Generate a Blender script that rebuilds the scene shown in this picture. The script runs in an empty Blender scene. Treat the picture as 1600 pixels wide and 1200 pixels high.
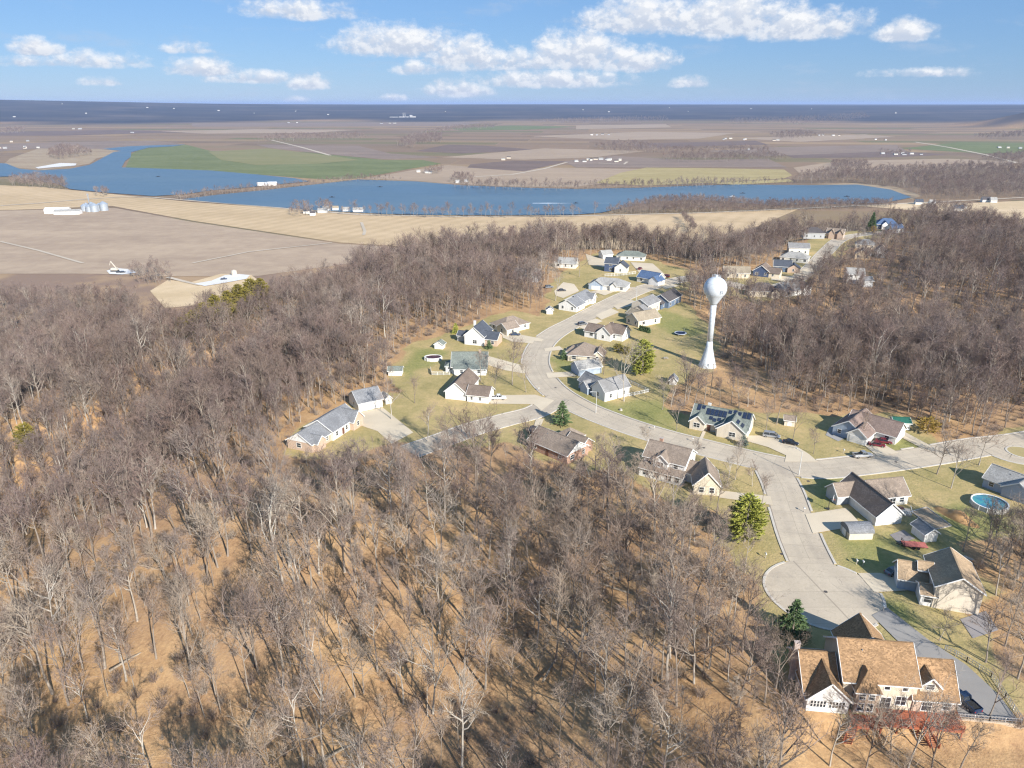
import bpy, bmesh, math, random
import numpy as np
from mathutils import Vector, Matrix

random.seed(7); rng = np.random.default_rng(11)
S = bpy.context.scene
COL = S.collection
R = math.radians

# ---------------------------------------------------------------- camera, sky, sun, exposure
CAM_H = 95.0
cam = bpy.data.cameras.new('camera'); cam_o = bpy.data.objects.new('camera', cam); COL.objects.link(cam_o)
cam.sensor_width = 36.0; cam.lens = 36.0 * 1130.0 / 1600.0
cam.clip_start = 1.0; cam.clip_end = 150000.0
cam_o.location = (0, 0, CAM_H); cam_o.rotation_euler = (R(90.0) - math.atan(438.0 / 1130.0), 0, 0)
S.camera = cam_o
SUN_AZ, SUN_EL = R(-56.5), R(29.0)
SUN_DIR = Vector((math.cos(SUN_AZ) * math.cos(SUN_EL), math.sin(SUN_AZ) * math.cos(SUN_EL), math.sin(SUN_EL)))
sun = bpy.data.lights.new('sun', 'SUN'); sun.energy = 5.0; sun.angle = R(0.53); sun.color = (1.0, 0.955, 0.885)
sun_o = bpy.data.objects.new('sun', sun); COL.objects.link(sun_o)
sun_o.rotation_euler = SUN_DIR.to_track_quat('Z', 'Y').to_euler(); sun_o.location = (200, -200, 400)
S.view_settings.view_transform = 'Standard'; S.view_settings.look = 'None'
S.view_settings.exposure = 0.74; S.view_settings.gamma = 1.0
S.cycles.max_bounces = 5; S.cycles.diffuse_bounces = 2; S.cycles.glossy_bounces = 2; S.cycles.transmission_bounces = 2
S.cycles.transparent_max_bounces = 4; S.cycles.volume_bounces = 0
S.cycles.caustics_reflective = False; S.cycles.caustics_refractive = False
S.cycles.filter_width = 1.25
S.cycles.use_denoising = True; S.cycles.denoiser = 'OPENIMAGEDENOISE'; S.cycles.denoising_input_passes = 'RGB_ALBEDO_NORMAL'; S.cycles.denoising_prefilter = 'NONE'
S.cycles.use_adaptive_sampling = True; S.cycles.adaptive_threshold = 0.02

W = bpy.data.worlds.new('World'); S.world = W; W.use_nodes = True

class NT:
    """small helper round a node tree"""
    def __init__(s, tree): s.t = tree
    def n(s, typ, **kw):
        nd = s.t.nodes.new(typ)
        for k, v in kw.items():
            if k.startswith('i_'):
                key = k[2:]
                nd.inputs[int(key) if key.isdigit() else key.replace('_', ' ')].default_value = v
            else: setattr(nd, k, v)
        return nd
    def l(s, a, b): s.t.links.new(a, b)
    def _in(s, nd, i, v):
        if isinstance(v, bpy.types.NodeSocket): s.l(v, nd.inputs[i])
        elif v is not None: nd.inputs[i].default_value = v
    def m(s, op, a, b=None, c=None, clamp=False):
        nd = s.t.nodes.new('ShaderNodeMath'); nd.operation = op; nd.use_clamp = clamp
        for i, v in enumerate((a, b, c)): s._in(nd, i, v)
        return nd.outputs[0]
    def vm(s, op, a, b=None, scale=None):
        nd = s.t.nodes.new('ShaderNodeVectorMath'); nd.operation = op
        s._in(nd, 0, a); s._in(nd, 1, b)
        if scale is not None: s._in(nd, 3, scale)
        return nd.outputs['Value' if op in ('LENGTH', 'DOT_PRODUCT', 'DISTANCE') else 'Vector']
    def mix(s, f, a, b, mode='MIX'):
        nd = s.t.nodes.new('ShaderNodeMix'); nd.data_type = 'RGBA'; nd.blend_type = mode
        s._in(nd, 0, f)
        for i, v in ((6, a), (7, b)):
            if isinstance(v, tuple) and len(v) == 3: v = v + (1,)
            s._in(nd, i, v)
        return nd.outputs[2]
    def ramp(s, f, stops, interp='LINEAR'):
        nd = s.t.nodes.new('ShaderNodeValToRGB'); cr = nd.color_ramp; cr.interpolation = interp
        while len(cr.elements) < len(stops): cr.elements.new(0.5)
        for e, (p, c) in zip(cr.elements, stops):
            e.position = p
            e.color = (c, c, c, 1) if isinstance(c, (int, float)) else tuple(c) + (1,)
        s._in(nd, 0, f); return nd.outputs[0]
    def noise(s, vec, scale, detail=3, rough=0.55, out=0, dist=0.0):
        nd = s.t.nodes.new('ShaderNodeTexNoise'); nd.inputs['Scale'].default_value = scale
        nd.inputs['Detail'].default_value = detail; nd.inputs['Roughness'].default_value = rough
        nd.inputs['Distortion'].default_value = dist
        if vec is not None: s.l(vec, nd.inputs['Vector'])
        return nd.outputs[out]
    def mapr(s, v, a, b, c=0.0, d=1.0, smooth=True):
        nd = s.t.nodes.new('ShaderNodeMapRange'); nd.interpolation_type = 'SMOOTHSTEP' if smooth else 'LINEAR'
        s._in(nd, 0, v); nd.inputs[1].default_value = a; nd.inputs[2].default_value = b
        nd.inputs[3].default_value = c; nd.inputs[4].default_value = d
        return nd.outputs[0]
    def xyz(s, v):
        nd = s.t.nodes.new('ShaderNodeSeparateXYZ'); s.l(v, nd.inputs[0]); return nd.outputs
    def cxyz(s, x, y, z):
        nd = s.t.nodes.new('ShaderNodeCombineXYZ')
        for i, v in enumerate((x, y, z)): s._in(nd, i, v)
        return nd.outputs[0]

# the sky: Nishita daylight with fair-weather cumulus low in the north, thinner clouds all the way round
def build_world():
    t = NT(W.node_tree); W.node_tree.nodes.clear()
    sky = t.n('ShaderNodeTexSky', sky_type='NISHITA', sun_disc=False)
    sky.sun_elevation = SUN_EL; sky.sun_rotation = R(90.0) - SUN_AZ
    sky.altitude = 200; sky.air_density = 1.0; sky.dust_density = 0.0; sky.ozone_density = 4.0
    g = t.n('ShaderNodeTexCoord').outputs['Generated']
    x, y, z = t.xyz(g)
    az = t.m('ARCTAN2', x, y)                      # bearing from north
    el = t.m('ARCSINE', z)
    # clouds lie in a flat layer, so they shrink towards the horizon
    lump = t.noise(t.cxyz(t.m('MULTIPLY', az, 34.0), t.m('MULTIPLY', el, 46.0), 0.0), 1.0, 6, 0.62)
    fine = t.noise(t.cxyz(t.m('MULTIPLY', az, 105.0), t.m('MULTIPLY', el, 130.0), 3.0), 1.0, 4, 0.6)
    up = t.noise(t.cxyz(t.m('MULTIPLY', t.m('ADD', az, 0.004), 34.0), t.m('MULTIPLY', t.m('ADD', el, 0.0060), 46.0), 0.0), 1.0, 6, 0.62)
    far = t.noise(t.cxyz(t.m('MULTIPLY', az, 5.0), t.m('MULTIPLY', el, 11.0), 7.0), 1.0, 4, 0.55)
    far = t.m('MULTIPLY', t.m('SUBTRACT', far, 0.62), 9.0)
    tint = t.mix(0.5, t.mix(1.0, sky.outputs[0], SKY_TINT, 'MULTIPLY'), SKY_MAX)
    # seen all round: scattered cloud
    fa = t.mapr(t.m('ADD', far, t.m('MULTIPLY', t.m('SUBTRACT', fine, 0.5), 1.2)), 0.0, 0.9)
    bg2 = t.n('ShaderNodeBackground'); bg2.inputs[1].default_value = SKY_STR
    t.l(t.mix(fa, tint, CLOUD_HI), bg2.inputs[0])
    # towards the north the single cumulus clouds: bearing, elevation, half width, half height, weight
    body = None
    for (ca, ce, wa, we, k) in CLOUDS:
        da = t.m('MULTIPLY', t.m('SUBTRACT', az, ca), 0.88 / wa)
        de = t.m('SUBTRACT', el, ce - we * 0.45)
        de = t.m('MAXIMUM', t.m('MULTIPLY', de, 0.75 / we), t.m('MULTIPLY', de, -1.9 / we))   # domed tops, flat bases
        d = t.m('SUBTRACT', 1.0, t.m('MULTIPLY_ADD', da, da, t.m('MULTIPLY', de, de)))
        d = t.m('MULTIPLY', d, k)
        hr = t.m('MULTIPLY', t.m('SUBTRACT', el, ce), 1 / we)
        if body is None: body, hgt = d, hr
        else:
            w_ = t.m('GREATER_THAN', d, body); hgt = t.m('MULTIPLY_ADD', w_, t.m('SUBTRACT', hr, hgt), hgt)
            body = t.m('SMOOTH_MAX', body, d, 0.3)
    body = t.m('MAXIMUM', body, -2.6)
    wisp = t.noise(t.cxyz(t.m('MULTIPLY', az, 9.0), t.m('MULTIPLY', el, 40.0), 5.0), 1.0, 5, 0.6)
    det = t.m('ADD', t.m('MULTIPLY', t.m('SUBTRACT', lump, 0.5), 2.7), t.m('MULTIPLY', t.m('SUBTRACT', fine, 0.5), 1.1))
    dens = t.m('ADD', body, det)
    alpha = t.mapr(dens, -0.45, 0.95)
    thin = t.m('MULTIPLY', t.mapr(t.m('ADD', wisp, t.m('MULTIPLY', t.m('SUBTRACT', fine, 0.5), 0.2)), 0.52, 0.80), 0.45)
    lit = t.mapr(t.m('SUBTRACT', lump, up), -0.06, 0.10)          # sunlit crowns, greyer hollows
    edge = t.mapr(dens, 0.3, 1.6, 1.0, 0.35)
    sh = t.m('ADD', t.m('ADD', t.m('MULTIPLY', lit, 0.5), t.m('MULTIPLY', edge, 0.15)), t.m('MULTIPLY', t.mapr(t.m('ADD', hgt, t.m('SUBTRACT', lump, 0.5)), -0.55, 0.5), 0.5), clamp=True)
    c = t.mix(thin, tint, CLOUD_LO)
    c = t.mix(alpha, c, t.mix(sh, CLOUD_LO, CLOUD_HI))
    bg = t.n('ShaderNodeBackground'); bg.inputs[1].default_value = SKY_STR
    t.l(c, bg.inputs[0])
    north = t.m('MULTIPLY', t.m('LESS_THAN', t.m('ABSOLUTE', az), 0.85), t.m('MULTIPLY', t.m('LESS_THAN', el, 0.24), t.m('GREATER_THAN', el, -0.02)))
    ms = t.n('ShaderNodeMixShader'); t.l(north, ms.inputs[0]); t.l(bg2.outputs[0], ms.inputs[1]); t.l(bg.outputs[0], ms.inputs[2])
    out = t.n('ShaderNodeOutputWorld'); t.l(ms.outputs[0], out.inputs[0])
SKY_MAX = (2.5, 5.2, 9.2)
SKY_STR, SKY_TINT, CLOUD_LO, CLOUD_HI = 0.055, (0.80, 0.87, 1.10), (5.9, 6.8, 8.4), (10.6, 10.7, 10.9)
CLOUDS = [(-0.1432, 0.0738, 0.0751, 0.0206, 1.0), (-0.0643, 0.0614, 0.0481, 0.0209, 0.9), (0.0842, 0.0649, 0.0560, 0.0272, 1.1), (0.1483, 0.0536, 0.0479, 0.0176, 0.9), (0.0489, 0.0304, 0.0895, 0.0122, 0.9), (0.0000, 0.0527, 0.0969, 0.0145, 0.7), (0.1648, 0.1016, 0.0700, 0.0233, 1.0), (0.2557, 0.0997, 0.0915, 0.0259, 1.1), (0.3437, 0.0877, 0.0671, 0.0194, 1.0), (0.4561, 0.0766, 0.0300, 0.0129, 1.1), (0.2209, 0.0260, 0.0207, 0.0080, 0.9), (-0.2625, 0.1049, 0.0569, 0.0121, 0.8), (-0.5383, 0.0578, 0.0248, 0.0103, 0.9), (-0.4837, 0.0467, 0.0429, 0.0093, 0.6), (-0.3728, 0.0401, 0.0378, 0.0113, 1.0), (-0.3151, 0.0303, 0.0542, 0.0077, 0.6), (-0.2557, 0.0250, 0.0284, 0.0095, 0.9), (-0.4847, 0.0242, 0.0188, 0.0058, 0.7), (-0.0695, 0.0183, 0.0376, 0.0114, 0.9), (-0.1211, 0.0428, 0.0241, 0.0097, 0.7), (-0.1510, 0.0076, 0.0146, 0.0049, 0.7), (-0.2692, 0.0044, 0.0159, 0.0040, 0.6), (0.4799, 0.0329, 0.0433, 0.0050, 0.5), (-0.5512, 0.0430, 0.0413, 0.0055, 0.4), (-0.3893, 0.0603, 0.0223, 0.0052, 0.35)]
build_world()

# ---------------------------------------------------------------- materials
MATS = {}
def new_mat(name):
    m = bpy.data.materials.new(name); m.use_nodes = True
    t = NT(m.node_tree); bs = m.node_tree.nodes['Principled BSDF']
    MATS[name] = m
    return m, t, bs
def lin(c):  # sRGB 0..255 to linear
    return tuple(((v / 255.0) / 12.92 if v / 255.0 <= 0.04045 else ((v / 255.0 + 0.055) / 1.055) ** 2.4) for v in c)
def simple(name, col, rough=0.7, var=0.15, scale=3.0, metal=0.0, spec=0.3, bump=0.0):
    if name in MATS: return MATS[name]
    m, t, bs = new_mat(name)
    oc = t.n('ShaderNodeTexCoord').outputs['Object']
    f = t.noise(oc, scale, 4, 0.6)
    f2 = t.noise(oc, scale * 0.13, 2, 0.5)
    k = t.m('ADD', t.m('MULTIPLY', f, 0.6), t.m('MULTIPLY', f2, 0.4))
    a = tuple(c * (1 - var) for c in col); b = tuple(min(1, c * (1 + var)) for c in col)
    t.l(t.mix(t.mapr(k, 0.3, 0.7), a, b), bs.inputs['Base Color'])
    bs.inputs['Roughness'].default_value = rough; bs.inputs['Metallic'].default_value = metal
    bs.inputs['Specular IOR Level'].default_value = spec
    if bump:
        bn = t.n('ShaderNodeBump'); bn.inputs['Strength'].default_value = bump; bn.inputs['Distance'].default_value = 0.05
        t.l(f, bn.inputs['Height']); t.l(bn.outputs[0], bs.inputs['Normal'])
    return m
def siding(name, col, pitch=0.18):
    """painted lap siding: thin shadow lines, slight dirt low down and streaks"""
    if name in MATS: return MATS[name]
    m, t, bs = new_mat(name)
    oc = t.n('ShaderNodeTexCoord').outputs['Object']; x, y, z = t.xyz(oc)
    fr = t.m('FRACT', t.m('DIVIDE', z, pitch))
    st = t.noise(t.cxyz(t.m('MULTIPLY', x, 1.5), t.m('MULTIPLY', y, 1.5), t.m('MULTIPLY', z, 0.25)), 1.0, 4, 0.6)
    c = t.mix(t.mapr(st, 0.35, 0.75), col, tuple(v * 0.86 for v in col))
    t.l(c, bs.inputs['Base Color']); bs.inputs['Roughness'].default_value = 0.55
    bn = t.n('ShaderNodeBump'); bn.inputs['Strength'].default_value = 0.5; bn.inputs['Distance'].default_value = 0.02
    t.l(fr, bn.inputs['Height']); t.l(bn.outputs[0], bs.inputs['Normal'])
    return m
def brick(name, col, col2, mortar=(0.45, 0.42, 0.38)):
    if name in MATS: return MATS[name]
    m, t, bs = new_mat(name)
    oc = t.n('ShaderNodeTexCoord').outputs['Object']; x, y, z = t.xyz(oc)
    b = t.n('ShaderNodeTexBrick'); b.inputs['Scale'].default_value = 1.0
    b.inputs['Brick Width'].default_value = 0.22; b.inputs['Row Height'].default_value = 0.075; b.inputs['Mortar Size'].default_value = 0.008
    b.inputs['Color1'].default_value = col + (1,); b.inputs['Color2'].default_value = col2 + (1,); b.inputs['Mortar'].default_value = mortar + (1,)
    t.l(t.cxyz(t.m('ADD', x, y), z, 0.0), b.inputs['Vector'])
    n = t.noise(oc, 0.8, 3)
    t.l(t.mix(t.mapr(n, 0.3, 0.8, 0, 0.35), b.outputs[0], tuple(v * 0.6 for v in col2)), bs.inputs['Base Color'])
    bs.inputs['Roughness'].default_value = 0.85
    return m
def shingle(name, col, var=0.25, patch=0.12):
    """asphalt shingles: tab-sized colour breakup in courses, weather streaks"""
    if name in MATS: return MATS[name]
    m, t, bs = new_mat(name)
    oc = t.n('ShaderNodeTexCoord').outputs['Object']; x, y, z = t.xyz(oc)
    v = t.n('ShaderNodeTexVoronoi'); v.inputs['Scale'].default_value = 1.0; v.feature = 'F1'
    t.l(t.cxyz(t.m('MULTIPLY', x, 3.6), t.m('MULTIPLY', y, 5.0), t.m('MULTIPLY', z, 5.0)), v.inputs['Vector'])
    tab = t.xyz(v.outputs['Color'])[0]
    big = t.noise(oc, 0.35, 4, 0.6)
    c = t.mix(tab, tuple(q * (1 - var) for q in col), tuple(q * (1 + var) for q in col))
    c = t.mix(t.mapr(big, 0.35, 0.75, 0, 1), c, tuple(q * (1 - patch * 2) for q in col))
    t.l(c, bs.inputs['Base Color']); bs.inputs['Roughness'].default_value = 0.9; bs.inputs['Specular IOR Level'].default_value = 0.2
    fr = t.m('FRACT', t.m('DIVIDE', z, 0.075))
    bn = t.n('ShaderNodeBump'); bn.inputs['Strength'].default_value = 0.35; bn.inputs['Distance'].default_value = 0.015
    t.l(t.m('ADD', fr, tab), bn.inputs['Height']); t.l(bn.outputs[0], bs.inputs['Normal'])
    return m
def glass_mat():
    m, t, bs = new_mat('window_glass')
    oc = t.n('ShaderNodeObjectInfo').outputs['Random']
    t.l(t.mix(oc, (0.012, 0.016, 0.022), (0.05, 0.06, 0.07)), bs.inputs['Base Color'])
    bs.inputs['Roughness'].default_value = 0.06; bs.inputs['Specular IOR Level'].default_value = 0.8
    return m
GLASS = glass_mat()
WHITE = simple('white_trim', (0.78, 0.77, 0.74), 0.5, 0.05)
CONC = None
def paint(name, col, rough=0.28, metal=0.0):
    if name in MATS: return MATS[name]
    m, t, bs = new_mat(name)
    oc = t.n('ShaderNodeTexCoord').outputs['Object']
    f = t.noise(oc, 2.0, 4, 0.6)
    t.l(t.mix(t.mapr(f, 0.4, 0.8), col, tuple(v * 0.82 + 0.02 for v in col)), bs.inputs['Base Color'])
    t.l(t.mapr(f, 0.3, 0.8, rough, rough + 0.2), bs.inputs['Roughness'])
    bs.inputs['Metallic'].default_value = metal; bs.inputs['Coat Weight'].default_value = 0.4
    return m

# ---------------------------------------------------------------- mesh helpers
class MB:
    def __init__(s): s.v = []; s.f = []; s.mi = []
    def add(s, vs, fs, mi=0):
        o = len(s.v); s.v += [tuple(p) for p in vs]
        for f in fs: s.f.append(tuple(i + o for i in f)); s.mi.append(mi)
        return s
    def box(s, x0, y0, z0, x1, y1, z1, mi=0):
        return s.add([(x0, y0, z0), (x1, y0, z0), (x1, y1, z0), (x0, y1, z0), (x0, y0, z1), (x1, y0, z1), (x1, y1, z1), (x0, y1, z1)],
                     [(0, 3, 2, 1), (4, 5, 6, 7), (0, 1, 5, 4), (1, 2, 6, 5), (2, 3, 7, 6), (3, 0, 4, 7)], mi)
    def bar(s, a, b, w, h=None, mi=0):
        """a square bar from a to b"""
        a = Vector(a); b = Vector(b); d = (b - a).normalized(); h = h or w
        up = Vector((0, 0, 1)) if abs(d.z) < 0.95 else Vector((1, 0, 0))
        sx = d.cross(up).normalized() * w / 2; sy = sx.cross(d).normalized() * h / 2
        vs = [p + i * sx + j * sy for p in (a, b) for (i, j) in ((-1, -1), (1, -1), (1, 1), (-1, 1))]
        return s.add(vs, [(0, 3, 2, 1), (4, 5, 6, 7), (0, 1, 5, 4), (1, 2, 6, 5), (2, 3, 7, 6), (3, 0, 4, 7)], mi)
    def lathe(s, prof, n=16, cx=0, cy=0, mi=0, cap=True):
        o = len(s.v)
        for r, z in prof:
            for k in range(n):
                a = 2 * math.pi * k / n; s.v.append((cx + r * math.cos(a), cy + r * math.sin(a), z))
        for i in range(len(prof) - 1):
            for k in range(n):
                k2 = (k + 1) % n
                s.f.append((o + i * n + k, o + i * n + k2, o + (i + 1) * n + k2, o + (i + 1) * n + k)); s.mi.append(mi)
        if cap:
            s.f.append(tuple(o + k for k in range(n))[::-1]); s.mi.append(mi)
            s.f.append(tuple(o + (len(prof) - 1) * n + k for k in range(n))); s.mi.append(mi)
        return s
    def slab(s, pts, th, mi=0):
        """a flat polygon given thickness th along -z-ish normal"""
        p = [Vector(q) for q in pts]
        n = (p[1] - p[0]).cross(p[2] - p[0]).normalized()
        if n.z < 0: n = -n; p = p[::-1]
        lo = [q - n * th for q in p]; k = len(p)
        fs = [tuple(range(k)), tuple(range(2 * k - 1, k - 1, -1))] + [(i, i + k, (i + 1) % k + k, (i + 1) % k) for i in range(k)]
        return s.add(p + lo, fs, mi)
    def mesh(s, name, mats):
        me = bpy.data.meshes.new(name); me.from_pydata(s.v, [], s.f)
        if not isinstance(mats, (list, tuple)): mats = [mats]
        for m in mats: me.materials.append(m)
        if len(mats) > 1: me.polygons.foreach_set('material_index', s.mi)
        me.validate(); me.update(); return me
    def build(s, name, mats, parent=None, smooth=False):
        me = s.mesh(name, mats)
        if smooth: me.polygons.foreach_set('use_smooth', [True] * len(me.polygons))
        return obj(name, me, parent)
def obj(name, me, parent=None, loc=None, rz=None):
    o = bpy.data.objects.new(name, me); COL.objects.link(o)
    if parent: o.parent = parent
    if loc is not None: o.location = loc
    if rz is not None: o.rotation_euler = (0, 0, rz)
    return o
def tag(o, label=None, cat=None, group=None, kind=None):
    if label: o['label'] = label
    if cat: o['category'] = cat
    if group: o['group'] = group
    if kind: o['kind'] = kind
    return o
def thing(name, label, cat, loc=(0, 0, 0), rz=0.0, group=None):
    return tag(obj(name, None, None, loc, rz), label, cat, group)
def struct(name, me, kind='structure'): return tag(obj(name, me), kind=kind)
def copy_tree(o, parent=None):
    c = o.copy(); COL.objects.link(c)
    if parent: c.parent = parent
    for ch in list(o.children): copy_tree(ch, c)
    return c
def inside(P, poly):
    """vectorised point in polygon, P (n,2)"""
    x, y = P[:, 0], P[:, 1]; r = np.zeros(len(P), bool); n = len(poly)
    for i in range(n):
        x1, y1 = poly[i]; x2, y2 = poly[(i + 1) % n]
        c = ((y1 > y) != (y2 > y))
        with np.errstate(divide='ignore', invalid='ignore'):
            r ^= c & (x < (x2 - x1) * (y - y1) / ((y2 - y1) if y2 != y1 else 1e-9) + x1)
    return r
def seg_dist(P, pl, closed=False):
    d = np.full(len(P), 1e9); n = len(pl)
    for i in range(n if closed else n - 1):
        a = np.array(pl[i]); b = np.array(pl[(i + 1) % n]); ab = b - a
        t = np.clip(((P - a) @ ab) / max(ab @ ab, 1e-9), 0, 1)
        d = np.minimum(d, np.linalg.norm(P - (a + t[:, None] * ab), axis=1))
    return d
def smooth01(t): t = np.clip(t, 0, 1); return t * t * (3 - 2 * t)

# ---------------------------------------------------------------- terrain
FLOOD = -60.0
BLUFF = [(-150, -200), (-190, 40), (-170, 190), (-138, 285), (-88, 392), (-20, 468), (40, 500), (75, 500), (120, 464), (180, 492), (250, 562), (335, 614), (385, 565), (480, 560), (1500, 620)]
def vnoise(P, s, seed):
    """cheap smooth value noise"""
    q = P / s; i = np.floor(q).astype(np.int64); f = q - i; f = f * f * (3 - 2 * f)
    def h(a, b): 
        n = (a * 374761393 + b * 668265263 + seed * 1274126177) & 0x7fffffff
        n = ((n ^ (n >> 13)) * 1274126177) & 0x7fffffff
        return ((n ^ (n >> 16)) & 0xffff) / 65535.0
    a, b = i[:, 0], i[:, 1]
    return (h(a, b) * (1 - f[:, 0]) + h(a + 1, b) * f[:, 0]) * (1 - f[:, 1]) + (h(a, b + 1) * (1 - f[:, 0]) + h(a + 1, b + 1) * f[:, 0]) * f[:, 1]
def terrain(P):
    P = np.asarray(P, float)
    x, y = P[:, 0], P[:, 1]
    poly = BLUFF + [(1500, -400), (-150, -400)]
    ins = inside(P, poly)
    d = seg_dist(P, BLUFF); s = np.where(ins, -d, d)
    rough = (vnoise(P, 70, 1) - 0.5) * 44 + (vnoise(P, 28, 2) - 0.5) * 10
    near = smooth01((1400 - y) / 300) * smooth01((1200 - np.abs(x)) / 300)
    s2 = s + rough * near * smooth01((s - 4) / 40)
    z = FLOOD * smooth01((s2 - 1) / 118.0)
    # wood in front of the camera falls away gently, deeper to the left
    fr = smooth01((168 - y - 0.25 * np.minimum(x, 0)) / 95) * smooth01((44 - x) / 60)
    z = z - 13 * fr * smooth01((s + 5) / -50) 
    lf = smooth01((-62 - x) / 95) * smooth01((s + 4) / -30)
    z = z - 9 * lf * smooth01((470 - y) / 120)
    # walk-out side of the house by the turning circle
    z = z - 2.4 * smooth01((93.0 - 2.6 * smooth01((x - 72) / 1.5) - y) / (4.0 - 2.2 * smooth01((x - 72) / 1.5))) * smooth01((x - 40) / 12) * smooth01((118 - x) / 20) - 3 * smooth01((84 - y) / 30) * smooth01((x - 30) / 20)
    z = z - 3.0 * smooth01((x - 100) / 14.0) * smooth01((112 - y) / 14)
    # hollows and spurs along the left side of the ridge
    z = z - 14 * smooth01((vnoise(P, 66, 31) - .42) / .30) * smooth01((-80 - x) / 40) * smooth01((-s + 6) / 36) * smooth01((y - 110) / 60)
    # wooded ravine on the right
    rv = np.exp(-(((x - 205) / 62) ** 2 + ((y - 315) / 62) ** 2)) + np.exp(-(((x - 120) / 28) ** 2 + ((y - 320) / 45) ** 2)) * 0.7
    z = z - 13 * smooth01((rv - 0.22) / 0.6)
    # hills closing the plain, far off
    rr = np.hypot(x, y); far = smooth01((rr - 6800) / 6500)
    az = np.arctan2(x, np.maximum(y, 1.0))
    crest = 128 + 22 * np.sin(az * 9 + 1) * 0.25 + 105 * smooth01((-0.10 - az) / 0.75)
    z = z + far * crest + far * (vnoise(P, 2600, 5) - 0.5) * 26 * smooth01((14000 - rr) / 3000)
    hb = np.exp(-(((x - 3950) / 480) ** 2 + ((y - 5300) / 600) ** 2))
    z = z + 95 * smooth01(hb * 1.6)
    return z
def th(x, y): return float(terrain(np.array([[x, y]]))[0])

# ---------------------------------------------------------------- the ground: one sheet out to the horizon
LAWNS = [[(-69.53, 187.28), (-68.06, 207.21), (-57.72, 228.15), (-55.49, 238.80), (-40.30, 237.57), (-47.83, 253.03), (-45.76, 285.58), (-37.96, 301.47), (-28.46, 308.09), (-16.58, 328.50), (0.00, 349.05), (11.73, 337.35), (16.54, 364.08), (20.23, 401.04), (33.57, 441.78), (49.23, 481.99), (61.48, 495.41), (86.34, 486.39), (98.63, 457.09), (112.78, 434.47), (107.02, 407.34), (87.62, 374.77), (90.64, 341.95), (94.82, 320.05), (87.79, 285.58), (77.74, 255.78), (70.17, 254.40), (60.39, 242.54), (53.33, 225.90), (56.56, 215.17), (65.03, 225.90), (80.15, 221.50), (93.79, 221.50), (104.82, 217.25), (124.15, 222.59), (130.20, 213.64), (131.22, 197.04), (144.44, 199.73), (165.33, 213.64), (181.87, 213.64), (140.32, 148.03), (124.40, 142.65), (113.87, 144.76), (103.97, 143.17), (102.17, 135.15), (102.82, 123.96), (93.89, 116.95), (91.19, 110.53), (92.23, 96.24), (87.51, 89.43), (73.83, 91.00), (63.02, 90.47), (54.35, 92.34), (48.13, 96.96), (47.58, 108.79), (48.26, 117.91), (51.36, 130.49), (46.96, 142.13), (49.19, 156.72), (40.43, 159.17), (33.41, 165.60), (27.23, 176.07), (17.69, 177.55), (6.44, 186.06), (-1.92, 195.28), (-14.98, 190.16), (-28.73, 195.28), (-39.77, 192.69), (-50.76, 182.89)],
         [(118.99, 413.83), (141.94, 434.47), (157.96, 441.78), (189.96, 486.39), (224.15, 551.17), (254.72, 593.17), (288.85, 599.66), (338, 634), (309.66, 568.46), (257.08, 534.84), (223.63, 486.39), (199.00, 445.51), (174.03, 413.83), (150.82, 369.36), (125.70, 364.08), (111.40, 374.77)]]
MOWN = [[(74.74, 148.03), (96.67, 149.14), (99.96, 142.65), (86.59, 138.08), (86.07, 132.79), (75.75, 131.63), (73.98, 133.96)], [(18.96, 250.34), (27.71, 221.50), (41.95, 205.29), (51.14, 201.55), (56.37, 216.21), (50.61, 229.87), (34.83, 227.02), (26.58, 231.61)], [(113.64, 200.64), (121.79, 204.35), (121.20, 192.69), (110.88, 190.16)],
        [(115.41, 162.98), (124.56, 156.72), (122.02, 148.03), (104.42, 143.97), (102.21, 156.72)], [(-41.23, 285.58), (-27.32, 294.22), (-28.16, 273.42), (-38.09, 251.68), (-44.41, 262.16)], [(55.00, 197.04), (69.12, 192.69), (79.66, 187.68), (57.67, 196.16)], [(77.45, 125.01), (81.33, 120.88), (81.21, 112.31), (76.29, 112.31), (74.35, 119.88)],
        [(67.28, 351.47), (80.76, 339.64), (88.23, 308.09), (77.52, 298.72), (64.41, 318.00)], [(46.80, 113.21), (50.13, 115.06), (59.58, 110.53), (54.00, 105.43), (47.78, 107.93)], [(15.36, 273.42), (23.04, 273.42), (32.07, 262.16), (19.27, 255.09), (15.11, 258.58)],[(82.14, 174.98), (92.62, 174.98), (82.74, 159.80), (76.46, 158.25)]]
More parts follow.
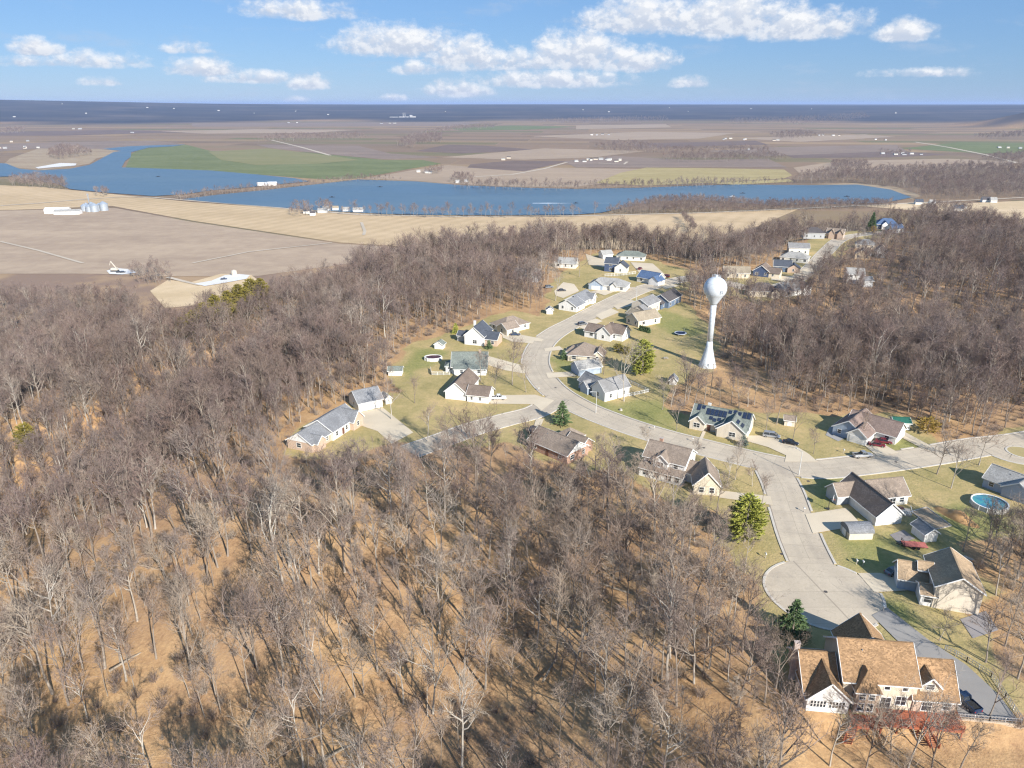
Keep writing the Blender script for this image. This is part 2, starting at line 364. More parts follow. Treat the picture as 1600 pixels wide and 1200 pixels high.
def build_ground():
    def axis(segs):
        out = []
        for a, b, st in segs: out += list(np.arange(a, b, st))
        return np.array(out + [segs[-1][1]])
    gx = lambda a, b, n: list(np.geomspace(a, b, n))
    xs = np.concatenate([-np.array(gx(1500, 60000, 26))[::-1], np.arange(-1440, -700, 60), np.arange(-700, -260, 11), np.arange(-260, -112, 5),
                         np.arange(-112, 150, 1.8), np.arange(150, 330, 4), np.arange(330, 700, 12), np.arange(700, 1500, 50), np.array(gx(1500, 60000, 34))])
    ys = np.concatenate([np.arange(-400, -40, 40), np.arange(-40, 60, 7), np.arange(60, 330, 1.8), np.arange(330, 520, 3), np.arange(520, 700, 7), np.arange(700, 1150, 15), np.array(gx(1150, 80000, 90))])
    X, Y = np.meshgrid(xs, ys); P = np.stack([X.ravel(), Y.ravel()], 1)
    Z = terrain(P)
    litter = (vnoise(P, 9, 8) - 0.5) * 1.2 * smooth01((400 - np.hypot(P[:, 0], P[:, 1])) / 100)
    nx, ny = len(xs), len(ys)
    idx = np.arange(nx * ny).reshape(ny, nx)
    F = np.stack([idx[:-1, :-1], idx[:-1, 1:], idx[1:, 1:], idx[1:, :-1]], -1).reshape(-1, 4)
    me = bpy.data.meshes.new('ground')
    me.vertices.add(len(P)); me.vertices.foreach_set('co', np.column_stack([P, Z]).ravel())
    me.loops.add(F.size); me.loops.foreach_set('vertex_index', F.ravel())
    me.polygons.add(len(F)); me.polygons.foreach_set('loop_start', np.arange(0, F.size, 4)); me.polygons.foreach_set('loop_total', np.full(len(F), 4))
    me.polygons.foreach_set('use_smooth', np.ones(len(F), bool))
    me.update(calc_edges=True)
    # what covers the ground: red = lawn, green = plough land of the plain, blue = wooded hills far away, alpha = greener turf
    lawn = np.zeros(len(P)); wob = (vnoise(P, 7, 3) - 0.5) * 5
    near = (np.abs(P[:, 0]) < 500) & (P[:, 1] < 800) & (P[:, 1] > 40)
    Q = P[near]; L = np.zeros(len(Q))
    for pl in LAWNS:
        d = seg_dist(Q, pl, True); d = np.where(inside(Q, pl), d, -d)
        L = np.maximum(L, smooth01((d + wob[near] + 1.0) / 5.0))
    lawn[near] = L
    turf = np.zeros(len(P)); T = np.zeros(len(Q))
    for pl in MOWN:
        d = seg_dist(Q, pl, True); d = np.where(inside(Q, pl), d, -d)
        T = np.maximum(T, smooth01((d + wob[near] + 2.0) / 5.0))
    turf[near] = T
    farm = smooth01((-52 - Z) / 6) * (P[:, 1] > 300); 
    rr = np.hypot(P[:, 0], P[:, 1])
    wood = smooth01((rr - 6900 + (vnoise(P, 900, 4) - .5) * 1500) / 900)
    wood = np.maximum(wood, smooth01((Z + 52) / 8) * (rr > 2500))
    ca = me.color_attributes.new('cover', 'FLOAT_COLOR', 'POINT')
    ca.data.foreach_set('color', np.column_stack([lawn, np.maximum(farm, wood), wood, turf]).ravel())
    m, t, bs = new_mat('ground_cover')
    at = t.n('ShaderNodeAttribute', attribute_name='cover')
    pos = t.n('ShaderNodeNewGeometry').outputs['Position']
    cr = t.n('ShaderNodeSeparateColor'); t.l(at.outputs['Color'], cr.inputs[0])
    # leaf litter
    n1 = t.noise(pos, 0.09, 5, 0.65); n2 = t.noise(pos, 1.3, 5, 0.7); n3 = t.noise(pos, 0.02, 2)
    leaf = t.ramp(t.m('ADD', t.m('ADD', t.m('MULTIPLY', n1, 0.45), t.m('MULTIPLY', n2, 0.25)), t.m('MULTIPLY', t.noise(pos, 0.45, 6, 0.8), 0.30)), [(0.36, (0.169, 0.102, 0.054)), (0.44, (0.375, 0.225, 0.113)), (0.56, (0.527, 0.335, 0.167)), (0.72, (0.640, 0.440, 0.238))])
    leaf = t.mix(t.mapr(n3, 0.35, 0.7, 0.0, 0.45), leaf, (0.288, 0.194, 0.135))
    # dormant lawn
    g1 = t.noise(pos, 0.06, 4, 0.6); g2 = t.noise(pos, 0.9, 5, 0.7)
    lawn_c = t.ramp(t.m('ADD', t.m('ADD', t.m('MULTIPLY', g1, 0.45), t.m('MULTIPLY', g2, 0.25)), t.m('MULTIPLY', t.noise(pos, 0.3, 5, 0.72), 0.30)), [(0.33, (0.245, 0.215, 0.087)), (0.48, (0.372, 0.300, 0.135)), (0.62, (0.517, 0.378, 0.190)), (0.75, (0.562, 0.412, 0.234))])
    green = t.ramp(g2, [(0.3, (0.132, 0.171, 0.046)), (0.7, (0.248, 0.271, 0.085))])
    lawn_c = t.mix(t.m('MULTIPLY', at.outputs['Alpha'], 0.58), lawn_c, green)
    edge = t.m('ADD', cr.outputs[0], t.m('MULTIPLY', t.m('SUBTRACT', n2, 0.5), 0.9))
    c = t.mix(t.mapr(edge, 0.3, 0.65), leaf, lawn_c)
    # patchwork of fields seen at a distance
    px, py, pz = t.xyz(pos)
    bk = t.n('ShaderNodeTexBrick'); bk.inputs['Scale'].default_value = 1.0; bk.inputs['Brick Width'].default_value = 720.0; bk.inputs['Row Height'].default_value = 170.0
    bk.inputs['Mortar Size'].default_value = 4.0; bk.offset = 0.37; bk.squash = 1.4; bk.squash_frequency = 3
    bk.inputs['Color1'].default_value = (0, 0, 0, 1); bk.inputs['Color2'].default_value = (1, 1, 1, 1); bk.inputs['Mortar'].default_value = (0.30, 0.3, 0.3, 1)
    rot = t.n('ShaderNodeVectorRotate'); rot.rotation_type = 'Z_AXIS'; rot.inputs['Angle'].default_value = 0.10; t.l(pos, rot.inputs['Vector'])
    t.l(rot.outputs[0], bk.inputs['Vector'])
    fld = t.ramp(t.xyz(bk.outputs[0])[0], [(0.0, (0.205, 0.141, 0.090)), (0.3, (0.272, 0.189, 0.119)), (0.5, (0.174, 0.127, 0.086)), (0.68, (0.347, 0.241, 0.133)), (0.86, (0.205, 0.157, 0.090)), (1.0, (0.143, 0.150, 0.062))])
    fs = t.noise(t.cxyz(t.m('MULTIPLY', px, 0.002), t.m('MULTIPLY', py, 0.006), 0.0), 1.0, 5, 0.65)
    fld = t.mix(t.mapr(fs, 0.3, 0.75, 0.0, 0.40), fld, (0.315, 0.231, 0.175))
    scrub = t.mapr(t.noise(pos, 0.012, 4, 0.6), 0.42, 0.58)
    bottom = t.mix(scrub, (0.264, 0.184, 0.136), (0.384, 0.264, 0.160))
    dst = t.vm('LENGTH', pos)
    fld = t.mix(t.mapr(dst, 780.0, 1000.0), bottom, fld)
    c = t.mix(cr.outputs[1], c, fld)
    wn = t.m('ADD', t.m('MULTIPLY', t.noise(pos, 0.0011, 3, 0.6), 0.5), t.m('MULTIPLY', t.noise(t.cxyz(t.m('MULTIPLY', px, 0.0005), t.m('MULTIPLY', py, 0.0022), 0.0), 1.0, 4, 0.65), 0.5))
    wood_c = t.ramp(t.mapr(wn, 0.36, 0.66, 0.25, 0.70), [(0.35, (0.041, 0.044, 0.054)), (0.55, (0.074, 0.068, 0.070)), (0.63, (0.101, 0.086, 0.081)), (0.72, (0.120, 0.100, 0.095))])
    c = t.mix(cr.outputs[2], c, wood_c)
    t.l(c, bs.inputs['Base Color']); bs.inputs['Roughness'].default_value = 0.95; bs.inputs['Specular IOR Level'].default_value = 0.1
    bn = t.n('ShaderNodeBump'); bn.inputs['Strength'].default_value = 0.8; bn.inputs['Distance'].default_value = 0.25
    t.l(t.m('ADD', n2, t.m('MULTIPLY', n1, 0.6)), bn.inputs['Height']); t.l(bn.outputs[0], bs.inputs['Normal'])
    me.materials.append(m)
    struct('ground', me)
build_ground()

# ---------------------------------------------------------------- fields, tracks and water of the flood plain
def field_mat(name, c1, c2, row=0.0, ang=0.0):
    m, t, bs = new_mat(name)
    pos = t.n('ShaderNodeNewGeometry').outputs['Position']
    r = t.n('ShaderNodeVectorRotate'); r.rotation_type = 'Z_AXIS'; r.inputs['Angle'].default_value = ang; t.l(pos, r.inputs['Vector'])
    x, y, z = t.xyz(r.outputs[0])
    n = t.noise(t.cxyz(t.m('MULTIPLY', x, 0.004), t.m('MULTIPLY', y, 0.012), 0.0), 1.0, 6, 0.68)
    n2 = t.noise(pos, 0.05, 5, 0.7)
    k = t.m('ADD', t.m('MULTIPLY', n, 0.6), t.m('MULTIPLY', n2, 0.4))
    if row:
        k = t.m('ADD', k, t.m('MULTIPLY', t.m('SINE', t.m('MULTIPLY', x, 6.283 / row)), 0.045))
    t.l(t.mix(t.mapr(k, 0.33, 0.68), c1, c2), bs.inputs['Base Color'])
    bs.inputs['Roughness'].default_value = 0.95; bs.inputs['Specular IOR Level'].default_value = 0.1
    return m
def flat(name, pts, z, mat, kind='structure'):
    me = bpy.data.meshes.new(name); me.from_pydata([(x, y, z) for x, y in pts], [], [tuple(range(len(pts)))]); me.update()
    if me.polygons[0].normal.z < 0: me.flip_normals()
    me.materials.append(mat); o = struct(name, me, kind); return o
FM = {'brown': field_mat('field_brown', (0.336, 0.250, 0.182), (0.468, 0.357, 0.253)),
      'straw': field_mat('field_straw', (0.457, 0.335, 0.198), (0.593, 0.441, 0.273), 24.0, 0.5),
      'green': field_mat('field_green', (0.130, 0.153, 0.065), (0.208, 0.221, 0.104)),
      'olive': field_mat('field_olive', (0.332, 0.267, 0.124), (0.429, 0.345, 0.176)),
      'mauve': field_mat('field_mauve', (0.211, 0.161, 0.130), (0.297, 0.225, 0.176)),
      'dark': field_mat('field_dark', (0.156, 0.117, 0.098), (0.215, 0.156, 0.130)),
      'pink': field_mat('field_pink', (0.332, 0.250, 0.178), (0.412, 0.312, 0.222)),
      'sand': field_mat('field_sand', (0.520, 0.390, 0.234), (0.676, 0.520, 0.338)),
      'marsh': field_mat('field_marsh', (0.288, 0.204, 0.133), (0.426, 0.344, 0.234)),
      'gravel': field_mat('gravel', (0.650, 0.611, 0.559), (0.700, 0.700, 0.700)),
      'wet': field_mat('wet', (0.208, 0.202, 0.091), (0.260, 0.234, 0.117))}
FIELDS = [('straw', [(-1108, 1539), (-946, 1490), (-726, 1359), (-540, 1248), (-320, 1154), (-172, 1098), (56, 1078), (251, 1111), (456, 1168), (256, 881), (116, 816), (-72, 816), (-119, 839), (-207, 868), (-454, 1041), (-649, 1199), (-746, 1161), (-831, 1139)]),
 ('brown', [(-846, 1132), (-741, 1154), (-634, 1176), (-449, 1029), (-205, 860), (-118, 831), (-161, 752), (-246, 686), (-339, 686), (-406, 697), (-537, 697)]),
 ('sand', [(-321, 628), (-324, 670), (-298, 662), (-284, 697), (-253, 692), (-236, 665), (-249, 611), (-263.03, 577.47), (-281.56, 569.50)]),
 ('green', [(-1266, 2523), (-1431, 2992), (-1325, 3088), (-1056, 2662), (-944, 2662), (-854, 2738), (-475, 2338), (-378, 2229), (-264, 2229), (-195, 2083), (-261, 1915), (-341, 1662), (-423, 1647), (-564, 1739), (-799, 1877), (-1004, 1955)]),
 ('wet', [(-1053, 2626), (-902, 2818), (-568, 2397), (-453, 2229), (-531, 2083), (-693, 2039), (-860, 2229)]),
 ('pink', [(-327, 1662), (-242, 1896), (-173, 2039), (0, 1877), (100, 1955), (326, 1915), (216, 1578), (128, 1490), (0, 1490), (-106, 1539), (-206, 1605)]),
 ('dark', [(-114, 2061), (0, 2204), (157, 2178), (124, 2083), (31, 1841), (-116, 1955)]),
 ('mauve', [(148, 2178), (324, 2397), (529, 2229), (773, 2283), (715, 1955), (504, 1975), (332, 1955), (166, 1955)]),
 ('olive', [(174, 1565), (262, 1805), (349, 1955), (510, 1935), (686, 1896), (650, 1739), (604, 1662), (402, 1565), (273, 1514)]),
 ('marsh', [(-1330, 1955), (-1517, 2283), (-1757, 2818), (-1792, 3088), (-1508, 2818), (-1348, 2662), (-1256, 2283), (-1167, 2083), (-1167, 1877), (-1297, 1955)]),
 ('marsh', [(610, 1539), (711, 1565), (767, 1490), (739, 1339), (693, 1283), (717, 1400), (708, 1514)]),
 ('pink', [(731, 1955), (942, 2178), (1314, 2283), (1441, 2178), (1297, 1955), (991, 1877), (680, 1771)]),
 ('mauve', [(674, 2662), (1027, 2903), (1558, 3088), (1356, 2591), (811, 2397)]), ('dark', [(882, 2427), (1348, 2662), (1413, 2458), (1168, 2338), (861, 2310)]),
 ('green', [(1449, 2818), (1939, 3298), (2145, 3189), (1750, 2591), (1577, 2523), (1505, 2662)]), ('pink', [(98, 3890), (756, 4519), (1265, 4320), (877, 3603), (467, 3474)]),
 ('pink', [(489, 5865), (1247, 6236), (1123, 5385), (416, 4977)]), ('mauve', [(-1039, 3088), (-604, 2992), (-405, 2523), (-218, 2338), (-382, 2256), (-527, 2397), (-916, 2860)]),
 ('dark', [(-337, 2662), (-260, 3088), (-101, 2992), (92, 2738), (-170, 2523)]), ('pink', [(-218, 2338), (119, 2818), (472, 2662), (257, 2338), (38, 2229)]),
 ('mauve', [(-2182, 3088), (-1912, 3298), (-1605, 3413), (-1394, 3189), (-1385, 2738), (-1757, 2818), (-1790, 2523)]), ('dark', [(-3022, 4519), (-2514, 4854), (-1889, 4519), (-2327, 3969), (-2660, 3969)]),
 ('pink', [(-2126, 4625), (-1662, 4977), (-973, 4854), (-1156, 4320), (-1698, 4226)]), ('sand', [(561, 1199), (665, 1240), (757, 1231), (875, 1265), (926, 1215), (763, 1041), (711, 1059), (704, 1125), (633, 1139)]),
 ('green', [(-437, 5242), (0, 5865), (462, 5536), (81, 4854), (-317, 4737)]), ('olive', [(402, 1565), (609, 1647), (600, 1591), (458, 1526)]),
 ('mauve', [(-2771, 6655), (-1425, 7135), (-237, 7135), (-380, 5696), (-1478, 5536), (-2309, 5536)]), ('pink', [(1077, 3671), (1905, 4137), (1918, 3814), (1247, 3298)]),('dark', [(475, 3138), (1089, 3413), (1039, 3088), (482, 2860)])]
for i, (k, pts) in enumerate(FIELDS):
    if k == 'wet': flat('field', pts, FLOOD + 0.55, FM[k])
    else: flat('field', pts, FLOOD + 0.25 + 0.008 * i, FM[k])
def water_mat():
    m, t, bs = new_mat('lake_water')
    pos = t.n('ShaderNodeNewGeometry').outputs['Position']; x, y, z = t.xyz(pos)
    n = t.noise(t.cxyz(t.m('MULTIPLY', x, 0.0016), t.m('MULTIPLY', y, 0.006), 0.0), 1.0, 5, 0.6)
    t.l(t.mix(t.mapr(n, 0.3, 0.75), (0.080, 0.140, 0.195), (0.125, 0.190, 0.245)), bs.inputs['Base Color'])
    t.l(t.mapr(n, 0.3, 0.7, 0.34, 0.50), bs.inputs['Roughness']); bs.inputs['IOR'].default_value = 1.33
    return m
LAKE = water_mat()
LAKES = [[(-1588, 2178), (-1397, 2083), (-1255, 1915), (-1172, 1859), (-1125, 1915), (-1143, 2039), (-1218, 2229), (-1297, 2427), (-1361, 2591), (-1370, 2662), (-1301, 2591), (-1179, 2338), (-1116, 2178), (-1014, 1955), (-896, 1915), (-744, 1859), (-599, 1755), (-483, 1662), (-431, 1591), (-475, 1539), (-529, 1466), (-574, 1421), (-597, 1359), (-642, 1329), (-748, 1379), (-856, 1443), (-937, 1539), (-1137, 1707), (-1232, 1677)],
         [(-572, 1283), (-535, 1349), (-468, 1432), (-396, 1539), (-335, 1633), (-204, 1591), (-104, 1514), (25, 1466), (124, 1443), (252, 1466), (361, 1502), (458, 1526), (610, 1514), (707, 1526), (729, 1432), (706, 1310), (618, 1231), (529, 1223), (418, 1207), (375, 1240), (319, 1274), (250, 1257), (191, 1191), (136, 1118), (96, 1098), (0, 1091), (-95, 1091), (-192, 1104), (-275, 1132), (-367, 1176), (-466, 1223)],
         [(-1498, 2777), (-1489, 2947), (-1407, 3039), (-1325, 3088), (-1315, 2947), (-1368, 2860), (-1299, 2591), (-1370, 2662)]]
for pts in LAKES: flat('lake', pts, FLOOD + 0.9, LAKE)
def ribbon(pts, w):
    """closed outline of a polyline of width w"""
    L, Rr = [], []
    for i, p in enumerate(pts):
        a = Vector(pts[max(i - 1, 0)]); b = Vector(pts[min(i + 1, len(pts) - 1)])
        d = (b - a).normalized(); n = Vector((-d.y, d.x)) * w / 2
        L.append((p[0] + n.x, p[1] + n.y)); Rr.append((p[0] - n.x, p[1] - n.y))
    return L, Rr
def strip(name, pts, w, z, mat):
    L, Rr = ribbon(pts, w); n = len(L)
    me = bpy.data.meshes.new(name)
    me.from_pydata([(x, y, z) for x, y in L + Rr], [], [(i, i + n, i + n + 1, i + 1) for i in range(n - 1)]); me.update()
    me.materials.append(mat); return struct(name, me)
TRACK = field_mat('track', (0.46, 0.39, 0.30), (0.58, 0.50, 0.40))
for pts, w in [([(-831, 1199), (-789, 1231), (-743, 1283), (-695, 1320), (-633, 1310), (-547, 1265), (-390, 1184), (-229, 1098), (-94, 1078), (94, 1085), (292, 1118), (513, 1184), (661, 1231), (905, 1310)], 7), ([(-1097, 3474), (-807, 2903), (-583, 2427)], 12),
               ([(-94, 1692), (0, 1755), (81, 1915), (154, 2130)], 9), ([(1745, 3298), (1662, 2903), (1538, 2458), (1412, 2106)], 14), ([(241, 2106), (306, 2061), (329, 2154)], 8),
               ([(-329, 681), (-304, 662), (-286, 649), (-281, 665)], 4.5), ([(-616, 873), (-535, 816), (-446, 746)], 3.5), ([(-332, 746), (-294, 808), (-214, 864)], 3.5), ([(-210, 1023), (-191, 947), (-187, 918)], 4)]:
    strip('farm_track', pts, w, FLOOD + 0.7, TRACK)
flat('gravel_pad', [(-292, 654), (-281, 665), (-277, 689), (-266, 694), (-253, 689), (-251, 673), (-268, 654), (-279, 644)], FLOOD + 0.74, FM['gravel'])
flat('gravel_pad', [(-402, 709), (-398, 721), (-380, 715), (-368, 700), (-378, 692), (-391, 694)], FLOOD + 0.74, FM['gravel'])
flat('gravel_pad', [(-1238, 1955), (-1260, 2106), (-1203, 2083), (-1169, 2017), (-1197, 1955), (-1206, 1915)], FLOOD + 0.95, FM['gravel'])

# ---------------------------------------------------------------- streets, kerbs, drives
def road_mat():
    m, t, bs = new_mat('concrete_road')
    pos = t.n('ShaderNodeNewGeometry').outputs['Position']
    uv = t.n('ShaderNodeUVMap'); u, v, _ = t.xyz(uv.outputs[0])
    n1 = t.noise(pos, 0.12, 5, 0.65); n2 = t.noise(pos, 2.2, 5, 0.7); n3 = t.noise(pos, 0.5, 6, 0.75, dist=1.5)
    c = t.ramp(t.m('ADD', t.m('MULTIPLY', n1, 0.55), t.m('MULTIPLY', n2, 0.45)), [(0.3, (0.417, 0.347, 0.257)), (0.5, (0.521, 0.438, 0.329)), (0.7, (0.585, 0.496, 0.376))])
    slabn = t.n('ShaderNodeTexWhiteNoise'); slabn.noise_dimensions = '2D'
    t.l(t.cxyz(t.m('FLOOR', t.m('DIVIDE', u, 4.9)), t.m('FLOOR', t.m('DIVIDE', v, 5.0)), 0.0), slabn.inputs['Vector'])
    c = t.mix(t.m('MULTIPLY', slabn.outputs[0], 0.16), c, (0.26, 0.22, 0.18))
    jt = t.m('LESS_THAN', t.m('FRACT', t.m('DIVIDE', v, 5.0)), 0.018)
    jc = t.m('LESS_THAN', t.m('ABSOLUTE', u), 0.05)
    crack = t.m('MULTIPLY', t.m('LESS_THAN', t.m('ABSOLUTE', t.m('SUBTRACT', t.noise(pos, 0.11, 5, 0.6, dist=1.0), 0.5)), 0.0035), t.m('GREATER_THAN', n1, 0.47))
    gut = t.m('LESS_THAN', t.m('ABSOLUTE', t.m('SUBTRACT', t.m('ABSOLUTE', u), 4.82)), 0.13)
    jc = t.m('MAXIMUM', jc, t.m('MULTIPLY', gut, 1.6))
    j = t.m('MAXIMUM', t.m('MAXIMUM', jt, jc), t.m('MULTIPLY', crack, 0.8))
    c = t.mix(t.m('MULTIPLY', j, 0.4, clamp=True), c, (0.12, 0.10, 0.085))
    st = t.noise(pos, 0.035, 6, 0.78)
    c = t.mix(t.mapr(st, 0.50, 0.66, 0.0, 0.34), c, (0.27, 0.225, 0.185))
    oil = t.mapr(t.noise(pos, 0.9, 3, 0.5), 0.70, 0.80, 0.0, 0.35)
    c = t.mix(oil, c, (0.20, 0.17, 0.15))
    tyre = t.m('MULTIPLY', t.mapr(t.m('ABSOLUTE', t.m('SUBTRACT', t.m('ABSOLUTE', u), 1.9)), 0.2, 1.0, 1.0, 0.0), 0.10)
    c = t.mix(tyre, c, (0.2, 0.17, 0.15))
    t.l(c, bs.inputs['Base Color']); bs.inputs['Roughness'].default_value = 0.9
    return m
ROAD = road_mat()
DRIVE = field_mat('drive_concrete', (0.513, 0.431, 0.315), (0.685, 0.584, 0.439))
KERB = simple('kerb_concrete', (0.530, 0.482, 0.413), 0.9, 0.12, 1.0)
def curve(pts, n=10):
    """Catmull-Rom through the points"""
    p = [Vector(q) for q in pts]; p = [2 * p[0] - p[1]] + p + [2 * p[-1] - p[-2]]; out = []
    for i in range(1, len(p) - 2):
        for k in range(n):
            s = k / n; a, b, c, d = p[i - 1], p[i], p[i + 1], p[i + 2]
            out.append(0.5 * ((2 * b) + (c - a) * s + (2 * a - 5 * b + 4 * c - d) * s * s + (3 * b - a - 3 * c + d) * s ** 3))
    return [tuple(q) for q in out] + [tuple(p[-2])]
ROADS = [(curve([(179.80, 205.29), (154.37, 197.04), (138.76, 193.55), (120.41, 187.68), (97.38, 181.72), (82.44, 179.43), (71.87, 183.67), (59.32, 191.42), (45.15, 201.09), (32.87, 212.13), (22.62, 224.23), (14.59, 239.42), (10.19, 257.17), (9.47, 273.42), (13.08, 293.33), (20.66, 311.00), (31.65, 328.50), (46.75, 353.93), (63.46, 378.93), (78.65, 396.43), (106.76, 417.14), (120.94, 407.34)]), 10.4),
         (curve([(15.95, 231.61), (8.05, 219.89), (-2.06, 213.13), (-12.03, 206.24), (-21.31, 197.93), (-29.97, 190.16)]), 8.6),
         (curve([(73.03, 181.72), (71.90, 169.66), (69.63, 156.72), (67.43, 143.97), (66.02, 131.63)]), 9.8),
         (curve([(120.94, 407.34), (133.51, 388.96), (155.36, 401.04), (186.26, 445.51), (217.95, 500.04), (251.32, 551.17), (287.50, 574.46), (315.85, 580.57)]), 9.0),
         (curve([(142.15, 194.41), (144.49, 187.68), (152.83, 183.67), (153.34, 169.66)]), 9.0),
         (curve([(69.55, 384.61), (65.45, 391.92), (52.70, 388.96), (43.03, 380.33)]), 5.0)]
CUL_C, CUL_R = (64.9, 124.6), 11.6
DRIVES = [[(-50.42, 218.83), (-43.33, 223.13), (-30.53, 203.41), (-36.01, 195.28), (-41.79, 204.35), (-47.30, 208.17)], [(-7.60, 233.96), (8.06, 234.56), (14.49, 229.29), (9.76, 220.42), (7.37, 225.90), (-7.39, 226.46)], [(-10.09, 276.57), (-2.53, 270.34), (4.97, 264.34), (4.83, 255.78), (-2.44, 259.29), (-9.99, 265.82)],
 [(-5.14, 309.06), (0.00, 305.22), (9.94, 297.81), (8.69, 292.45), (0.00, 295.11), (-3.90, 300.55)], [(3.39, 305.22), (13.84, 298.72), (12.60, 295.11), (2.21, 298.72)], [(22.95, 384.61), (29.21, 405.75), (35.05, 401.04), (36.51, 384.61), (26.81, 369.36), (23.09, 374.77)], [(13.30, 285.58), (19.89, 288.98), (21.44, 283.90), (13.69, 282.24)],
 [(12.83, 256.48), (22.37, 257.88), (24.16, 253.03), (13.30, 251.01)], [(72.24, 201.09), (77.54, 201.09), (83.36, 197.04), (86.27, 188.50), (86.97, 183.67), (77.51, 183.67), (79.29, 187.68), (75.89, 193.12), (71.01, 197.04)], [(59.30, 204.35), (60.18, 203.88), (56.20, 194.84), (55.35, 195.28)],
 [(104.94, 194.41), (110.91, 195.72), (112.71, 189.33), (105.58, 186.87)], [(116.90, 205.77), (120.81, 207.21), (124.70, 193.55), (121.13, 191.84)], [(72.69, 155.51), (84.15, 158.55), (84.44, 151.98), (79.48, 149.14), (71.26, 146.92)], [(74.96, 131.40), (79.68, 131.40), (85.29, 129.37), (86.34, 125.65), (75.48, 124.80)],
 [(71.58, 117.53), (75.77, 119.88), (79.03, 110.53), (82.39, 103.81), (83.84, 96.52), (83.53, 91.00), (74.13, 92.07), (77.89, 100.38), (74.78, 104.78), (72.95, 110.53)], [(53.42, 163.63), (54.73, 167.27), (67.04, 164.28), (66.19, 159.80)], [(32.62, 312.97), (29.28, 318.00), (39.42, 330.67), (42.55, 326.35)],
 [(42.20, 328.50), (40.02, 336.22), (49.35, 349.05), (52.51, 341.95)], [(52.21, 346.65), (50.94, 353.93), (61.60, 366.70), (65.31, 358.94)], [(81.22, 402.60), (86.18, 405.75), (93.66, 396.43), (84.32, 388.96)], [(44.90, 381.75), (49.19, 388.96), (55.45, 383.17), (49.25, 374.77)], [(4.82, 197.04), (7.85, 213.64), (10.33, 213.64), (6.73, 196.16)],
 [(49.86, 488.62), (65.73, 461.07), (62.40, 441.78), (48.52, 453.17)], [(76.00, 461.07), (89.66, 457.09), (91.24, 423.92), (76.61, 427.38)], [(170.46, 432.68), (182.45, 441.78), (176.96, 427.38), (165.57, 417.14)], [(152.83, 420.50), (169.81, 420.50), (161.26, 407.34), (149.51, 410.56)]]
def strip_uv(name, pts, w, z, mat):
    o = strip(name, pts, w, z, mat); me = o.data
    uv = me.uv_layers.new(name='UVMap'); n = len(pts); acc = [0.0]
    for a, b in zip(pts, pts[1:]): acc.append(acc[-1] + math.hypot(b[0] - a[0], b[1] - a[1]))
    for lp in me.loops:
        i = lp.vertex_index; uv.data[lp.index].uv = (5.0 if i < n else -5.0, acc[i % n])
    return o
for i, (pts, w) in enumerate(ROADS): strip_uv('road', pts, w, 0.030 + 0.006 * i, ROAD)
cb = MB(); cb.add([(CUL_C[0] + CUL_R * math.cos(a) * (1 + .02 * math.sin(3 * a)), CUL_C[1] + CUL_R * math.sin(a), 0.07) for a in np.linspace(0, 2 * math.pi, 48, endpoint=False)], [tuple(range(48))])
cul = cb.build('turning_circle', ROAD); tag(cul, kind='structure')
cul.data.uv_layers.new(name='UVMap')
for lp in cul.data.loops:
    co = cul.data.vertices[lp.vertex_index].co; cul.data.uv_layers[0].data[lp.index].uv = ((co.x - CUL_C[0]) * .30 + .06 * (co.y - CUL_C[1]), co.y)
OLDDRIVE = field_mat('worn_asphalt_drive', (0.235, 0.22, 0.205), (0.33, 0.31, 0.285))
for i, pts in enumerate(DRIVES): flat('driveway', pts, 0.10 + 0.003 * i, OLDDRIVE if i == 14 else DRIVE)
# kerbs: a real step along each street, broken where drives and side streets join
def kerb_run(name, line):
    L, Rr = ribbon(line, 0.55); b = MB(); n = len(L)
    for i in range(n - 1):
        b.add([(*Rr[i], -.05), (*Rr[i + 1], -.05), (*L[i + 1], -.05), (*L[i], -.05), (*Rr[i], .15), (*Rr[i + 1], .15), (*L[i + 1], .15), (*L[i], .15)],
              [(4, 5, 6, 7), (0, 1, 5, 4), (2, 3, 7, 6)] + ([(3, 0, 4, 7)] if i == 0 else []) + ([(1, 2, 6, 5)] if i == n - 2 else []))
    tag(b.build(name, KERB), kind='structure')
def kerbs(line, me_i):
    P = np.array(line); bad = np.zeros(len(P), bool)
    for d in DRIVES: bad |= inside(P, d)
    for j, (pts, w) in enumerate(ROADS):
        if j != me_i: bad |= seg_dist(P, pts) < w / 2 + 0.25
    if me_i >= 0: bad |= np.hypot(P[:, 0] - CUL_C[0], P[:, 1] - CUL_C[1]) < CUL_R + 0.2
    run = []
    for p, q in zip(line, bad):
        if q:
            if len(run) > 2: kerb_run('kerb', run)
            run = []
        else: run.append(p)
    if len(run) > 2: kerb_run('kerb', run)
for i, (pts, w) in enumerate(ROADS[:5]):
    for side in ribbon(pts, w + 0.5): kerbs(side, i)
kerbs([(CUL_C[0] + (CUL_R + .1) * math.cos(a) * (1 + .02 * math.sin(3 * a)), CUL_C[1] + (CUL_R + .1) * math.sin(a)) for a in np.linspace(R(100), R(450), 90)], -1)
isl = [((149.00, 189.74)[0] + 4 * math.cos(a), (149.00, 189.74)[1] + 4 * math.sin(a)) for a in np.linspace(0, 6.283, 24)]
flat('traffic_island', isl, 0.12, FM['olive']); kerb_run('kerb', isl)

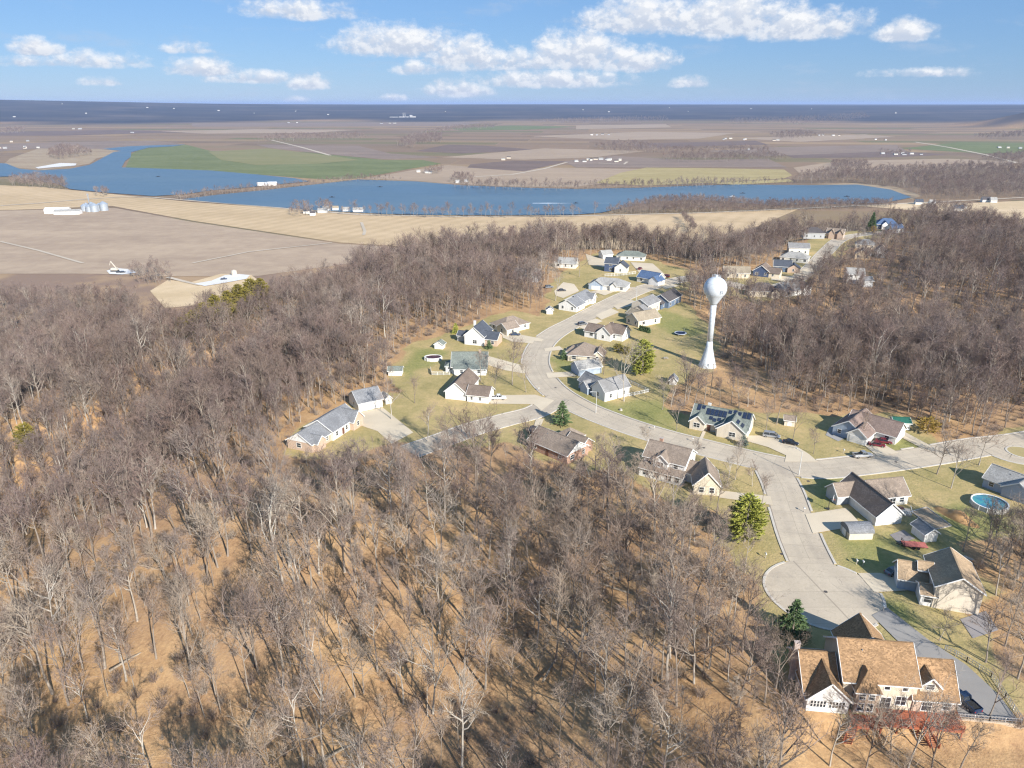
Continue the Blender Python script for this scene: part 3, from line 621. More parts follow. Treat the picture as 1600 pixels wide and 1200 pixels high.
# ---------------------------------------------------------------- houses
def SD(k):
    c = {'white': (0.78, 0.77, 0.74), 'cream': (0.66, 0.58, 0.45), 'tan': (0.56, 0.45, 0.32), 'beige': (0.66, 0.58, 0.47), 'grey': (0.45, 0.46, 0.47),
         'blue': (0.36, 0.43, 0.52), 'navy': (0.06, 0.09, 0.17), 'slate': (0.13, 0.18, 0.26), 'pale': (0.70, 0.68, 0.62), 'green': (0.45, 0.50, 0.46)}[k]
    return siding('siding_' + k, c)
BRICK = brick('red_brick', (0.36, 0.17, 0.10), (0.46, 0.25, 0.16))
BRICK2 = brick('tan_brick', (0.50, 0.33, 0.22), (0.58, 0.42, 0.30))
def RF(k):
    c = {'tan': (0.330, 0.205, 0.110), 'brown': (0.20, 0.155, 0.125), 'taupe': (0.27, 0.215, 0.170), 'grey': (0.25, 0.245, 0.24), 'lgrey': (0.34, 0.33, 0.31), 'slate': (0.085, 0.095, 0.115),
         'gblue': (0.225, 0.228, 0.235), 'green': (0.19, 0.21, 0.185), 'maroon': (0.25, 0.185, 0.155), 'dark': (0.10, 0.09, 0.09), 'blue': (0.09, 0.14, 0.24), 'khaki': (0.33, 0.275, 0.20), 'wtan': (0.40, 0.29, 0.185), 'metal': (0.05, 0.22, 0.16)}[k]
    return shingle('shingle_' + k, c, 0.38 if k == 'tan' else 0.25)
TH = 0.17
def roof_mesh(x0, x1, y0, y1, e, r, s, ov=0.42):
    b = MB(); tr = MB(); up = TH
    if s in 'xy':
        if s == 'y': T = lambda p: (p[1], p[0], p[2]); X0, X1, Y0, Y1 = y0, y1, x0, x1
        else: T = lambda p: p; X0, X1, Y0, Y1 = x0, x1, y0, y1
        ym = (Y0 + Y1) / 2; sl = r / ((Y1 - Y0) / 2); a0, a1 = X0 - ov * 0.85, X1 + ov * 0.85
        for sg, yb in ((-1, Y0), (1, Y1)):
            ye = yb + sg * ov; ze = e - ov * sl + up; zr = e + r + up
            b.slab([T(p) for p in ((a0, ye, ze), (a1, ye, ze), (a1, ym, zr), (a0, ym, zr))], TH)
            tr.bar(T((a0, ye + sg * 0.03, ze - 0.12)), T((a1, ye + sg * 0.03, ze - 0.12)), 0.06, 0.22)
            for a, k in ((a0, -1), (a1, 1)):
                tr.bar(T((a + k * 0.035, ye, ze - 0.10)), T((a + k * 0.035, ym, zr - 0.10)), 0.07, 0.26)
        b.bar(T((a0 + .02, ym, e + r + up + 0.02)), T((a1 - .02, ym, e + r + up + 0.02)), 0.34, 0.06)
    elif s == 'h':
        w, d = x1 - x0, y1 - y0; k = min(w, d) / 2; sl = r / k
        X0, X1, Y0, Y1 = x0 - ov, x1 + ov, y0 - ov, y1 + ov; ze = e - ov * sl + up; zr = e + r + up
        if w >= d: p, q = (x0 + k, (y0 + y1) / 2, zr), (x1 - k, (y0 + y1) / 2, zr)
        else: p, q = ((x0 + x1) / 2, y0 + k, zr), ((x0 + x1) / 2, y1 - k, zr)
        c = [(X0, Y0, ze), (X1, Y0, ze), (X1, Y1, ze), (X0, Y1, ze)]
        if w >= d:
            planes = [(c[0], c[1], q, p), (c[2], c[3], p, q), (c[3], c[0], p), (c[1], c[2], q)]
        else:
            planes = [(c[0], c[1], p), (c[1], c[2], q, p), (c[2], c[3], q), (c[3], c[0], p, q)]
        for pl in planes:
            pl = [v for i, v in enumerate(pl) if i == 0 or (Vector(v) - Vector(pl[i - 1])).length > 0.05]
            if len(pl) > 3 and (Vector(pl[0]) - Vector(pl[-1])).length < 0.05: pl = pl[:-1]
            b.slab(pl, TH)
        for i in range(4):
            a, d_ = Vector(c[i]), Vector(c[(i + 1) % 4]); o_ = Vector((0, 0, -0.12)); tr.bar(a + o_, d_ + o_, 0.07, 0.22)
    elif s == 'm':      # lean-to, high side at the back
        sl = r / (y1 - y0)
        b.slab([(x0 - .25, y0 - ov, e - ov * sl + up), (x1 + .25, y0 - ov, e - ov * sl + up), (x1 + .25, y1, e + r + up), (x0 - .25, y1, e + r + up)], TH)
        tr.bar((x0 - .25, y0 - ov - .03, e - ov * sl + up - .12), (x1 + .25, y0 - ov - .03, e - ov * sl + up - .12), 0.06, 0.2)
    return b, tr
def wall_mesh(x0, x1, y0, y1, z0, e, r, s):
    b = MB()
    if s == 'h' or s == 'o': return b.box(x0, y0, z0, x1, y1, e)
    if s == 'm':
        return b.add([(x0, y0, z0), (x1, y0, z0), (x1, y1, z0), (x0, y1, z0), (x0, y0, e), (x1, y0, e), (x1, y1, e + r), (x0, y1, e + r)],
                     [(0, 3, 2, 1), (4, 5, 6, 7), (0, 1, 5, 4), (1, 2, 6, 5), (2, 3, 7, 6), (3, 0, 4, 7)])
    if s == 'x':
        ym = (y0 + y1) / 2; p = [(y0, z0), (y1, z0), (y1, e), (ym, e + r), (y0, e)]
        vs = [(x0, y, z) for y, z in p] + [(x1, y, z) for y, z in p]
    else:
        xm = (x0 + x1) / 2; p = [(x0, z0), (x1, z0), (x1, e), (xm, e + r), (x0, e)]
        vs = [(x, y1, z) for x, z in p] + [(x, y0, z) for x, z in p]
    return b.add(vs, [(4, 3, 2, 1, 0), (5, 6, 7, 8, 9)] + [(i, (i + 1) % 5, (i + 1) % 5 + 5, i + 5) for i in range(5)])
def put_window(parent, face, u, z, w, h, box, fine=True, frame=WHITE):
    """a window on one face of a block: frame proud of the wall, pane proud of the frame's inner edge"""
    x0, x1, y0, y1 = box
    def T(a, d, zz):
        return {'f': (x0 + a, y0 - d, zz), 'b': (x1 - a, y1 + d, zz), 'l': (x0 - d, y1 - a, zz), 'r': (x1 + d, y0 + a, zz)}[face]
    def bx(b, a0, a1, d0, d1, zA, zB, mi=0):
        p, q = T(a0, d0, zA), T(a1, d1, zB)
        return b.box(min(p[0], q[0]), min(p[1], q[1]), zA, max(p[0], q[0]), max(p[1], q[1]), zB, mi)
    f = MB(); t = 0.10
    bx(f, u - w / 2 - t, u + w / 2 + t, -.02, .07, z + h, z + h + t); bx(f, u - w / 2 - t, u + w / 2 + t, -.02, .10, z - t, z)
    bx(f, u - w / 2 - t, u - w / 2, -.02, .07, z, z + h); bx(f, u + w / 2, u + w / 2 + t, -.02, .07, z, z + h)
    if h > 0.9: bx(f, u - w / 2, u + w / 2, -.02, .055, z + h / 2 - .035, z + h / 2 + .035)
    if w > 1.5: bx(f, u - .04, u + .04, -.02, .056, z, z + h)
    if fine:
        fo = f.build('window', frame, parent); g = MB(); bx(g, u - w / 2, u + w / 2, -.02, .03, z, z + h); g.build('pane', GLASS, fo)
    else:
        bx(f, u - w / 2, u + w / 2, -.02, .03, z, z + h, 1); f.build('window', [frame, GLASS], parent)
def put_panel(parent, name, face, u, z, w, h, box, mat, rows=1):
    x0, x1, y0, y1 = box; b = MB()
    for i in range(rows):
        za, zb = z + h * i / rows + (0.02 if i else 0), z + h * (i + 1) / rows
        if face == 'f': b.box(x0 + u - w / 2, y0 - .07, za, x0 + u + w / 2, y0 + .02, zb)
        elif face == 'l': b.box(x0 - .07, y1 - u - w / 2, za, x0 + .02, y1 - u + w / 2, zb)
        elif face == 'r': b.box(x1 - .02, y0 + u - w / 2, za, x1 + .07, y0 + u + w / 2, zb)
    return b.build(name, mat, parent)
GDOOR = simple('garage_door_paint', (0.74, 0.72, 0.68), 0.5, 0.04); DOORM = simple('door_paint', (0.16, 0.07, 0.05), 0.4, 0.1)
VENT = simple('vent_grey', (0.3, 0.3, 0.3), 0.5, 0.1)
HOUSES = []
def house(name, label, A, B, blocks, wall, roof, cat='house', far=False, chim=None, garage=(), door=None, wins=None, vents=2, auto=True, zoff=0.0):
    """blocks: (x0,x1,y0,y1,eave,rise,style[,wall][,roof]); x runs from A to B along the wall the photo shows, y away behind it"""
    A = Vector(A); B = Vector(B); d = B - A; L = d.length
    h = thing(name, label, cat, (A.x, A.y, zoff), math.atan2(d.y, d.x))
    full = []
    for i, bl in enumerate(blocks):
        x0, x1, y0, y1, e, r, s = bl[:7]
        if isinstance(x0, str): x0 = float(x0) * L
        if isinstance(x1, str): x1 = float(x1) * L
        if isinstance(wall, list): w = wall[i]
        else: w = wall
        w = bl[7] if len(bl) > 7 and bl[7] else w; rf = bl[8] if len(bl) > 8 and bl[8] else roof; z0 = bl[9] if len(bl) > 9 else -0.4
        eps = 0.004 * i; x0 += eps; x1 -= eps; y0 += eps * 1.3; y1 -= eps
        full.append((x0, x1, y0, y1, e, r, s, z0))
        wall_mesh(x0, x1, y0, y1, z0, e, r, s).build('wall', w, h)
        rb, tr = roof_mesh(x0, x1, y0, y1, e, r, s)
        ro = rb.build('roof', rf, h)
        if not far or i == 0: tr.build('fascia', WHITE, ro)
        if i == 0 and vents and s in 'xh' and not far:
            for k in range(vents):
                vx = x0 + (x1 - x0) * (0.3 + 0.35 * k); vy = y0 + (y1 - y0) * 0.36; vz = e + r * 0.72
                MB().lathe([(0.09, vz - .3), (0.09, vz + .45)], 6, vx, vy).build('vent_pipe', VENT, ro)
    def covered(i, px, py):
        return any(j != i and a < px < b and c < py < d_ for j, (a, b, c, d_, *_) in enumerate(full))
    spec = list(wins or [])
    gset = {(g[0], g[1]) for g in garage}
    if auto:
        for i, (x0, x1, y0, y1, e, r, s, z0) in enumerate(full):
            for face in 'flr':
                if (i, face) in gset: continue
                ln = (x1 - x0) if face == 'f' else (y1 - y0)
                n = int(ln / (4.2 if face == 'f' else 4.6))
                for k in range(n):
                    u = ln * (k + 0.5) / n + (0.25 if k % 2 else -0.2)
                    px, py = {'f': (x0 + u, y0 - .2), 'l': (x0 - .2, y1 - u), 'r': (x1 + .2, y0 + u)}[face]
                    if covered(i, px, py): continue
                    if door and door[0] == i and door[1] == face and abs(u - door[2]) < 1.3: continue
                    for zz in ([1.0, 3.7] if e > 4.6 else [1.0]): spec.append((i, face, u, zz, 1.5 if (k + i) % 3 == 0 else 1.0, 1.35))
    for (i, face, u, z, w, hh) in spec: put_window(h, face, u, z, w, hh, full[i][:4], not far)
    for (i, face, u, w, *rest) in garage: put_panel(h, 'garage_door', face, u, 0.05, w, 2.2, full[i][:4], GDOOR, 1 if far else 4)
    if door: put_panel(h, 'door', door[1], door[2], 0.15, 1.0, 2.05, full[door[0]][:4], DOORM)
    if chim:
        cx, cy, zt, cm = chim
        MB().box(cx - .45, cy - .35, -.2, cx + .45, cy + .35, zt).box(cx - .53, cy - .43, zt, cx + .53, cy + .43, zt + .15).build('chimney', cm, h)
    HOUSES.append((h, full, L)); return h

# --- the large house by the turning circle, with its deck
FG = house('house', 'large tan-roofed house with red-brown deck below the turning circle', (55.5, 94.7), (67.2, 93.45),
      [(0, 11.8, 0, 10.4, 5.4, 4.1, 'x', None, None, -3.6), (11.5, 18.3, -0.2, 8.4, 3.0, 4.4, 'x', BRICK2, None, -3.6), (-6.2, -0.75, -0.6, 9.8, 2.9, 3.9, 'x', BRICK2, None, -3.6),
       (-6.05, 0.75, -1.9, 4.0, 2.8, 3.3, 'y', SD('white'), None, -3.6), (3.0, 11.2, 9.0, 14.9, 3.3, 4.0, 'y', BRICK2, None, -.4), (1.7, 5.3, -1.5, 3.4, 4.9, 2.3, 'h', BRICK2, None, -3.6),
       (12.4, 15.4, 0.4, 4.2, 5.15, 1.55, 'y', SD('cream'), None, 3.4)], SD('cream'), RF('tan'), auto=False,
      wins=[(0, 'f', 7.0, 4.0, .85, .8), (0, 'f', 9.9, 4.0, .85, .8), (0, 'f', 9.6, 1.0, 1.6, 1.7), (0, 'f', 7.2, 0.2, 1.6, 2.1), (6, 'f', 1.5, 4.35, 1.2, 1.0), (5, 'f', 1.0, 2.9, .9, 1.3), (5, 'f', 2.5, 2.9, .9, 1.3),
            (5, 'f', 1.0, 0.5, .9, 1.5), (5, 'f', 2.5, 0.5, .9, 1.5), (5, 'l', 3.6, 3.0, .9, 1.3), (5, 'l', 3.6, 0.4, .9, 1.4), (1, 'f', 2.2, 0.4, 1.5, 2.0), (1, 'f', 5.4, .9, 1.3, 1.3), (0, 'l', 8, 1.1, 1.1, 1.4), (0, 'l', 4, 4.0, 1.0, 1.2)]
      + [(3, 'f', 0.75 + 0.52 * k + (0.42 if k > 4 else 0), 1.0, .36, 1.25) for k in range(10)], chim=(-6.65, 5.2, 8.0, simple('chimney_stone', (0.55, 0.45, 0.40), .9, .25, 2.0)), vents=1)
# round-arched gable board of the sunroom, garage doors facing the drive, deck with stairs and rails
put_panel(FG, 'garage_door', 'r', 2.4, 0.05, 2.6, 2.2, (11.5, 18.3, -0.2, 8.4), GDOOR, 4); put_panel(FG, 'garage_door', 'r', 5.9, 0.05, 2.6, 2.2, (11.5, 18.3, -0.2, 8.4), GDOOR, 4)
def deck_part():
    m, t, bs = new_mat('red_deck_stain')
    oc = t.n('ShaderNodeTexCoord').outputs['Object']; x, y, z = t.xyz(oc)
    n = t.noise(t.cxyz(t.m('MULTIPLY', x, 0.6), t.m('MULTIPLY', y, 8.0), z), 1.0, 4, 0.7)
    t.l(t.mix(t.mapr(n, .3, .7), (0.26, 0.070, 0.035), (0.42, 0.14, 0.07)), bs.inputs['Base Color']); bs.inputs['Roughness'].default_value = 0.75
    def rail(b, p, q, h=1.0):
        p = Vector(p); q = Vector(q); n = max(1, int((q - p).length / 1.6))
        for k in range(n + 1):
            c = p.lerp(q, k / n); b.bar(c, c + Vector((0, 0, h)), .10)
        for zz in (0.15, h): b.bar(p + Vector((0, 0, zz)), q + Vector((0, 0, zz)), .07, .05)
        nb = int((q - p).length / 0.28)
        for k in range(nb): c = p.lerp(q, (k + .5) / nb); b.bar(c + Vector((0, 0, .15)), c + Vector((0, 0, h)), .035)
    D = thing('deck', 'red-brown timber deck with stairs on the near side of the large house', 'deck', FG.location, FG.rotation_euler.z)
    f = MB()
    for k in range(20): f.box(5.3, -3.75 + k * .18, -.02, 18.4, -3.75 + k * .18 + .165, .06)
    for k in range(15): f.box(0.9, -4.6 + k * .18, -.02, 5.29, -4.6 + k * .18 + .165, .06)
    f.box(.9, -4.7, -.28, 5.3, -4.62, .05); f.box(5.3, -3.84, -.28, 18.4, -3.77, .05); f.build('deck_boards', m, D)
    for (x, y) in ((1.1, -4.5), (3.2, -4.5), (5.2, -4.5), (8.2, -3.6), (11.4, -3.6), (14.6, -3.6), (18.2, -3.6)):
        MB().box(x - .09, y - .09, -4.2, x + .09, y + .09, -.05).build('post', m, D)
    for p, q in (((2.5, -4.62, .06), (5.3, -4.62, .06)), ((5.32, -4.62, .06), (5.32, -3.8, .06)), ((5.4, -3.75, .06), (11.6, -3.75, .06)), ((13.2, -3.75, .06), (18.35, -3.75, .06)), ((18.35, -3.7, .06), (18.35, -.4, .06)), ((.92, -4.6, .06), (.92, -2.0, .06))):
        b = MB(); rail(b, p, q); b.build('railing', m, D)
    NS = 9
    for sx, top, dx, dy, dz in ((.9, -4.65, -.16, -.22, -.19), (12.4, -3.8, .10, -.24, -.19)):
        s = MB(); 
        for k in range(NS): s.box(sx - .62 + dx * k, top + dy * (k + 1), .02 + dz * (k + 1), sx + .62 + dx * k, top + dy * k + .03, .07 + dz * (k + 1))
        for o_ in (-.66, .66):
            s.bar((sx + o_, top, -.1), (sx + o_ + dx * NS, top + dy * NS, -.1 + dz * NS), .06, .28)
        s.build('stairs', m, D)
        for o_ in (-.66, .66):
            b = MB(); rail(b, (sx + o_, top - .05, .06), (sx + o_ + dx * NS, top + dy * NS, .06 + dz * NS), .9); b.build('railing', m, D)
deck_part()

# --- near and middle houses
house('house', 'beige two-storey house right of the turning circle, brown and tan roofs', (84.80, 120.07), (92.72, 117.53),
      [(0, 8.3, 0, 10.6, 5.3, 2.7, 'y'), (-5.6, 1.0, 4.6, 10.2, 2.8, 2.4, 'x', SD('blue')), (-2.2, .5, .2, 4.4, 2.7, 1.0, 'x', SD('white')), (-2.0, .4, 5.9, 8.2, 5.0, 1.0, 'x', SD('pale'), None, 3.0)], SD('beige'), RF('wtan'),
      garage=[(1, 'l', 2.8, 4.6)], wins=[(3, 'l', 1.2, 3.9, .9, .8), (2, 'f', 1.3, .9, 1.4, 1.5)], auto=False, vents=0)
house('house', 'L-shaped house with two-tone brown roof and bright white gable east of the cul-de-sac stem', (87.53, 150.27), (93.81, 151.41),
      [(0, 7.0, 0, 15.5, 2.8, 3.1, 'y', SD('white'), RF('brown')), (4.6, 14.6, 7.8, 15.2, 2.8, 2.9, 'x', SD('pale'), RF('taupe')), (-3.4, 2.5, 10.5, 15.3, 2.7, 2.2, 'x', SD('grey'), RF('taupe'))], SD('white'), RF('brown'),
      wins=[(1, 'f', 8.2, .9, 1.2, 1.3), (1, 'f', 5.6, 0.2, 1.6, 2.0), (1, 'f', 3.4, 1.0, 1.0, 1.2)], auto=False, garage=[(0, 'l', 9.6, 4.8)], vents=0)
SOL = house('house', 'grey-green-roofed house carrying dark solar panels along the street bend', (55.98, 207.21), (71.55, 198.82),
      [(0, 17.4, 0, 9.6, 2.8, 3.5, 'x'), ('0', '0.26', -.9, 4.5, 2.8, 2.0, 'y'), ('0.50', '0.97', -2.6, 4.6, 2.9, 3.1, 'y'), ('0.46', '0.72', -1.3, 4.2, 2.8, 1.7, 'y')], SD('beige'), RF('green'), chim=(4.2, 5.4, 7.0, SD('pale')),
      wins=[(1, 'f', 2.2, 1.0, 1.9, 1.4), (2, 'f', 4.6, 1.0, 1.8, 1.3), (3, 'f', 1.3, 1.0, 1.2, 1.3)], auto=False, door=(0, 'f', 5.8), garage=[(0, 'r', 4.6, 4.8)], vents=0)
def solar_panels():
    m, t, bs = new_mat('solar_panel')
    oc = t.n('ShaderNodeTexCoord').outputs['Object']; x, y, z = t.xyz(oc)
    g = t.m('MAXIMUM', t.m('LESS_THAN', t.m('FRACT', t.m('MULTIPLY', x, 6.0)), .06), t.m('LESS_THAN', t.m('FRACT', t.m('MULTIPLY', y, 6.0)), .06))
    t.l(t.mix(t.m('MULTIPLY', g, .35), (0.016, 0.026, 0.055), (0.16, 0.18, 0.22)), bs.inputs['Base Color']); bs.inputs['Roughness'].default_value = 0.18
    fm = simple('panel_frame', (0.05, 0.05, 0.055), .4, .1)
    ox, h = SOL, SOL.location; sl = 3.5 / 4.8; an = math.atan(sl)
    def panel(w, l):
        b = MB(); b.box(0, 0, 0, w, l, .04, 1); b.add([(.04, .04, .045), (w - .04, .04, .045), (w - .04, l - .04, .045), (.04, l - .04, .045)], [(0, 1, 2, 3)], 0); return b.mesh('solar_panel', [m, fm])
    tall, small = panel(1.12, 2.35), panel(1.05, 1.25)
    for x, y, me in [(.9, 2.9, tall), (2.3, 3.55, small)] + [(4.0 + 1.27 * k, 2.1, tall) for k in range(5)] + [(10.5, 3.5, small), (12.0, 3.9, small), (13.4, 3.5, small), (14.9, 2.9, tall), (16.2, 2.9, tall), (5.4, .8, small), (6.6, .4, small), (7.9, .8, small)]:
        o = obj('solar_panel', me, SOL, (x, y, 2.8 + y * sl + .27)); o.rotation_euler = (an, 0, 0)
    bx0, bx1 = .50 * 17.7, .97 * 17.7; xm = (bx0 + bx1) / 2; s2 = 3.1 / ((bx1 - bx0) / 2); a2 = math.atan(s2)
    for k in range(2):
        for j in range(2):
            xx = xm + 1.0 + 1.35 * j; o = obj('solar_panel', small, SOL, (xx, -1.8 + 1.5 * k + .3 * j, 2.9 + 3.1 - (xx - xm) * s2 + .25)); o.rotation_euler = (0, a2, 0)
solar_panels()
house('house', 'brown-maroon roofed house with white gable and two dark red cars outside', (98.73, 202.48), (105.15, 196.16),
      [(0, 8.6, 0, 13.0, 2.8, 2.9, 'y', SD('blue')), (4.9, 10.0, -1.2, 5.5, 2.7, 2.0, 'y', SD('white'))][:1] + [(5.0, 10.5, -1.6, 4.8, 2.7, 2.1, 'y', SD('white')), (2.0, 16.5, 5.2, 13.6, 2.8, 3.0, 'x', SD('pale'))], SD('blue'), RF('maroon'), vents=0,
      garage=[(1, 'f', 2.7, 4.0)], auto=False, wins=[(0, 'f', 2.0, 1.0, 1.0, 1.2), (2, 'f', 12.0, 1.0, 1.2, 1.2)])
house('house', 'long pale blue house behind the round swimming pool at the right edge', (125.06, 169.66), (130.95, 161.06),
      [(0, 16.0, 0, 7.6, 2.8, 2.6, 'x'), (5.0, 12.0, -1.1, 6.0, 2.8, 2.4, 'y')], SD('blue'), RF('lgrey'), wins=[(0, 'f', 2.0, 1, 1.1, 1.1), (0, 'f', 7, .2, 1.7, 2.0)], auto=False)
house('house', 'two-storey cream house with arched gable and brick chimney among bare trees', (36.08, 177.55), (46.66, 171.05),
      [(0, 11.6, 0, 9.0, 5.3, 2.8, 'x', SD('white')), (3.2, 7.2, -1.0, 4.2, 5.4, 1.7, 'y', SD('white')), (-.3, 11.9, -2.1, .2, 2.6, .9, 'm', SD('white'), RF('taupe')), (9.0, 15.5, 1.2, 6.8, 2.9, 2.2, 'x', SD('white'))], SD('white'), RF('taupe'), chim=(2.9, 5.2, 9.0, BRICK), vents=0,
      wins=[(1, 'f', 2.0, 3.6, 1.6, 1.3), (0, 'f', 1.4, 3.6, 1.1, 1.2), (0, 'f', 9.2, 3.6, 1.1, 1.2), (2, 'f', 2.0, .7, 1.6, 1.5), (2, 'f', 5.0, .7, 1.6, 1.5), (2, 'f', 8.4, .7, 1.6, 1.5), (2, 'f', 10.8, .7, 1.0, 1.5), (0, 'l', 4, 3.6, 1.1, 1.2)], auto=False)
house('garage', 'cream gabled double garage wing right of the brick-chimney house', (47.27, 165.60), (53.52, 164.61), [(0, 6.6, 0, 8.6, 3.0, 3.5, 'y')], SD('cream'), RF('taupe'), cat='garage', auto=False, wins=[(0, 'f', 2.0, .8, 1.2, 1.4), (0, 'f', 4.6, .8, 1.2, 1.4)])
house('house', 'brick and white ranch house with taupe roof at the street corner', (4.92, 192.69), (15.87, 181.72),
      [(0, 15.0, 0, 9.2, 2.9, 2.7, 'x', BRICK), (8.0, 14.0, 7.5, 12.5, 2.8, 1.8, 'x', BRICK), (3.2, 9.2, 8.4, 14.4, 2.8, 2.1, 'h', BRICK)], BRICK, RF('taupe'), chim=None, door=(0, 'f', 7.4))
_h = HOUSES[-1][0]; MB().add([(15.03, .35, 2.95), (15.03, 8.85, 2.95), (15.03, 4.6, 5.4)], [(0, 1, 2)]).build('gable_siding', SD('white'), _h)
_r = house('house', 'long brick ranch house with grey roof at the edge of the wood', (-58.22, 189.33), (-49.31, 210.13),
      [(0, 9.4, 0, 8.8, 2.8, 2.7, 'x', BRICK2), (9.2, 22.6, -.7, 9.3, 3.1, 2.9, 'x', SD('pale')), (17.8, 22.9, -2.2, 4.0, 3.1, 2.6, 'y', BRICK2), (1.2, 5.0, -1.2, 4.0, 2.8, 1.6, 'y', BRICK2)], BRICK2, RF('gblue'), door=(1, 'f', 5.2))
MB().add([(-.03, .3, 2.9), (-.03, 8.5, 2.9), (-.03, 4.4, 5.35)], [(0, 1, 2)]).build('gable_siding', SD('white'), _r)
house('garage', 'white detached garage with grey roof behind the long brick ranch', (-50.52, 219.36), (-43.64, 223.68), [(0, 8.4, 0, 9.0, 3.1, 2.8, 'x')], SD('white'), RF('gblue'), cat='garage', auto=False, wins=[(0, 'l', 4.5, 1.1, .9, 1.0)], garage=[(0, 'f', 2.3, 3.0), (0, 'f', 6.1, 3.0)])
house('house', 'white house with steep brown roof, gable towards the wood, pickup in its drive', (-22.99, 231.03), (-16.25, 229.29), [(0, 7.4, 0, 15.0, 3.0, 3.2, 'y'), (8.0, 15.6, -.6, 6.2, 2.7, 2.2, 'x'), (5.8, 9.0, 1.2, 5.4, 2.7, 2.0, 'x')], SD('white'), RF('brown'), auto=False,
      wins=[(1, 'f', 1.7, .9, .7, 1.1), (1, 'f', 4.7, .9, .7, 1.1)], garage=[(1, 'r', 3.4, 4.6)])
house('house', 'broad grey-green roofed house with white porch between two white gabled houses', (-22.70, 255.78), (-9.42, 255.78), [(0, 13.2, 0, 11.5, 2.9, 3.8, 'x'), (1.0, 13.0, -1.8, .5, 2.5, .8, 'm'), (-2.4, 2.5, 1.5, 6.5, 2.6, 1.6, 'h')], SD('white'), RF('green'), chim=(10.5, 5.5, 7.6, BRICK2))
house('house', 'tall white gabled house with dark slate roof near the left woods', (-20.05, 291.58), (-11.56, 288.98), [(0, 8.6, 0, 11.0, 4.2, 3.6, 'y'), (7.6, 14.0, 1.0, 8.4, 3.0, 2.2, 'x', BRICK2), (-4.6, .5, 3.5, 8.0, 2.6, 1.4, 'x', SD('grey'))], SD('white'), RF('slate'), chim=(2.4, 6.5, 8.6, SD('white')), auto=False, wins=[(0, 'f', 4.6, .8, 1.7, 1.5), (1, 'f', 4.5, 1, 1.2, 1.2)])
house('house', 'tan hip-roofed house beside the street bend, next to the slate-roofed house', (-3.11, 306.17), (11.71, 318.00), [(0, 14.0, 0, 10.5, 2.8, 2.9, 'h'), (-1.0, 6.0, -2.6, 4.2, 2.8, 2.1, 'x', SD('cream'))], SD('pale'), RF('taupe'), garage=[(1, 'r', 2.8, 4.0)])
house('house', 'white-gabled house with shade-tinted walls and picket fence inside the street bend', (23.87, 241.28), (31.62, 229.29), [(0, 9.4, 0, 6.5, 3.2, 2.4, 'x', SD('blue')), (8.2, 15.2, -.6, 10.5, 3.6, 3.0, 'y', SD('white')), (3.0, 7.0, -1.6, 3.0, 2.8, 1.8, 'y', SD('blue'))], SD('blue'), RF('grey'), chim=None)  # blue siding paints shade onto the street-side blocks; the lit gable stays white
house('garage', 'grey-roofed attached garage wing above the white-gabled corner house', (24.87, 253.03), (35.18, 257.17), [(0, 9.6, 0, 6.4, 2.8, 2.0, 'x')], SD('blue'), RF('lgrey'), cat='garage', auto=False)
house('house', 'tan brick house with hipped taupe roof in the middle of the inner row', (22.05, 270.34), (31.70, 268.06), [(0, 10.6, 0, 12.0, 2.8, 3.3, 'h'), (9.4, 13.8, 1.2, 8.0, 2.6, 1.8, 'y', SD('cream')), (-1.4, 3.0, 4.0, 9.5, 2.7, 1.6, 'h')], SD('cream'), RF('taupe'))
house('house', 'white multi-gabled house with small back deck in the inner row', (31.63, 302.40), (37.38, 298.72), [(0, 7.0, 0, 8.0, 2.9, 2.3, 'x'), (6.2, 12.6, -.6, 8.0, 3.2, 2.8, 'y'), (9.4, 17.0, 2.4, 10.2, 3.2, 3.0, 'x')], SD('white'), RF('brown'))
house('house', 'cream house with wide taupe gable roof and row of small arborvitae', (52.87, 323.17), (58.06, 314.97), [(0, 8.4, 0, 13.5, 3.0, 2.8, 'y'), (-6.2, 1.5, 5.5, 12.0, 2.7, 2.0, 'x')], SD('cream'), RF('khaki'))
house('house', 'tan two-level house with dark panels on its roof in the inner row', (65.45, 337.35), (75.70, 350.26), [(0, 12.0, 0, 9.0, 4.6, 2.4, 'x'), (-4.5, 1.5, -1.0, 6.0, 2.9, 2.1, 'x')], SD('beige'), RF('grey'), far=True)
house('house', 'dark slate-blue house at the wood end of the inner row', (77.69, 349.05), (93.79, 372.05), [(0, 16.0, 0, 9.0, 3.6, 2.8, 'x'), (-4.0, 2.0, 2.0, 8.0, 2.8, 2.0, 'x')], SD('slate'), RF('dark'), far=True)
house('house', 'white house with dark grey roof above the street bend, walk to the kerb', (34.81, 350.26), (45.77, 368.02), [(0, 14.0, 0, 9.5, 2.9, 2.9, 'x'), (-9.0, .6, -1.4, 8.2, 2.8, 2.7, 'x'), (9.0, 13.5, -1.4, 4.0, 2.9, 2.2, 'y')], SD('white'), RF('gblue'))
house('house', 'low grey ranch house facing the far junction', (42.31, 390.44), (60.99, 383.17), [(0, 20.5, 0, 10.5, 2.8, 2.9, 'h'), (0.3, 8.0, -1.6, 5.0, 2.8, 2.5, 'y', SD('blue')), (12, 15.5, -1.2, 4.0, 2.7, 1.8, 'y')], SD('pale'), RF('lgrey'), far=True, garage=[(1, 'f', 4.0, 4.8)])
house('house', 'blue-roofed white house right of the grey ranch by the far junction', (71.47, 407.34), (81.80, 397.96), [(0, 12.5, 0, 9.5, 2.9, 3.0, 'x'), (9.0, 15.0, -2.0, 5.0, 2.8, 2.3, 'y', SD('white'))], SD('pale'), RF('blue'), far=True, garage=[(1, 'f', 3, 4.0)])
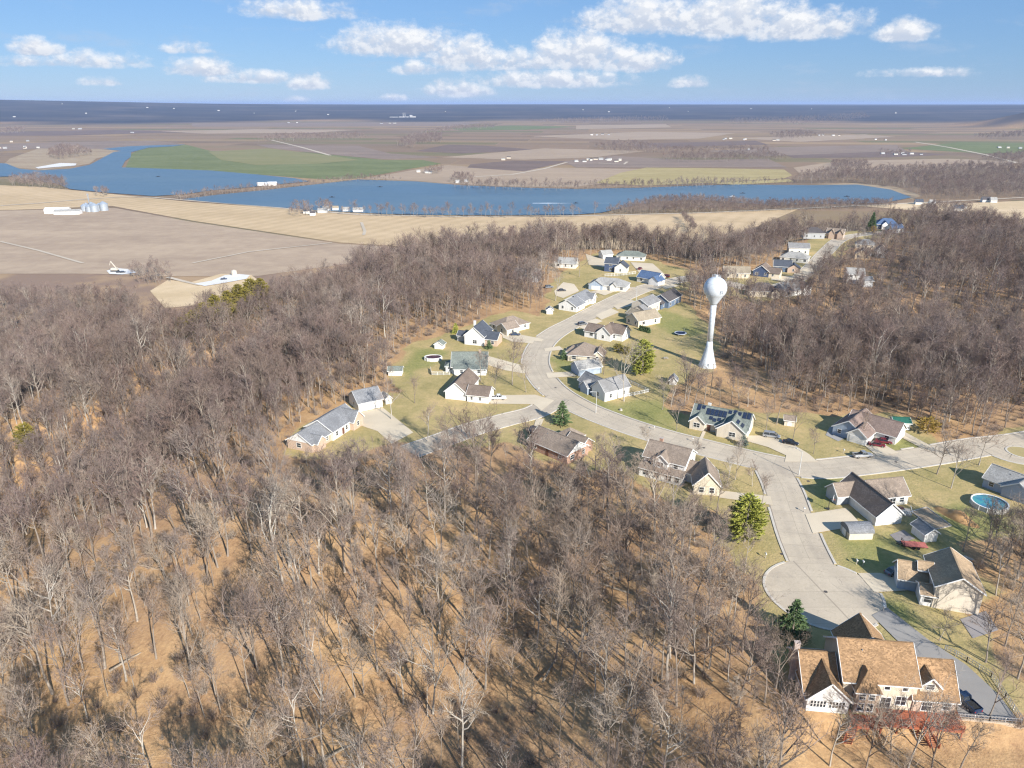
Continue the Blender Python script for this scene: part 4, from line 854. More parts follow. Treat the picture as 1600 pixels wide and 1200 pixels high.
house('house', 'navy two-storey house with white gable near the far woods', (56.00, 434.47), (61.98, 432.68), [(0, 8.0, 0, 10.0, 5.0, 2.8, 'x', SD('navy')), (6.5, 14.0, -2.0, 6.0, 3.4, 2.9, 'y', SD('pale'))], SD('navy'), RF('slate'), far=True)
house('house', 'long low green-grey roofed house against the far tree line', (68.06, 469.24), (82.83, 465.12), [(0, 18.0, 0, 9.5, 2.8, 2.6, 'h')], SD('white'), RF('green'), far=True)
house('garage', 'small white garage left of the long green-grey roof', (59.54, 471.32), (66.10, 473.42), [(0, 7.0, 0, 7.0, 2.9, 2.2, 'x')], SD('white'), RF('lgrey'), cat='garage', far=True, auto=False)
house('house', 'grey double-gabled house half hidden in the woods left of the street', (1.11, 410.56), (13.93, 407.34), [(0, 14, 0, 9, 3.2, 3.2, 'x'), (2, 6.5, -1.5, 4, 3.2, 2.6, 'y'), (9, 14.5, -2, 4, 4.2, 3.0, 'y')], SD('grey'), RF('gblue'), far=True)
house('house', 'pale grey roofed house screened by tall trees behind the white house', (26.67, 445.51), (39.49, 441.78), [(0, 13, 0, 9, 3.0, 2.8, 'x')], SD('pale'), RF('lgrey'), far=True)
house('house', 'tan house with straw-coloured roof just behind the water tower tank', (123.99, 417.14), (135.48, 415.48), [(0, 14.5, 0, 9.5, 3.2, 2.8, 'x')], SD('cream'), RF('khaki'), far=True)
house('house', 'dark navy gabled house at the near end of the far row', (142.41, 422.20), (151.33, 417.14), [(0, 9, 0, 10, 3.4, 3.2, 'y', SD('navy')), (8, 15, 0, 8, 2.8, 2.4, 'x', SD('cream'))], SD('navy'), RF('brown'), far=True)
house('house', 'slate-blue house with tan brick front in the far row', (158.66, 434.47), (169.04, 430.90), [(0, 10, 0, 9, 3.4, 3.0, 'x', SD('slate')), (8, 15, -1, 6, 2.8, 2.2, 'y', BRICK2)], SD('slate'), RF('slate'), far=True)
house('house', 'grey hip-roofed house third in the far row', (173.12, 465.12), (184.95, 459.07), [(0, 17, 0, 10, 3.0, 2.8, 'h')], SD('pale'), RF('lgrey'), far=True)
house('house', 'white and dark grey house last in the far row before the lawn strip', (187.30, 488.62), (197.73, 486.39), [(0, 13, 0, 9, 4.4, 2.6, 'x')], SD('pale'), RF('grey'), far=True)
house('house', 'dark hip-roofed house in the trees right of the tower tank', (125.24, 373.40), (138.66, 372.05), [(0, 15, 0, 9.5, 3.0, 3.4, 'h'), (11, 15.5, -2, 3, 2.8, 1.8, 'y', SD('cream'))], SD('cream'), RF('dark'), far=True)
house('house', 'white-walled grey-roofed house in the trees below the far row', (143.72, 372.05), (161.24, 378.93), [(0, 15, 0, 9.5, 3.0, 3.0, 'x'), (11, 16, -1.5, 5, 4.2, 2.4, 'y')], SD('white'), RF('grey'), far=True)
house('house', 'dark-roofed house in the woods at the head of the far street', (220.75, 551.17), (233.71, 548.38), [(0, 15, 0, 10, 4.2, 3.4, 'h')], SD('grey'), RF('dark'), far=True)
house('house', 'pink brick double-gabled house at the head of the far street', (237.74, 551.17), (247.03, 545.62), [(0, 12, 0, 9, 4.2, 3.0, 'x', BRICK2), (2, 6, -2, 4, 4.2, 2.8, 'y', BRICK2), (8, 12, -2, 4, 4.2, 2.8, 'y', BRICK2)], BRICK2, RF('taupe'), far=True)
house('house', 'large navy-roofed house beside the tall conifer on the far rise', (295.26, 593.17), (308.25, 589.97), [(0, 17, 0, 11, 4.2, 4.0, 'h'), (4, 9, -2, 4, 4.2, 2.4, 'y', SD('white'))], SD('navy'), RF('blue'), far=True)
house('house', 'smaller white and blue house right of the large navy roof', (299.61, 574.46), (310.22, 577.50), [(0, 11, 0, 8, 3.2, 3.0, 'x')], SD('white'), RF('blue'), far=True)
house('house', 'grey roofed house below the far lawn, screened by trees', (241.64, 509.54), (252.93, 504.75), [(0, 13, 0, 9, 3.2, 2.8, 'h')], SD('beige'), RF('grey'), far=True)
house('house', 'tan gabled house half hidden right of the far street trees', (225.25, 473.42), (233.84, 469.24), [(0, 9, 0, 10, 3.2, 3.0, 'y')], SD('tan'), RF('taupe'), far=True)
house('house', 'white tall-gabled house showing through the purple tree crowns', (240.28, 477.67), (245.20, 475.54), [(0, 7, 0, 9, 4.2, 3.4, 'y')], SD('white'), RF('taupe'), far=True)
house('house', 'pale grey roofed house deep in the right-hand woods', (189.27, 402.60), (195.83, 401.04), [(0, 9, 0, 9, 5.4, 2.8, 'x')], SD('white'), RF('lgrey'), far=True)
house('shed', 'bluish-grey shed roof deep in the right-hand woods', (194.90, 393.42), (199.51, 393.42), [(0, 5, 0, 6, 3.6, 1.8, 'x')], SD('grey'), RF('gblue'), cat='shed', far=True, auto=False)

# --- sheds and small outbuildings
def shed(label, A, B, d, e, r, wall, roof, s='x', name='shed', cat='shed', door='f'):
    A = Vector(A); L = (Vector(B) - A).length
    h = house(name, label, A, B, [(0, L, 0, d, e, r, s)], wall, roof, cat=cat, auto=False, vents=0, far=False)
    if door: put_panel(h, 'door', door, (L if door == 'f' else d) / 2, .1, 1.3, min(1.9, e - .2), (0, L, 0, d), GDOOR)
    return h
shed('small white shed with green-grey roof at the wood edge left of the pool', (-46.27, 253.71), (-41.23, 253.71), 3.6, 2.0, 1.0, SD('white'), RF('green'))
shed('small white gabled playhouse shed behind the grey-green roof', (-32.19, 285.58), (-28.66, 284.74), 3.2, 2.0, 1.2, SD('white'), RF('green'), 'y')
shed('tiny white shed leaning behind the detached white garage', (-42.71, 225.90), (-40.93, 227.02), 4.2, 2.1, .9, SD('white'), RF('gblue'), 'y', door='')
shed('white shed with bright green metal roof at the right wood edge', (119.30, 205.77), (124.06, 205.29), 4.0, 2.4, .9, SD('white'), simple('green_metal_roof', (0.03, 0.12, 0.085), .4, .15))
shed('tiny yellow-beige shed under bare trees beside the solar-panel house', (86.09, 208.66), (88.97, 207.69), 3.0, 2.1, .9, SD('beige'), RF('taupe'))
shed('small white garden shed with grey roof below the raised beds', (95.50, 143.17), (98.76, 143.70), 4.4, 2.4, 1.1, SD('white'), RF('grey'), 'y')
shed('grey round-topped playhouse with white front on the tower lawn', (57.09, 244.45), (59.51, 243.81), 3.0, 1.9, 1.3, SD('white'), RF('gblue'), 'y')
shed('small white pump shed beside the white house walk', (16.72, 338.49), (19.82, 338.49), 3.0, 2.2, 1.0, SD('white'), RF('grey'), 'y', door='')
def arched_shed():
    A, B = Vector((78.58, 144.23)), Vector((84.23, 144.50)); d = B - A; L = d.length
    h = thing('shed', 'beige shed with arched grey roof standing on the mown lawn', 'shed', (A.x, A.y, 0), math.atan2(d.y, d.x))
    wd = 4.2; MB().box(0, 0, -.2, L, wd, 1.75).build('wall', SD('beige'), h)
    n = 9; P = [(wd / 2 - (wd / 2 + .15) * math.cos(math.pi * k / n), 1.7 + 1.5 * math.sin(math.pi * k / n)) for k in range(n + 1)]
    b = MB(); vs = [(-.2, y, z) for y, z in P] + [(L + .2, y, z) for y, z in P]; m = n + 1
    b.add(vs, [(k, k + m, k + m + 1, k + 1) for k in range(n)]); b.add(vs, [tuple(range(m)), tuple(range(2 * m - 1, m - 1, -1))]); b.build('roof', RF('gblue'), h)
    put_panel(h, 'door', 'l', wd / 2, .1, 1.7, 1.7, (-.2, L, 0, wd), SD('white'))
arched_shed()

# ---------------------------------------------------------------- trees
STAND = (0.82, 0.79, 0.77)
def bark_mat(name, stops, rough=0.95):
    m, t, bs = new_mat(name)
    oi = t.n('ShaderNodeObjectInfo'); rnd = oi.outputs['Random']
    stand = t.noise(oi.outputs['Location'], 0.011, 3, 0.6)      # stands of one kind of tree grow together
    oc = t.n('ShaderNodeTexCoord').outputs['Object']
    n = t.noise(oc, 0.55, 4, 0.65)
    c = t.ramp(rnd, stops)
    c = t.mix(t.mapr(n, 0.3, 0.75, 0.0, 0.5), c, tuple(v * 0.55 for v in stops[len(stops) // 2][1]))
    c = t.mix(t.mapr(stand, 0.42, 0.62), c, t.mix(1.0, c, STAND, 'MULTIPLY'))
    t.l(c, bs.inputs['Base Color']); bs.inputs['Roughness'].default_value = rough; bs.inputs['Specular IOR Level'].default_value = 0.15
    return m
BARK = bark_mat('bark', [(0.0, (0.34, 0.30, 0.25)), (0.15, (0.24, 0.20, 0.165)), (0.35, (0.44, 0.39, 0.325)), (0.5, (0.28, 0.235, 0.195)), (0.68, (0.39, 0.34, 0.28)), (0.85, (0.26, 0.22, 0.185)), (1.0, (0.50, 0.46, 0.40))])
TWIG = bark_mat('twigs', [(0.0, (0.352, 0.287, 0.221)), (0.15, (0.244, 0.188, 0.157)), (0.3, (0.411, 0.336, 0.255)), (0.45, (0.275, 0.212, 0.181)), (0.6, (0.352, 0.267, 0.206)), (0.8, (0.265, 0.212, 0.181)), (1.0, (0.461, 0.391, 0.309))])
TWIG2 = bark_mat('dark_twigs', [(0.0, (0.279, 0.216, 0.176)), (0.15, (0.195, 0.147, 0.130)), (0.3, (0.337, 0.262, 0.207)), (0.45, (0.216, 0.163, 0.147)), (0.6, (0.284, 0.205, 0.171)), (0.8, (0.210, 0.167, 0.153)), (1.0, (0.369, 0.305, 0.248))])
PALE = bark_mat('pale_bark', [(0.0, (0.44, 0.40, 0.34)), (0.5, (0.52, 0.48, 0.41)), (1.0, (0.42, 0.38, 0.33))])
def frame_of(d):
    d = d.normalized(); a = Vector((0, 0, 1)) if abs(d.z) < 0.9 else Vector((1, 0, 0))
    x = d.cross(a).normalized(); return x, x.cross(d).normalized()
def tube(b, pts, rad, n):
    o = len(b.v)
    for i, (p, r) in enumerate(zip(pts, rad)):
        d = pts[min(i + 1, len(pts) - 1)] - pts[max(i - 1, 0)]; x, y = frame_of(d)
        for k in range(n):
            a = 6.2832 * k / n; q = p + x * (r * math.cos(a)) + y * (r * math.sin(a)); b.v.append((q.x, q.y, q.z))
    for i in range(len(pts) - 1):
        for k in range(n):
            b.f.append((o + i * n + k, o + i * n + (k + 1) % n, o + (i + 1) * n + (k + 1) % n, o + (i + 1) * n + k)); b.mi.append(0)
def blade(b, p, d, ln, w, rnd):
    x, y = frame_of(d); a = rnd.uniform(0, 6.28); s = (x * math.cos(a) + y * math.sin(a)) * (w / 2)
    o = len(b.v); e = p + d * ln
    for q in (p - s, p + s, e): b.v.append((q.x, q.y, q.z))
    b.f.append((o, o + 1, o + 2)); b.mi.append(0)
def bare_tree(seed, H, style='round', lod=0):
    """a leafless tree: tapering trunk, limbs, branches, and fans of fine twigs"""
    rnd = random.Random(seed); tr, tw = MB(), MB()
    st = {'round': (0.38, 11, 52, 0.38, 0.12), 'vase': (0.32, 9, 34, 0.54, 0.18), 'tall': (0.50, 10, 42, 0.28, 0.16), 'forked': (0.34, 7, 28, 0.54, 0.16), 'open': (0.42, 8, 55, 0.38, 0.12), 'pole': (0.52, 7, 38, 0.20, 0.16)}[style]
    base, nlimb, ang, lr, trop = st
    def bend(d, k): return (d + Vector((rnd.gauss(0, k), rnd.gauss(0, k), rnd.gauss(0, k * .6)))).normalized()
    def away(d, deg):
        x, y = frame_of(d); a = rnd.uniform(0, 6.2832); t = R(deg + rnd.gauss(0, 9)); return (d * math.cos(t) + (x * math.cos(a) + y * math.sin(a)) * math.sin(t)).normalized()
    def walk(p, d, ln, n, k, tp):
        pts = [p]
        for _ in range(n):
            d = bend(d, k); d = (d + Vector((0, 0, tp))).normalized(); pts.append(pts[-1] + d * (ln / n))
        return pts
    r0 = (H * 0.0102 + 0.03) * (.62 if style == 'pole' else 1)
    trunk = walk(Vector((0, 0, -0.5)), bend(Vector((0, 0, 1)), 0.05), H * 0.86, 7, 0.05, 0.06)
    tube(tr, trunk, [r0 * (1.25 if i == 0 else 1 - 0.118 * i) for i in range(8)], 6)
    def at(pts, s):
        s *= len(pts) - 1; i = min(int(s), len(pts) - 2); return pts[i].lerp(pts[i + 1], s - i), (pts[i + 1] - pts[i]).normalized()
    for i in range(nlimb):
        s = base + (1 - base) * ((i + rnd.random() * 0.8) / nlimb); p, d = at(trunk, min(s, .985))
        k = 1 - 0.55 * (s - base) / (1 - base)
        ln = H * lr * k * rnd.uniform(.75, 1.2)
        dl = away(d, ang * (0.6 + 0.4 * k)); limb = walk(p, dl, ln, 4, .13, trop)
        rl = r0 * (0.50 * k + .1); tube(tr, limb, [rl * q for q in (1, .78, .58, .40, .2)], 5 if lod == 0 else 3)
        for j in range(6 if lod == 0 else 4):
            q, dd = at(limb, .22 + .78 * (j + rnd.random()) / 6.2 if lod == 0 else .25 + .75 * (j + rnd.random()) / 4.2)
            l2 = ln * .44 * rnd.uniform(.7, 1.25); br = walk(q, away(dd, 42), l2, 2, .16, .10)
            tube(tw, br, [rl * .34 + .015, rl * .22 + .012, .014], 3)
            for m in range(5 if lod == 0 else 3):
                q2, d3 = at(br, .25 + .74 * (m + rnd.random()) / 5.2 if lod == 0 else .3 + .7 * (m + rnd.random()) / 3.2)
                d4 = (away(d3, 40) + Vector((0, 0, .18))).normalized(); l3 = l2 * .55 * rnd.uniform(.6, 1.25) + .35
                e3 = q2 + d4 * l3
                blade(tw, q2, d4, l3, .062 if lod == 0 else .15, rnd)
                for _ in range(5 if lod == 0 else 3):
                    s3 = rnd.uniform(.25, 1.0); d5 = (away(d4, 36) + Vector((0, 0, .15))).normalized()
                    blade(tw, q2 + d4 * l3 * s3, d5, l3 * .62 * rnd.uniform(.6, 1.3), .036 if lod == 0 else .11, rnd)
    return tr, tw
STYLES = ['round', 'vase', 'tall', 'forked', 'open', 'tall', 'vase', 'round', 'open', 'forked', 'pole', 'pole']
NEAR_T = []   # (trunk mesh, crown mesh, height, style)
for i, stl in enumerate(STYLES):
    Ht = [17, 18, 19, 16, 16, 20, 15, 15, 18, 19, 17, 14][i]
    tr, tw = bare_tree(100 + i, Ht, stl)
    bm_ = PALE if i in (4, 9) else BARK
    NEAR_T.append((tr.mesh('trunk', bm_), tw.mesh('crown', TWIG if i != 9 else BARK), Ht, stl, tr, tw, bm_))
# sources for the woods that nobody could count
SRC = bpy.data.collections.new('tree_sources'); FARSRC = bpy.data.collections.new('far_tree_sources'); BRUSHSRC = bpy.data.collections.new('brush_sources')
def joined(name, tr, tw, ma, mb, col):
    b = MB(); b.v = tr.v + tw.v; o = len(tr.v); b.f = tr.f + [tuple(i + o for i in f) for f in tw.f]; b.mi = [0] * len(tr.f) + [1] * len(tw.f)
    col.objects.link(bpy.data.objects.new(name, b.mesh(name, [ma, mb])))
for i, (a, b_, Ht, stl, tr, tw, bm_) in enumerate(NEAR_T): joined('wood_tree_%02d' % i, tr, tw, bm_, TWIG2, SRC)
for i in range(5):
    tr, tw = bare_tree(300 + i, 14, ['round', 'vase', 'round', 'open', 'forked'][i], 1); joined('far_tree_%02d' % i, tr, tw, BARK, TWIG2, FARSRC)
for i in range(3):
    rnd = random.Random(50 + i); b = MB(); e = MB()
    for k in range(70):
        d = Vector((rnd.gauss(0, .55), rnd.gauss(0, .55), 1)).normalized(); p = Vector((rnd.gauss(0, .25), rnd.gauss(0, .25), -.05)); l = rnd.uniform(.8, 2.1)
        blade(b, p, d, l, .05, rnd)
        for _ in range(3): blade(b, p + d * l * rnd.uniform(.4, .95), (d + Vector((rnd.gauss(0, .6), rnd.gauss(0, .6), .2))).normalized(), l * .4, .035, rnd)
    joined('brush_%02d' % i, b, e, TWIG, TWIG, BRUSHSRC)
def scatter(name, pts, zs, idx, scl, col, kind='stuff'):
    """one object: points that carry copies of the source trees"""
    n = len(pts); me = bpy.data.meshes.new(name); me.vertices.add(n)
    me.vertices.foreach_set('co', np.column_stack([pts, zs]).astype(np.float32).ravel())
    for nm, typ, dat in (('idx', 'INT', np.asarray(idx, np.int32)), ('scl', 'FLOAT', np.asarray(scl, np.float32)), ('yaw', 'FLOAT', rng.uniform(0, 6.28, n).astype(np.float32))):
        me.attributes.new(nm, typ, 'POINT').data.foreach_set('value', dat)
    o = struct(name, me, kind)
    ng = bpy.data.node_groups.new(name, 'GeometryNodeTree')
    ng.interface.new_socket('Geometry', in_out='INPUT', socket_type='NodeSocketGeometry'); ng.interface.new_socket('Geometry', in_out='OUTPUT', socket_type='NodeSocketGeometry')
    N = ng.nodes; gi, go = N.new('NodeGroupInput'), N.new('NodeGroupOutput')
    ip = N.new('GeometryNodeInstanceOnPoints'); ci = N.new('GeometryNodeCollectionInfo'); ci.inputs['Collection'].default_value = col
    ci.inputs['Separate Children'].default_value = True; ci.inputs['Reset Children'].default_value = True
    def attr(nm, typ): a = N.new('GeometryNodeInputNamedAttribute'); a.data_type = typ; a.inputs[0].default_value = nm; return a.outputs[0]
    cx = N.new('ShaderNodeCombineXYZ'); ng.links.new(attr('yaw', 'FLOAT'), cx.inputs[2])
    ng.links.new(gi.outputs[0], ip.inputs['Points']); ng.links.new(ci.outputs[0], ip.inputs['Instance']); ip.inputs['Pick Instance'].default_value = True
    ng.links.new(attr('idx', 'INT'), ip.inputs['Instance Index']); ng.links.new(cx.outputs[0], ip.inputs['Rotation']); ng.links.new(attr('scl', 'FLOAT'), ip.inputs['Scale'])
    ng.links.new(ip.outputs[0], go.inputs[0])
    md = o.modifiers.new('scatter', 'NODES'); md.node_group = ng
    return o
# younger, lower growth below the houses that look out over the wood, and below the cedars
YOUNG = [([(0.95, 192.69), (25.65, 177.55), (25.55, 156.72), (-1.68, 166.27)], .42), ([(-70.39, 187.68), (-50.94, 183.67), (-40.14, 194.84), (-19.30, 197.04), (-13.98, 174.98), (-39.89, 164.61), (-64.21, 167.95)], .42), ([(31.52, 169.66), (54.79, 161.38), (51.83, 142.65), (24.40, 148.03)], .55), ([(-156, 262), (-84, 372), (-96, 440), (-240, 420), (-215, 290)], .6), ([(221.49, 500.04), (306.65, 562.59), (273.98, 481.99), (198.48, 364.08), (165.40, 364.08)], .62)]
# where trees can stand
def house_boxes():
    out = []
    for h, full, L in HOUSES:
        a = h.rotation_euler.z; c, s = math.cos(a), math.sin(a)
        for (x0, x1, y0, y1, *_) in full: out.append((h.location.x, h.location.y, c, s, x0 - 2.5, x1 + 2.5, y0 - 2.5, y1 + 2.5))
    return out
HB = house_boxes()
def free_of_houses(P):
    ok = np.ones(len(P), bool)
    for (ox, oy, c, s, x0, x1, y0, y1) in HB:
        dx, dy = P[:, 0] - ox, P[:, 1] - oy; u = dx * c + dy * s; v = -dx * s + dy * c
        ok &= ~((u > x0) & (u < x1) & (v > y0) & (v < y1))
    return ok
def jitter_grid(x0, x1, y0, y1, cell):
    X, Y = np.meshgrid(np.arange(x0, x1, cell), np.arange(y0, y1, cell)); P = np.stack([X.ravel(), Y.ravel()], 1)
    return P + rng.uniform(0, cell * .95, P.shape)
def clear_mask(P, margin=1.5):
    bad = ~free_of_houses(P)
    for pl in LAWNS: bad |= inside(P, pl) & (seg_dist(P, pl, True) > 0.5)
    for pts, w in ROADS: bad |= seg_dist(P, pts) < w / 2 + margin
    for d in DRIVES: bad |= inside(P, d)
    bad |= np.hypot(P[:, 0] - CUL_C[0], P[:, 1] - CUL_C[1]) < CUL_R + 2
    bad |= np.hypot(P[:, 0] - 75.8, P[:, 1] - 265) < 9
    bad |= inside(P, [(62, 228), (92, 226), (96, 262), (66, 266)])                      # open ground before the tower foot
    bad |= inside(P, [(43, 94), (40, 62), (96, 62), (92, 96)]) & (rng.random(len(P)) < .88)   # garden below the deck
    bad |= inside(P, [(45, 86), (43, 119), (58, 119), (58, 98)])
    bad |= inside(P, [(-150, 300), (-126, 362), (-119, 356), (-141, 296)])
    bad |= inside(P, [(86, 84), (110, 92), (104, 122), (92, 122)]) & (rng.random(len(P)) < .85)
    return bad
WOOD = np.concatenate([jitter_grid(-190, -82, 170, 450, 7.5), jitter_grid(-150, 190, 48, 260, 4.5), jitter_grid(-330, 360, 260, 560, 5.2), jitter_grid(-560, -150, 60, 260, 6.5), jitter_grid(-560, -330, 260, 560, 6.5), jitter_grid(190, 330, 60, 260, 6.0), jitter_grid(-560, 700, 560, 860, 7.0)])
vis = (np.abs(WOOD[:, 0]) < 0.76 * WOOD[:, 1] + 32)
WOOD = WOOD[vis]; WZ = terrain(WOOD)
bad = clear_mask(WOOD)
low = WZ < -48
for k, pts in FIELDS: bad |= low & inside(WOOD, pts)
for pts in LAKES: bad |= low & inside(WOOD, pts)
bad |= low & (WOOD[:, 0] > -120) & (WOOD[:, 1] > 690)
bad |= low & ((WOOD[:, 1] > 585) | (WOOD[:, 1] > 455) & (WOOD[:, 0] > -0.53 * WOOD[:, 1]) | (WOOD[:, 1] > 425) & (WOOD[:, 0] > -0.44 * WOOD[:, 1]))
thin = (WOOD[:, 1] < 190) & (rng.random(len(WOOD)) < 0.43 - 0.19 * (WOOD[:, 0] > 5)) | (vnoise(WOOD, 24, 9) < 0.16) & (WOOD[:, 1] < 260)
WOOD = WOOD[~(bad | thin)]; WZ = terrain(WOOD)
WS = rng.uniform(.70, 1.26, len(WOOD)) * np.where(rng.random(len(WOOD)) < .2, .68, 1.0)
# shorter growth over the right-hand ravine edge and at lawn edges
dl = np.minimum(seg_dist(WOOD, LAWNS[0], True), seg_dist(WOOD, LAWNS[1], True)); WS *= 0.72 + 0.28 * smooth01(dl / 14)
for pl, f in YOUNG: WS[inside(WOOD, pl)] *= f
near_lawn_front = (WOOD[:, 1] < 200) & (dl < 10); WS[near_lawn_front] *= .85
WI = rng.choice(12, len(WOOD), p=[.06, .09, .15, .06, .04, .15, .08, .03, .03, .02, .17, .12])
# the three hundred that show largest are individuals
def project(P, Z):
    c, s = math.cos(math.atan(438 / 1130)), math.sin(math.atan(438 / 1130)); dz = Z - CAM_H
    zc = P[:, 1] * c - dz * s; vc = P[:, 1] * s + dz * c
    return 800 + 1130 * P[:, 0] / zc, 600 - 1130 * vc / zc, zc
TH0 = np.array([q[2] for q in NEAR_T])
px, py, zc = project(WOOD, WZ); px2, py2, _ = project(WOOD, WZ + WS * TH0[WI] * .9)
seen = (px > -20) & (px < 1620) & (py2 < 1190) & (py < 1330)
score = np.where(seen, zc, 1e9); order = np.argsort(score)[:300]
ind = np.zeros(len(WOOD), bool); ind[order] = True
WORDS = {'round': 'round-crowned', 'vase': 'vase-shaped', 'tall': 'tall straight', 'forked': 'forked', 'open': 'open-crowned', 'pole': 'slender pole-like'}
cells = {}
for i in order:
    stl = NEAR_T[WI[i]][3]; fx, fy = px[i], py[i]
    col_ = 'left' if fx < 420 else 'middle-left' if fx < 760 else 'middle' if fx < 1080 else 'right'
    row_ = 'bottom edge' if fy > 1120 else 'lower part' if fy > 960 else 'middle part' if fy > 820 else 'back'
    lab = '%s%s%s leafless tree' % ('small ' if WS[i] < .62 else '', 'pale-barked ' if WI[i] in (4, 9) else '', WORDS[stl])
    cells.setdefault((lab, row_, col_), []).append(i)
def NTH(k):
    one = ['first', 'second', 'third', 'fourth', 'fifth', 'sixth', 'seventh', 'eighth', 'ninth', 'tenth', 'eleventh', 'twelfth', 'thirteenth', 'fourteenth', 'fifteenth', 'sixteenth', 'seventeenth', 'eighteenth', 'nineteenth']
    k += 1
    if k < 20: return one[k - 1]
    ten = {2: 'twent', 3: 'thirt', 4: 'fort', 5: 'fift'}[k // 10]
    return ten + 'ieth' if k % 10 == 0 else ten + 'y-' + one[k % 10 - 1]
for (lab, row_, col_), mem in cells.items():
    mem.sort(key=lambda i: px[i])
    for k, i in enumerate(mem):
        tm, cm = NEAR_T[WI[i]][:2]
        full_lab = lab + ('' if len(mem) == 1 else ', leftmost' if k == 0 else ', %s from left' % NTH(k)) + ', %s %s of near wood' % (row_, col_)
        t_ = thing('bare_tree', full_lab, 'tree', (WOOD[i, 0], WOOD[i, 1], WZ[i]), rng.uniform(0, 6.28), 'leafless trees of the foreground wood')
        t_.scale = (WS[i],) * 3
        obj('trunk', tm, t_); obj('crown', cm, t_)
rest = ~ind
tag(scatter('woodland', WOOD[rest], WZ[rest], WI[rest], WS[rest], SRC), 'leafless grey-brown woodland covering the bluff and ravine', 'woodland')
BP = jitter_grid(-200, 250, 50, 330, 4.2); BP = BP[np.abs(BP[:, 0]) < .76 * BP[:, 1] + 20]; BP = BP[~clear_mask(BP, .5)]
BP = BP[(vnoise(BP, 18, 21) > .42) | (BP[:, 1] > 190)]
tag(scatter('underbrush', BP, terrain(BP), rng.integers(0, 3, len(BP)), rng.uniform(.5, 1.5, len(BP)), BRUSHSRC), 'leafless brown underbrush on the forest floor', 'underbrush')
# woods and hedgerows of the plain: far too many to count
FAR = [([(600, 1591), (741, 1771), (941, 1841), (1141, 1915), (1467, 1915), (959, 1231), (911, 1320), (766, 1265), (698, 1283), (749, 1359), (756, 1466), (724, 1565), (620, 1539)], 13), ([(140, 1111), (191, 1191), (250, 1257), (319, 1274), (375, 1240), (418, 1207), (516, 1215), (621, 1215), (608, 1168), (393, 1132), (290, 1111), (191, 1098)], 6.2),
 ([(-578, 1301), (-554, 1369), (-493, 1432), (-416, 1514), (-335, 1633), (-218, 1591), (-313, 1591), (-393, 1526), (-473, 1410), (-539, 1329)], 9), ([(-453, 2992), (-502, 3741), (-381, 4137), (-295, 3189), (-390, 3088), (-361, 2818)], 15), ([(-1108, 3298), (-1173, 3890), (-798, 3969), (-693, 3671), (-712, 3538), (-997, 3298)], 22), ([(-522, 3890), (-437, 5242), (-95, 5696), (-128, 5106), (-378, 4519)], 26),
 ([(309, 2818), (416, 3088), (529, 2992), (539, 2662), (899, 2662), (842, 2490), (554, 2523), (341, 2523)], 20), ([(425, 2178), (495, 2338), (811, 2397), (803, 2204), (506, 2130)], 16), ([(802, 1896), (884, 2083), (947, 2106), (971, 2061), (897, 1896)], 9), ([(-1019, 1514), (-1099, 1647), (-1070, 1692), (-954, 1591), (-852, 1432), (-932, 1466)], 9),
 ([(-1435, 2338), (-1674, 2818), (-1505, 2662), (-1361, 2458), (-1341, 2229)], 14), ([(-3093, 4625), (-3239, 5106), (-2747, 4320), (-2771, 4137)], 22), ([(2375, 7135), (4156, 9097), (3580, 7689), (2151, 5865)], 45), ([(2174, 7689), (3325, 8334), (2604, 6655), (1766, 6236)], 45), ([(1330, 3969), (1700, 4519), (1566, 3814), (1204, 3413)], 26),
 ([(-123, 1432), (-51, 1490), (75, 1455), (175, 1455), (266, 1478), (432, 1526), (597, 1514), (486, 1490), (246, 1432), (73, 1410), (-49, 1421)], 12), ([(-358, 1146), (-187, 1072), (-92, 1059), (56, 1065), (142, 1091), (76, 1091), (-94, 1085), (-272, 1118)], 12), ([(-334, 1098), (-345, 1176), (-318, 1168), (-296, 1098), (-308, 1072)], 9), ([(-316, 1176), (-295, 1215), (-267, 1118), (-285, 1111)], 10),
 ([(-603, 1320), (-565, 1310), (-525, 1265), (-572, 1274)], 9), ([(245, 1072), (253, 1085), (239, 937), (231, 927)], 4.5), ([(119, 7135), (665, 7999), (1662, 8334), (1484, 7135), (536, 6439)], 50), ([(-372, 692), (-367, 727), (-336, 697), (-316, 659), (-337, 649)], 6.5), ([(-783, 1400), (-740, 1369), (-715, 1310), (-745, 1329)], 10),
 ([(631, 1154), (707, 1199), (730, 1168), (685, 1125), (619, 1111)], 8), ([(1170, 2427), (1279, 2523), (1309, 2458), (1173, 2310)], 26), ([(2302, 3814), (2891, 4320), (2463, 3671), (2197, 3538)], 26), ([(-212, 1771), (-205, 1877), (-171, 1859), (-165, 1755)],9), ([(-129, 1565), (-128, 1707), (-89, 1677), (-77, 1539)],9), ([(1379, 2229), (1622, 2397), (1385, 2039), (1344, 2083)],16)]
FP, FS = [], []
for pl, cell in FAR:
    a = np.array(pl); Q = jitter_grid(a[:, 0].min(), a[:, 0].max(), a[:, 1].min(), a[:, 1].max(), cell); Q = Q[inside(Q, pl)]
    if len(Q) > 2600: Q = Q[rng.choice(len(Q), 2600, False)]
    FP.append(Q); FS.append(rng.uniform(.6, 1.1, len(Q)) * np.clip(cell / 9, .9, 1.5))
FP = np.concatenate(FP); FS = np.concatenate(FS)
tag(scatter('far_trees', FP, terrain(FP), rng.integers(0, 5, len(FP)), FS, FARSRC), 'far leafless woods and hedgerows of the plain', 'woods')
# cover of wooded river hills nearer than the horizon is in the ground's own material

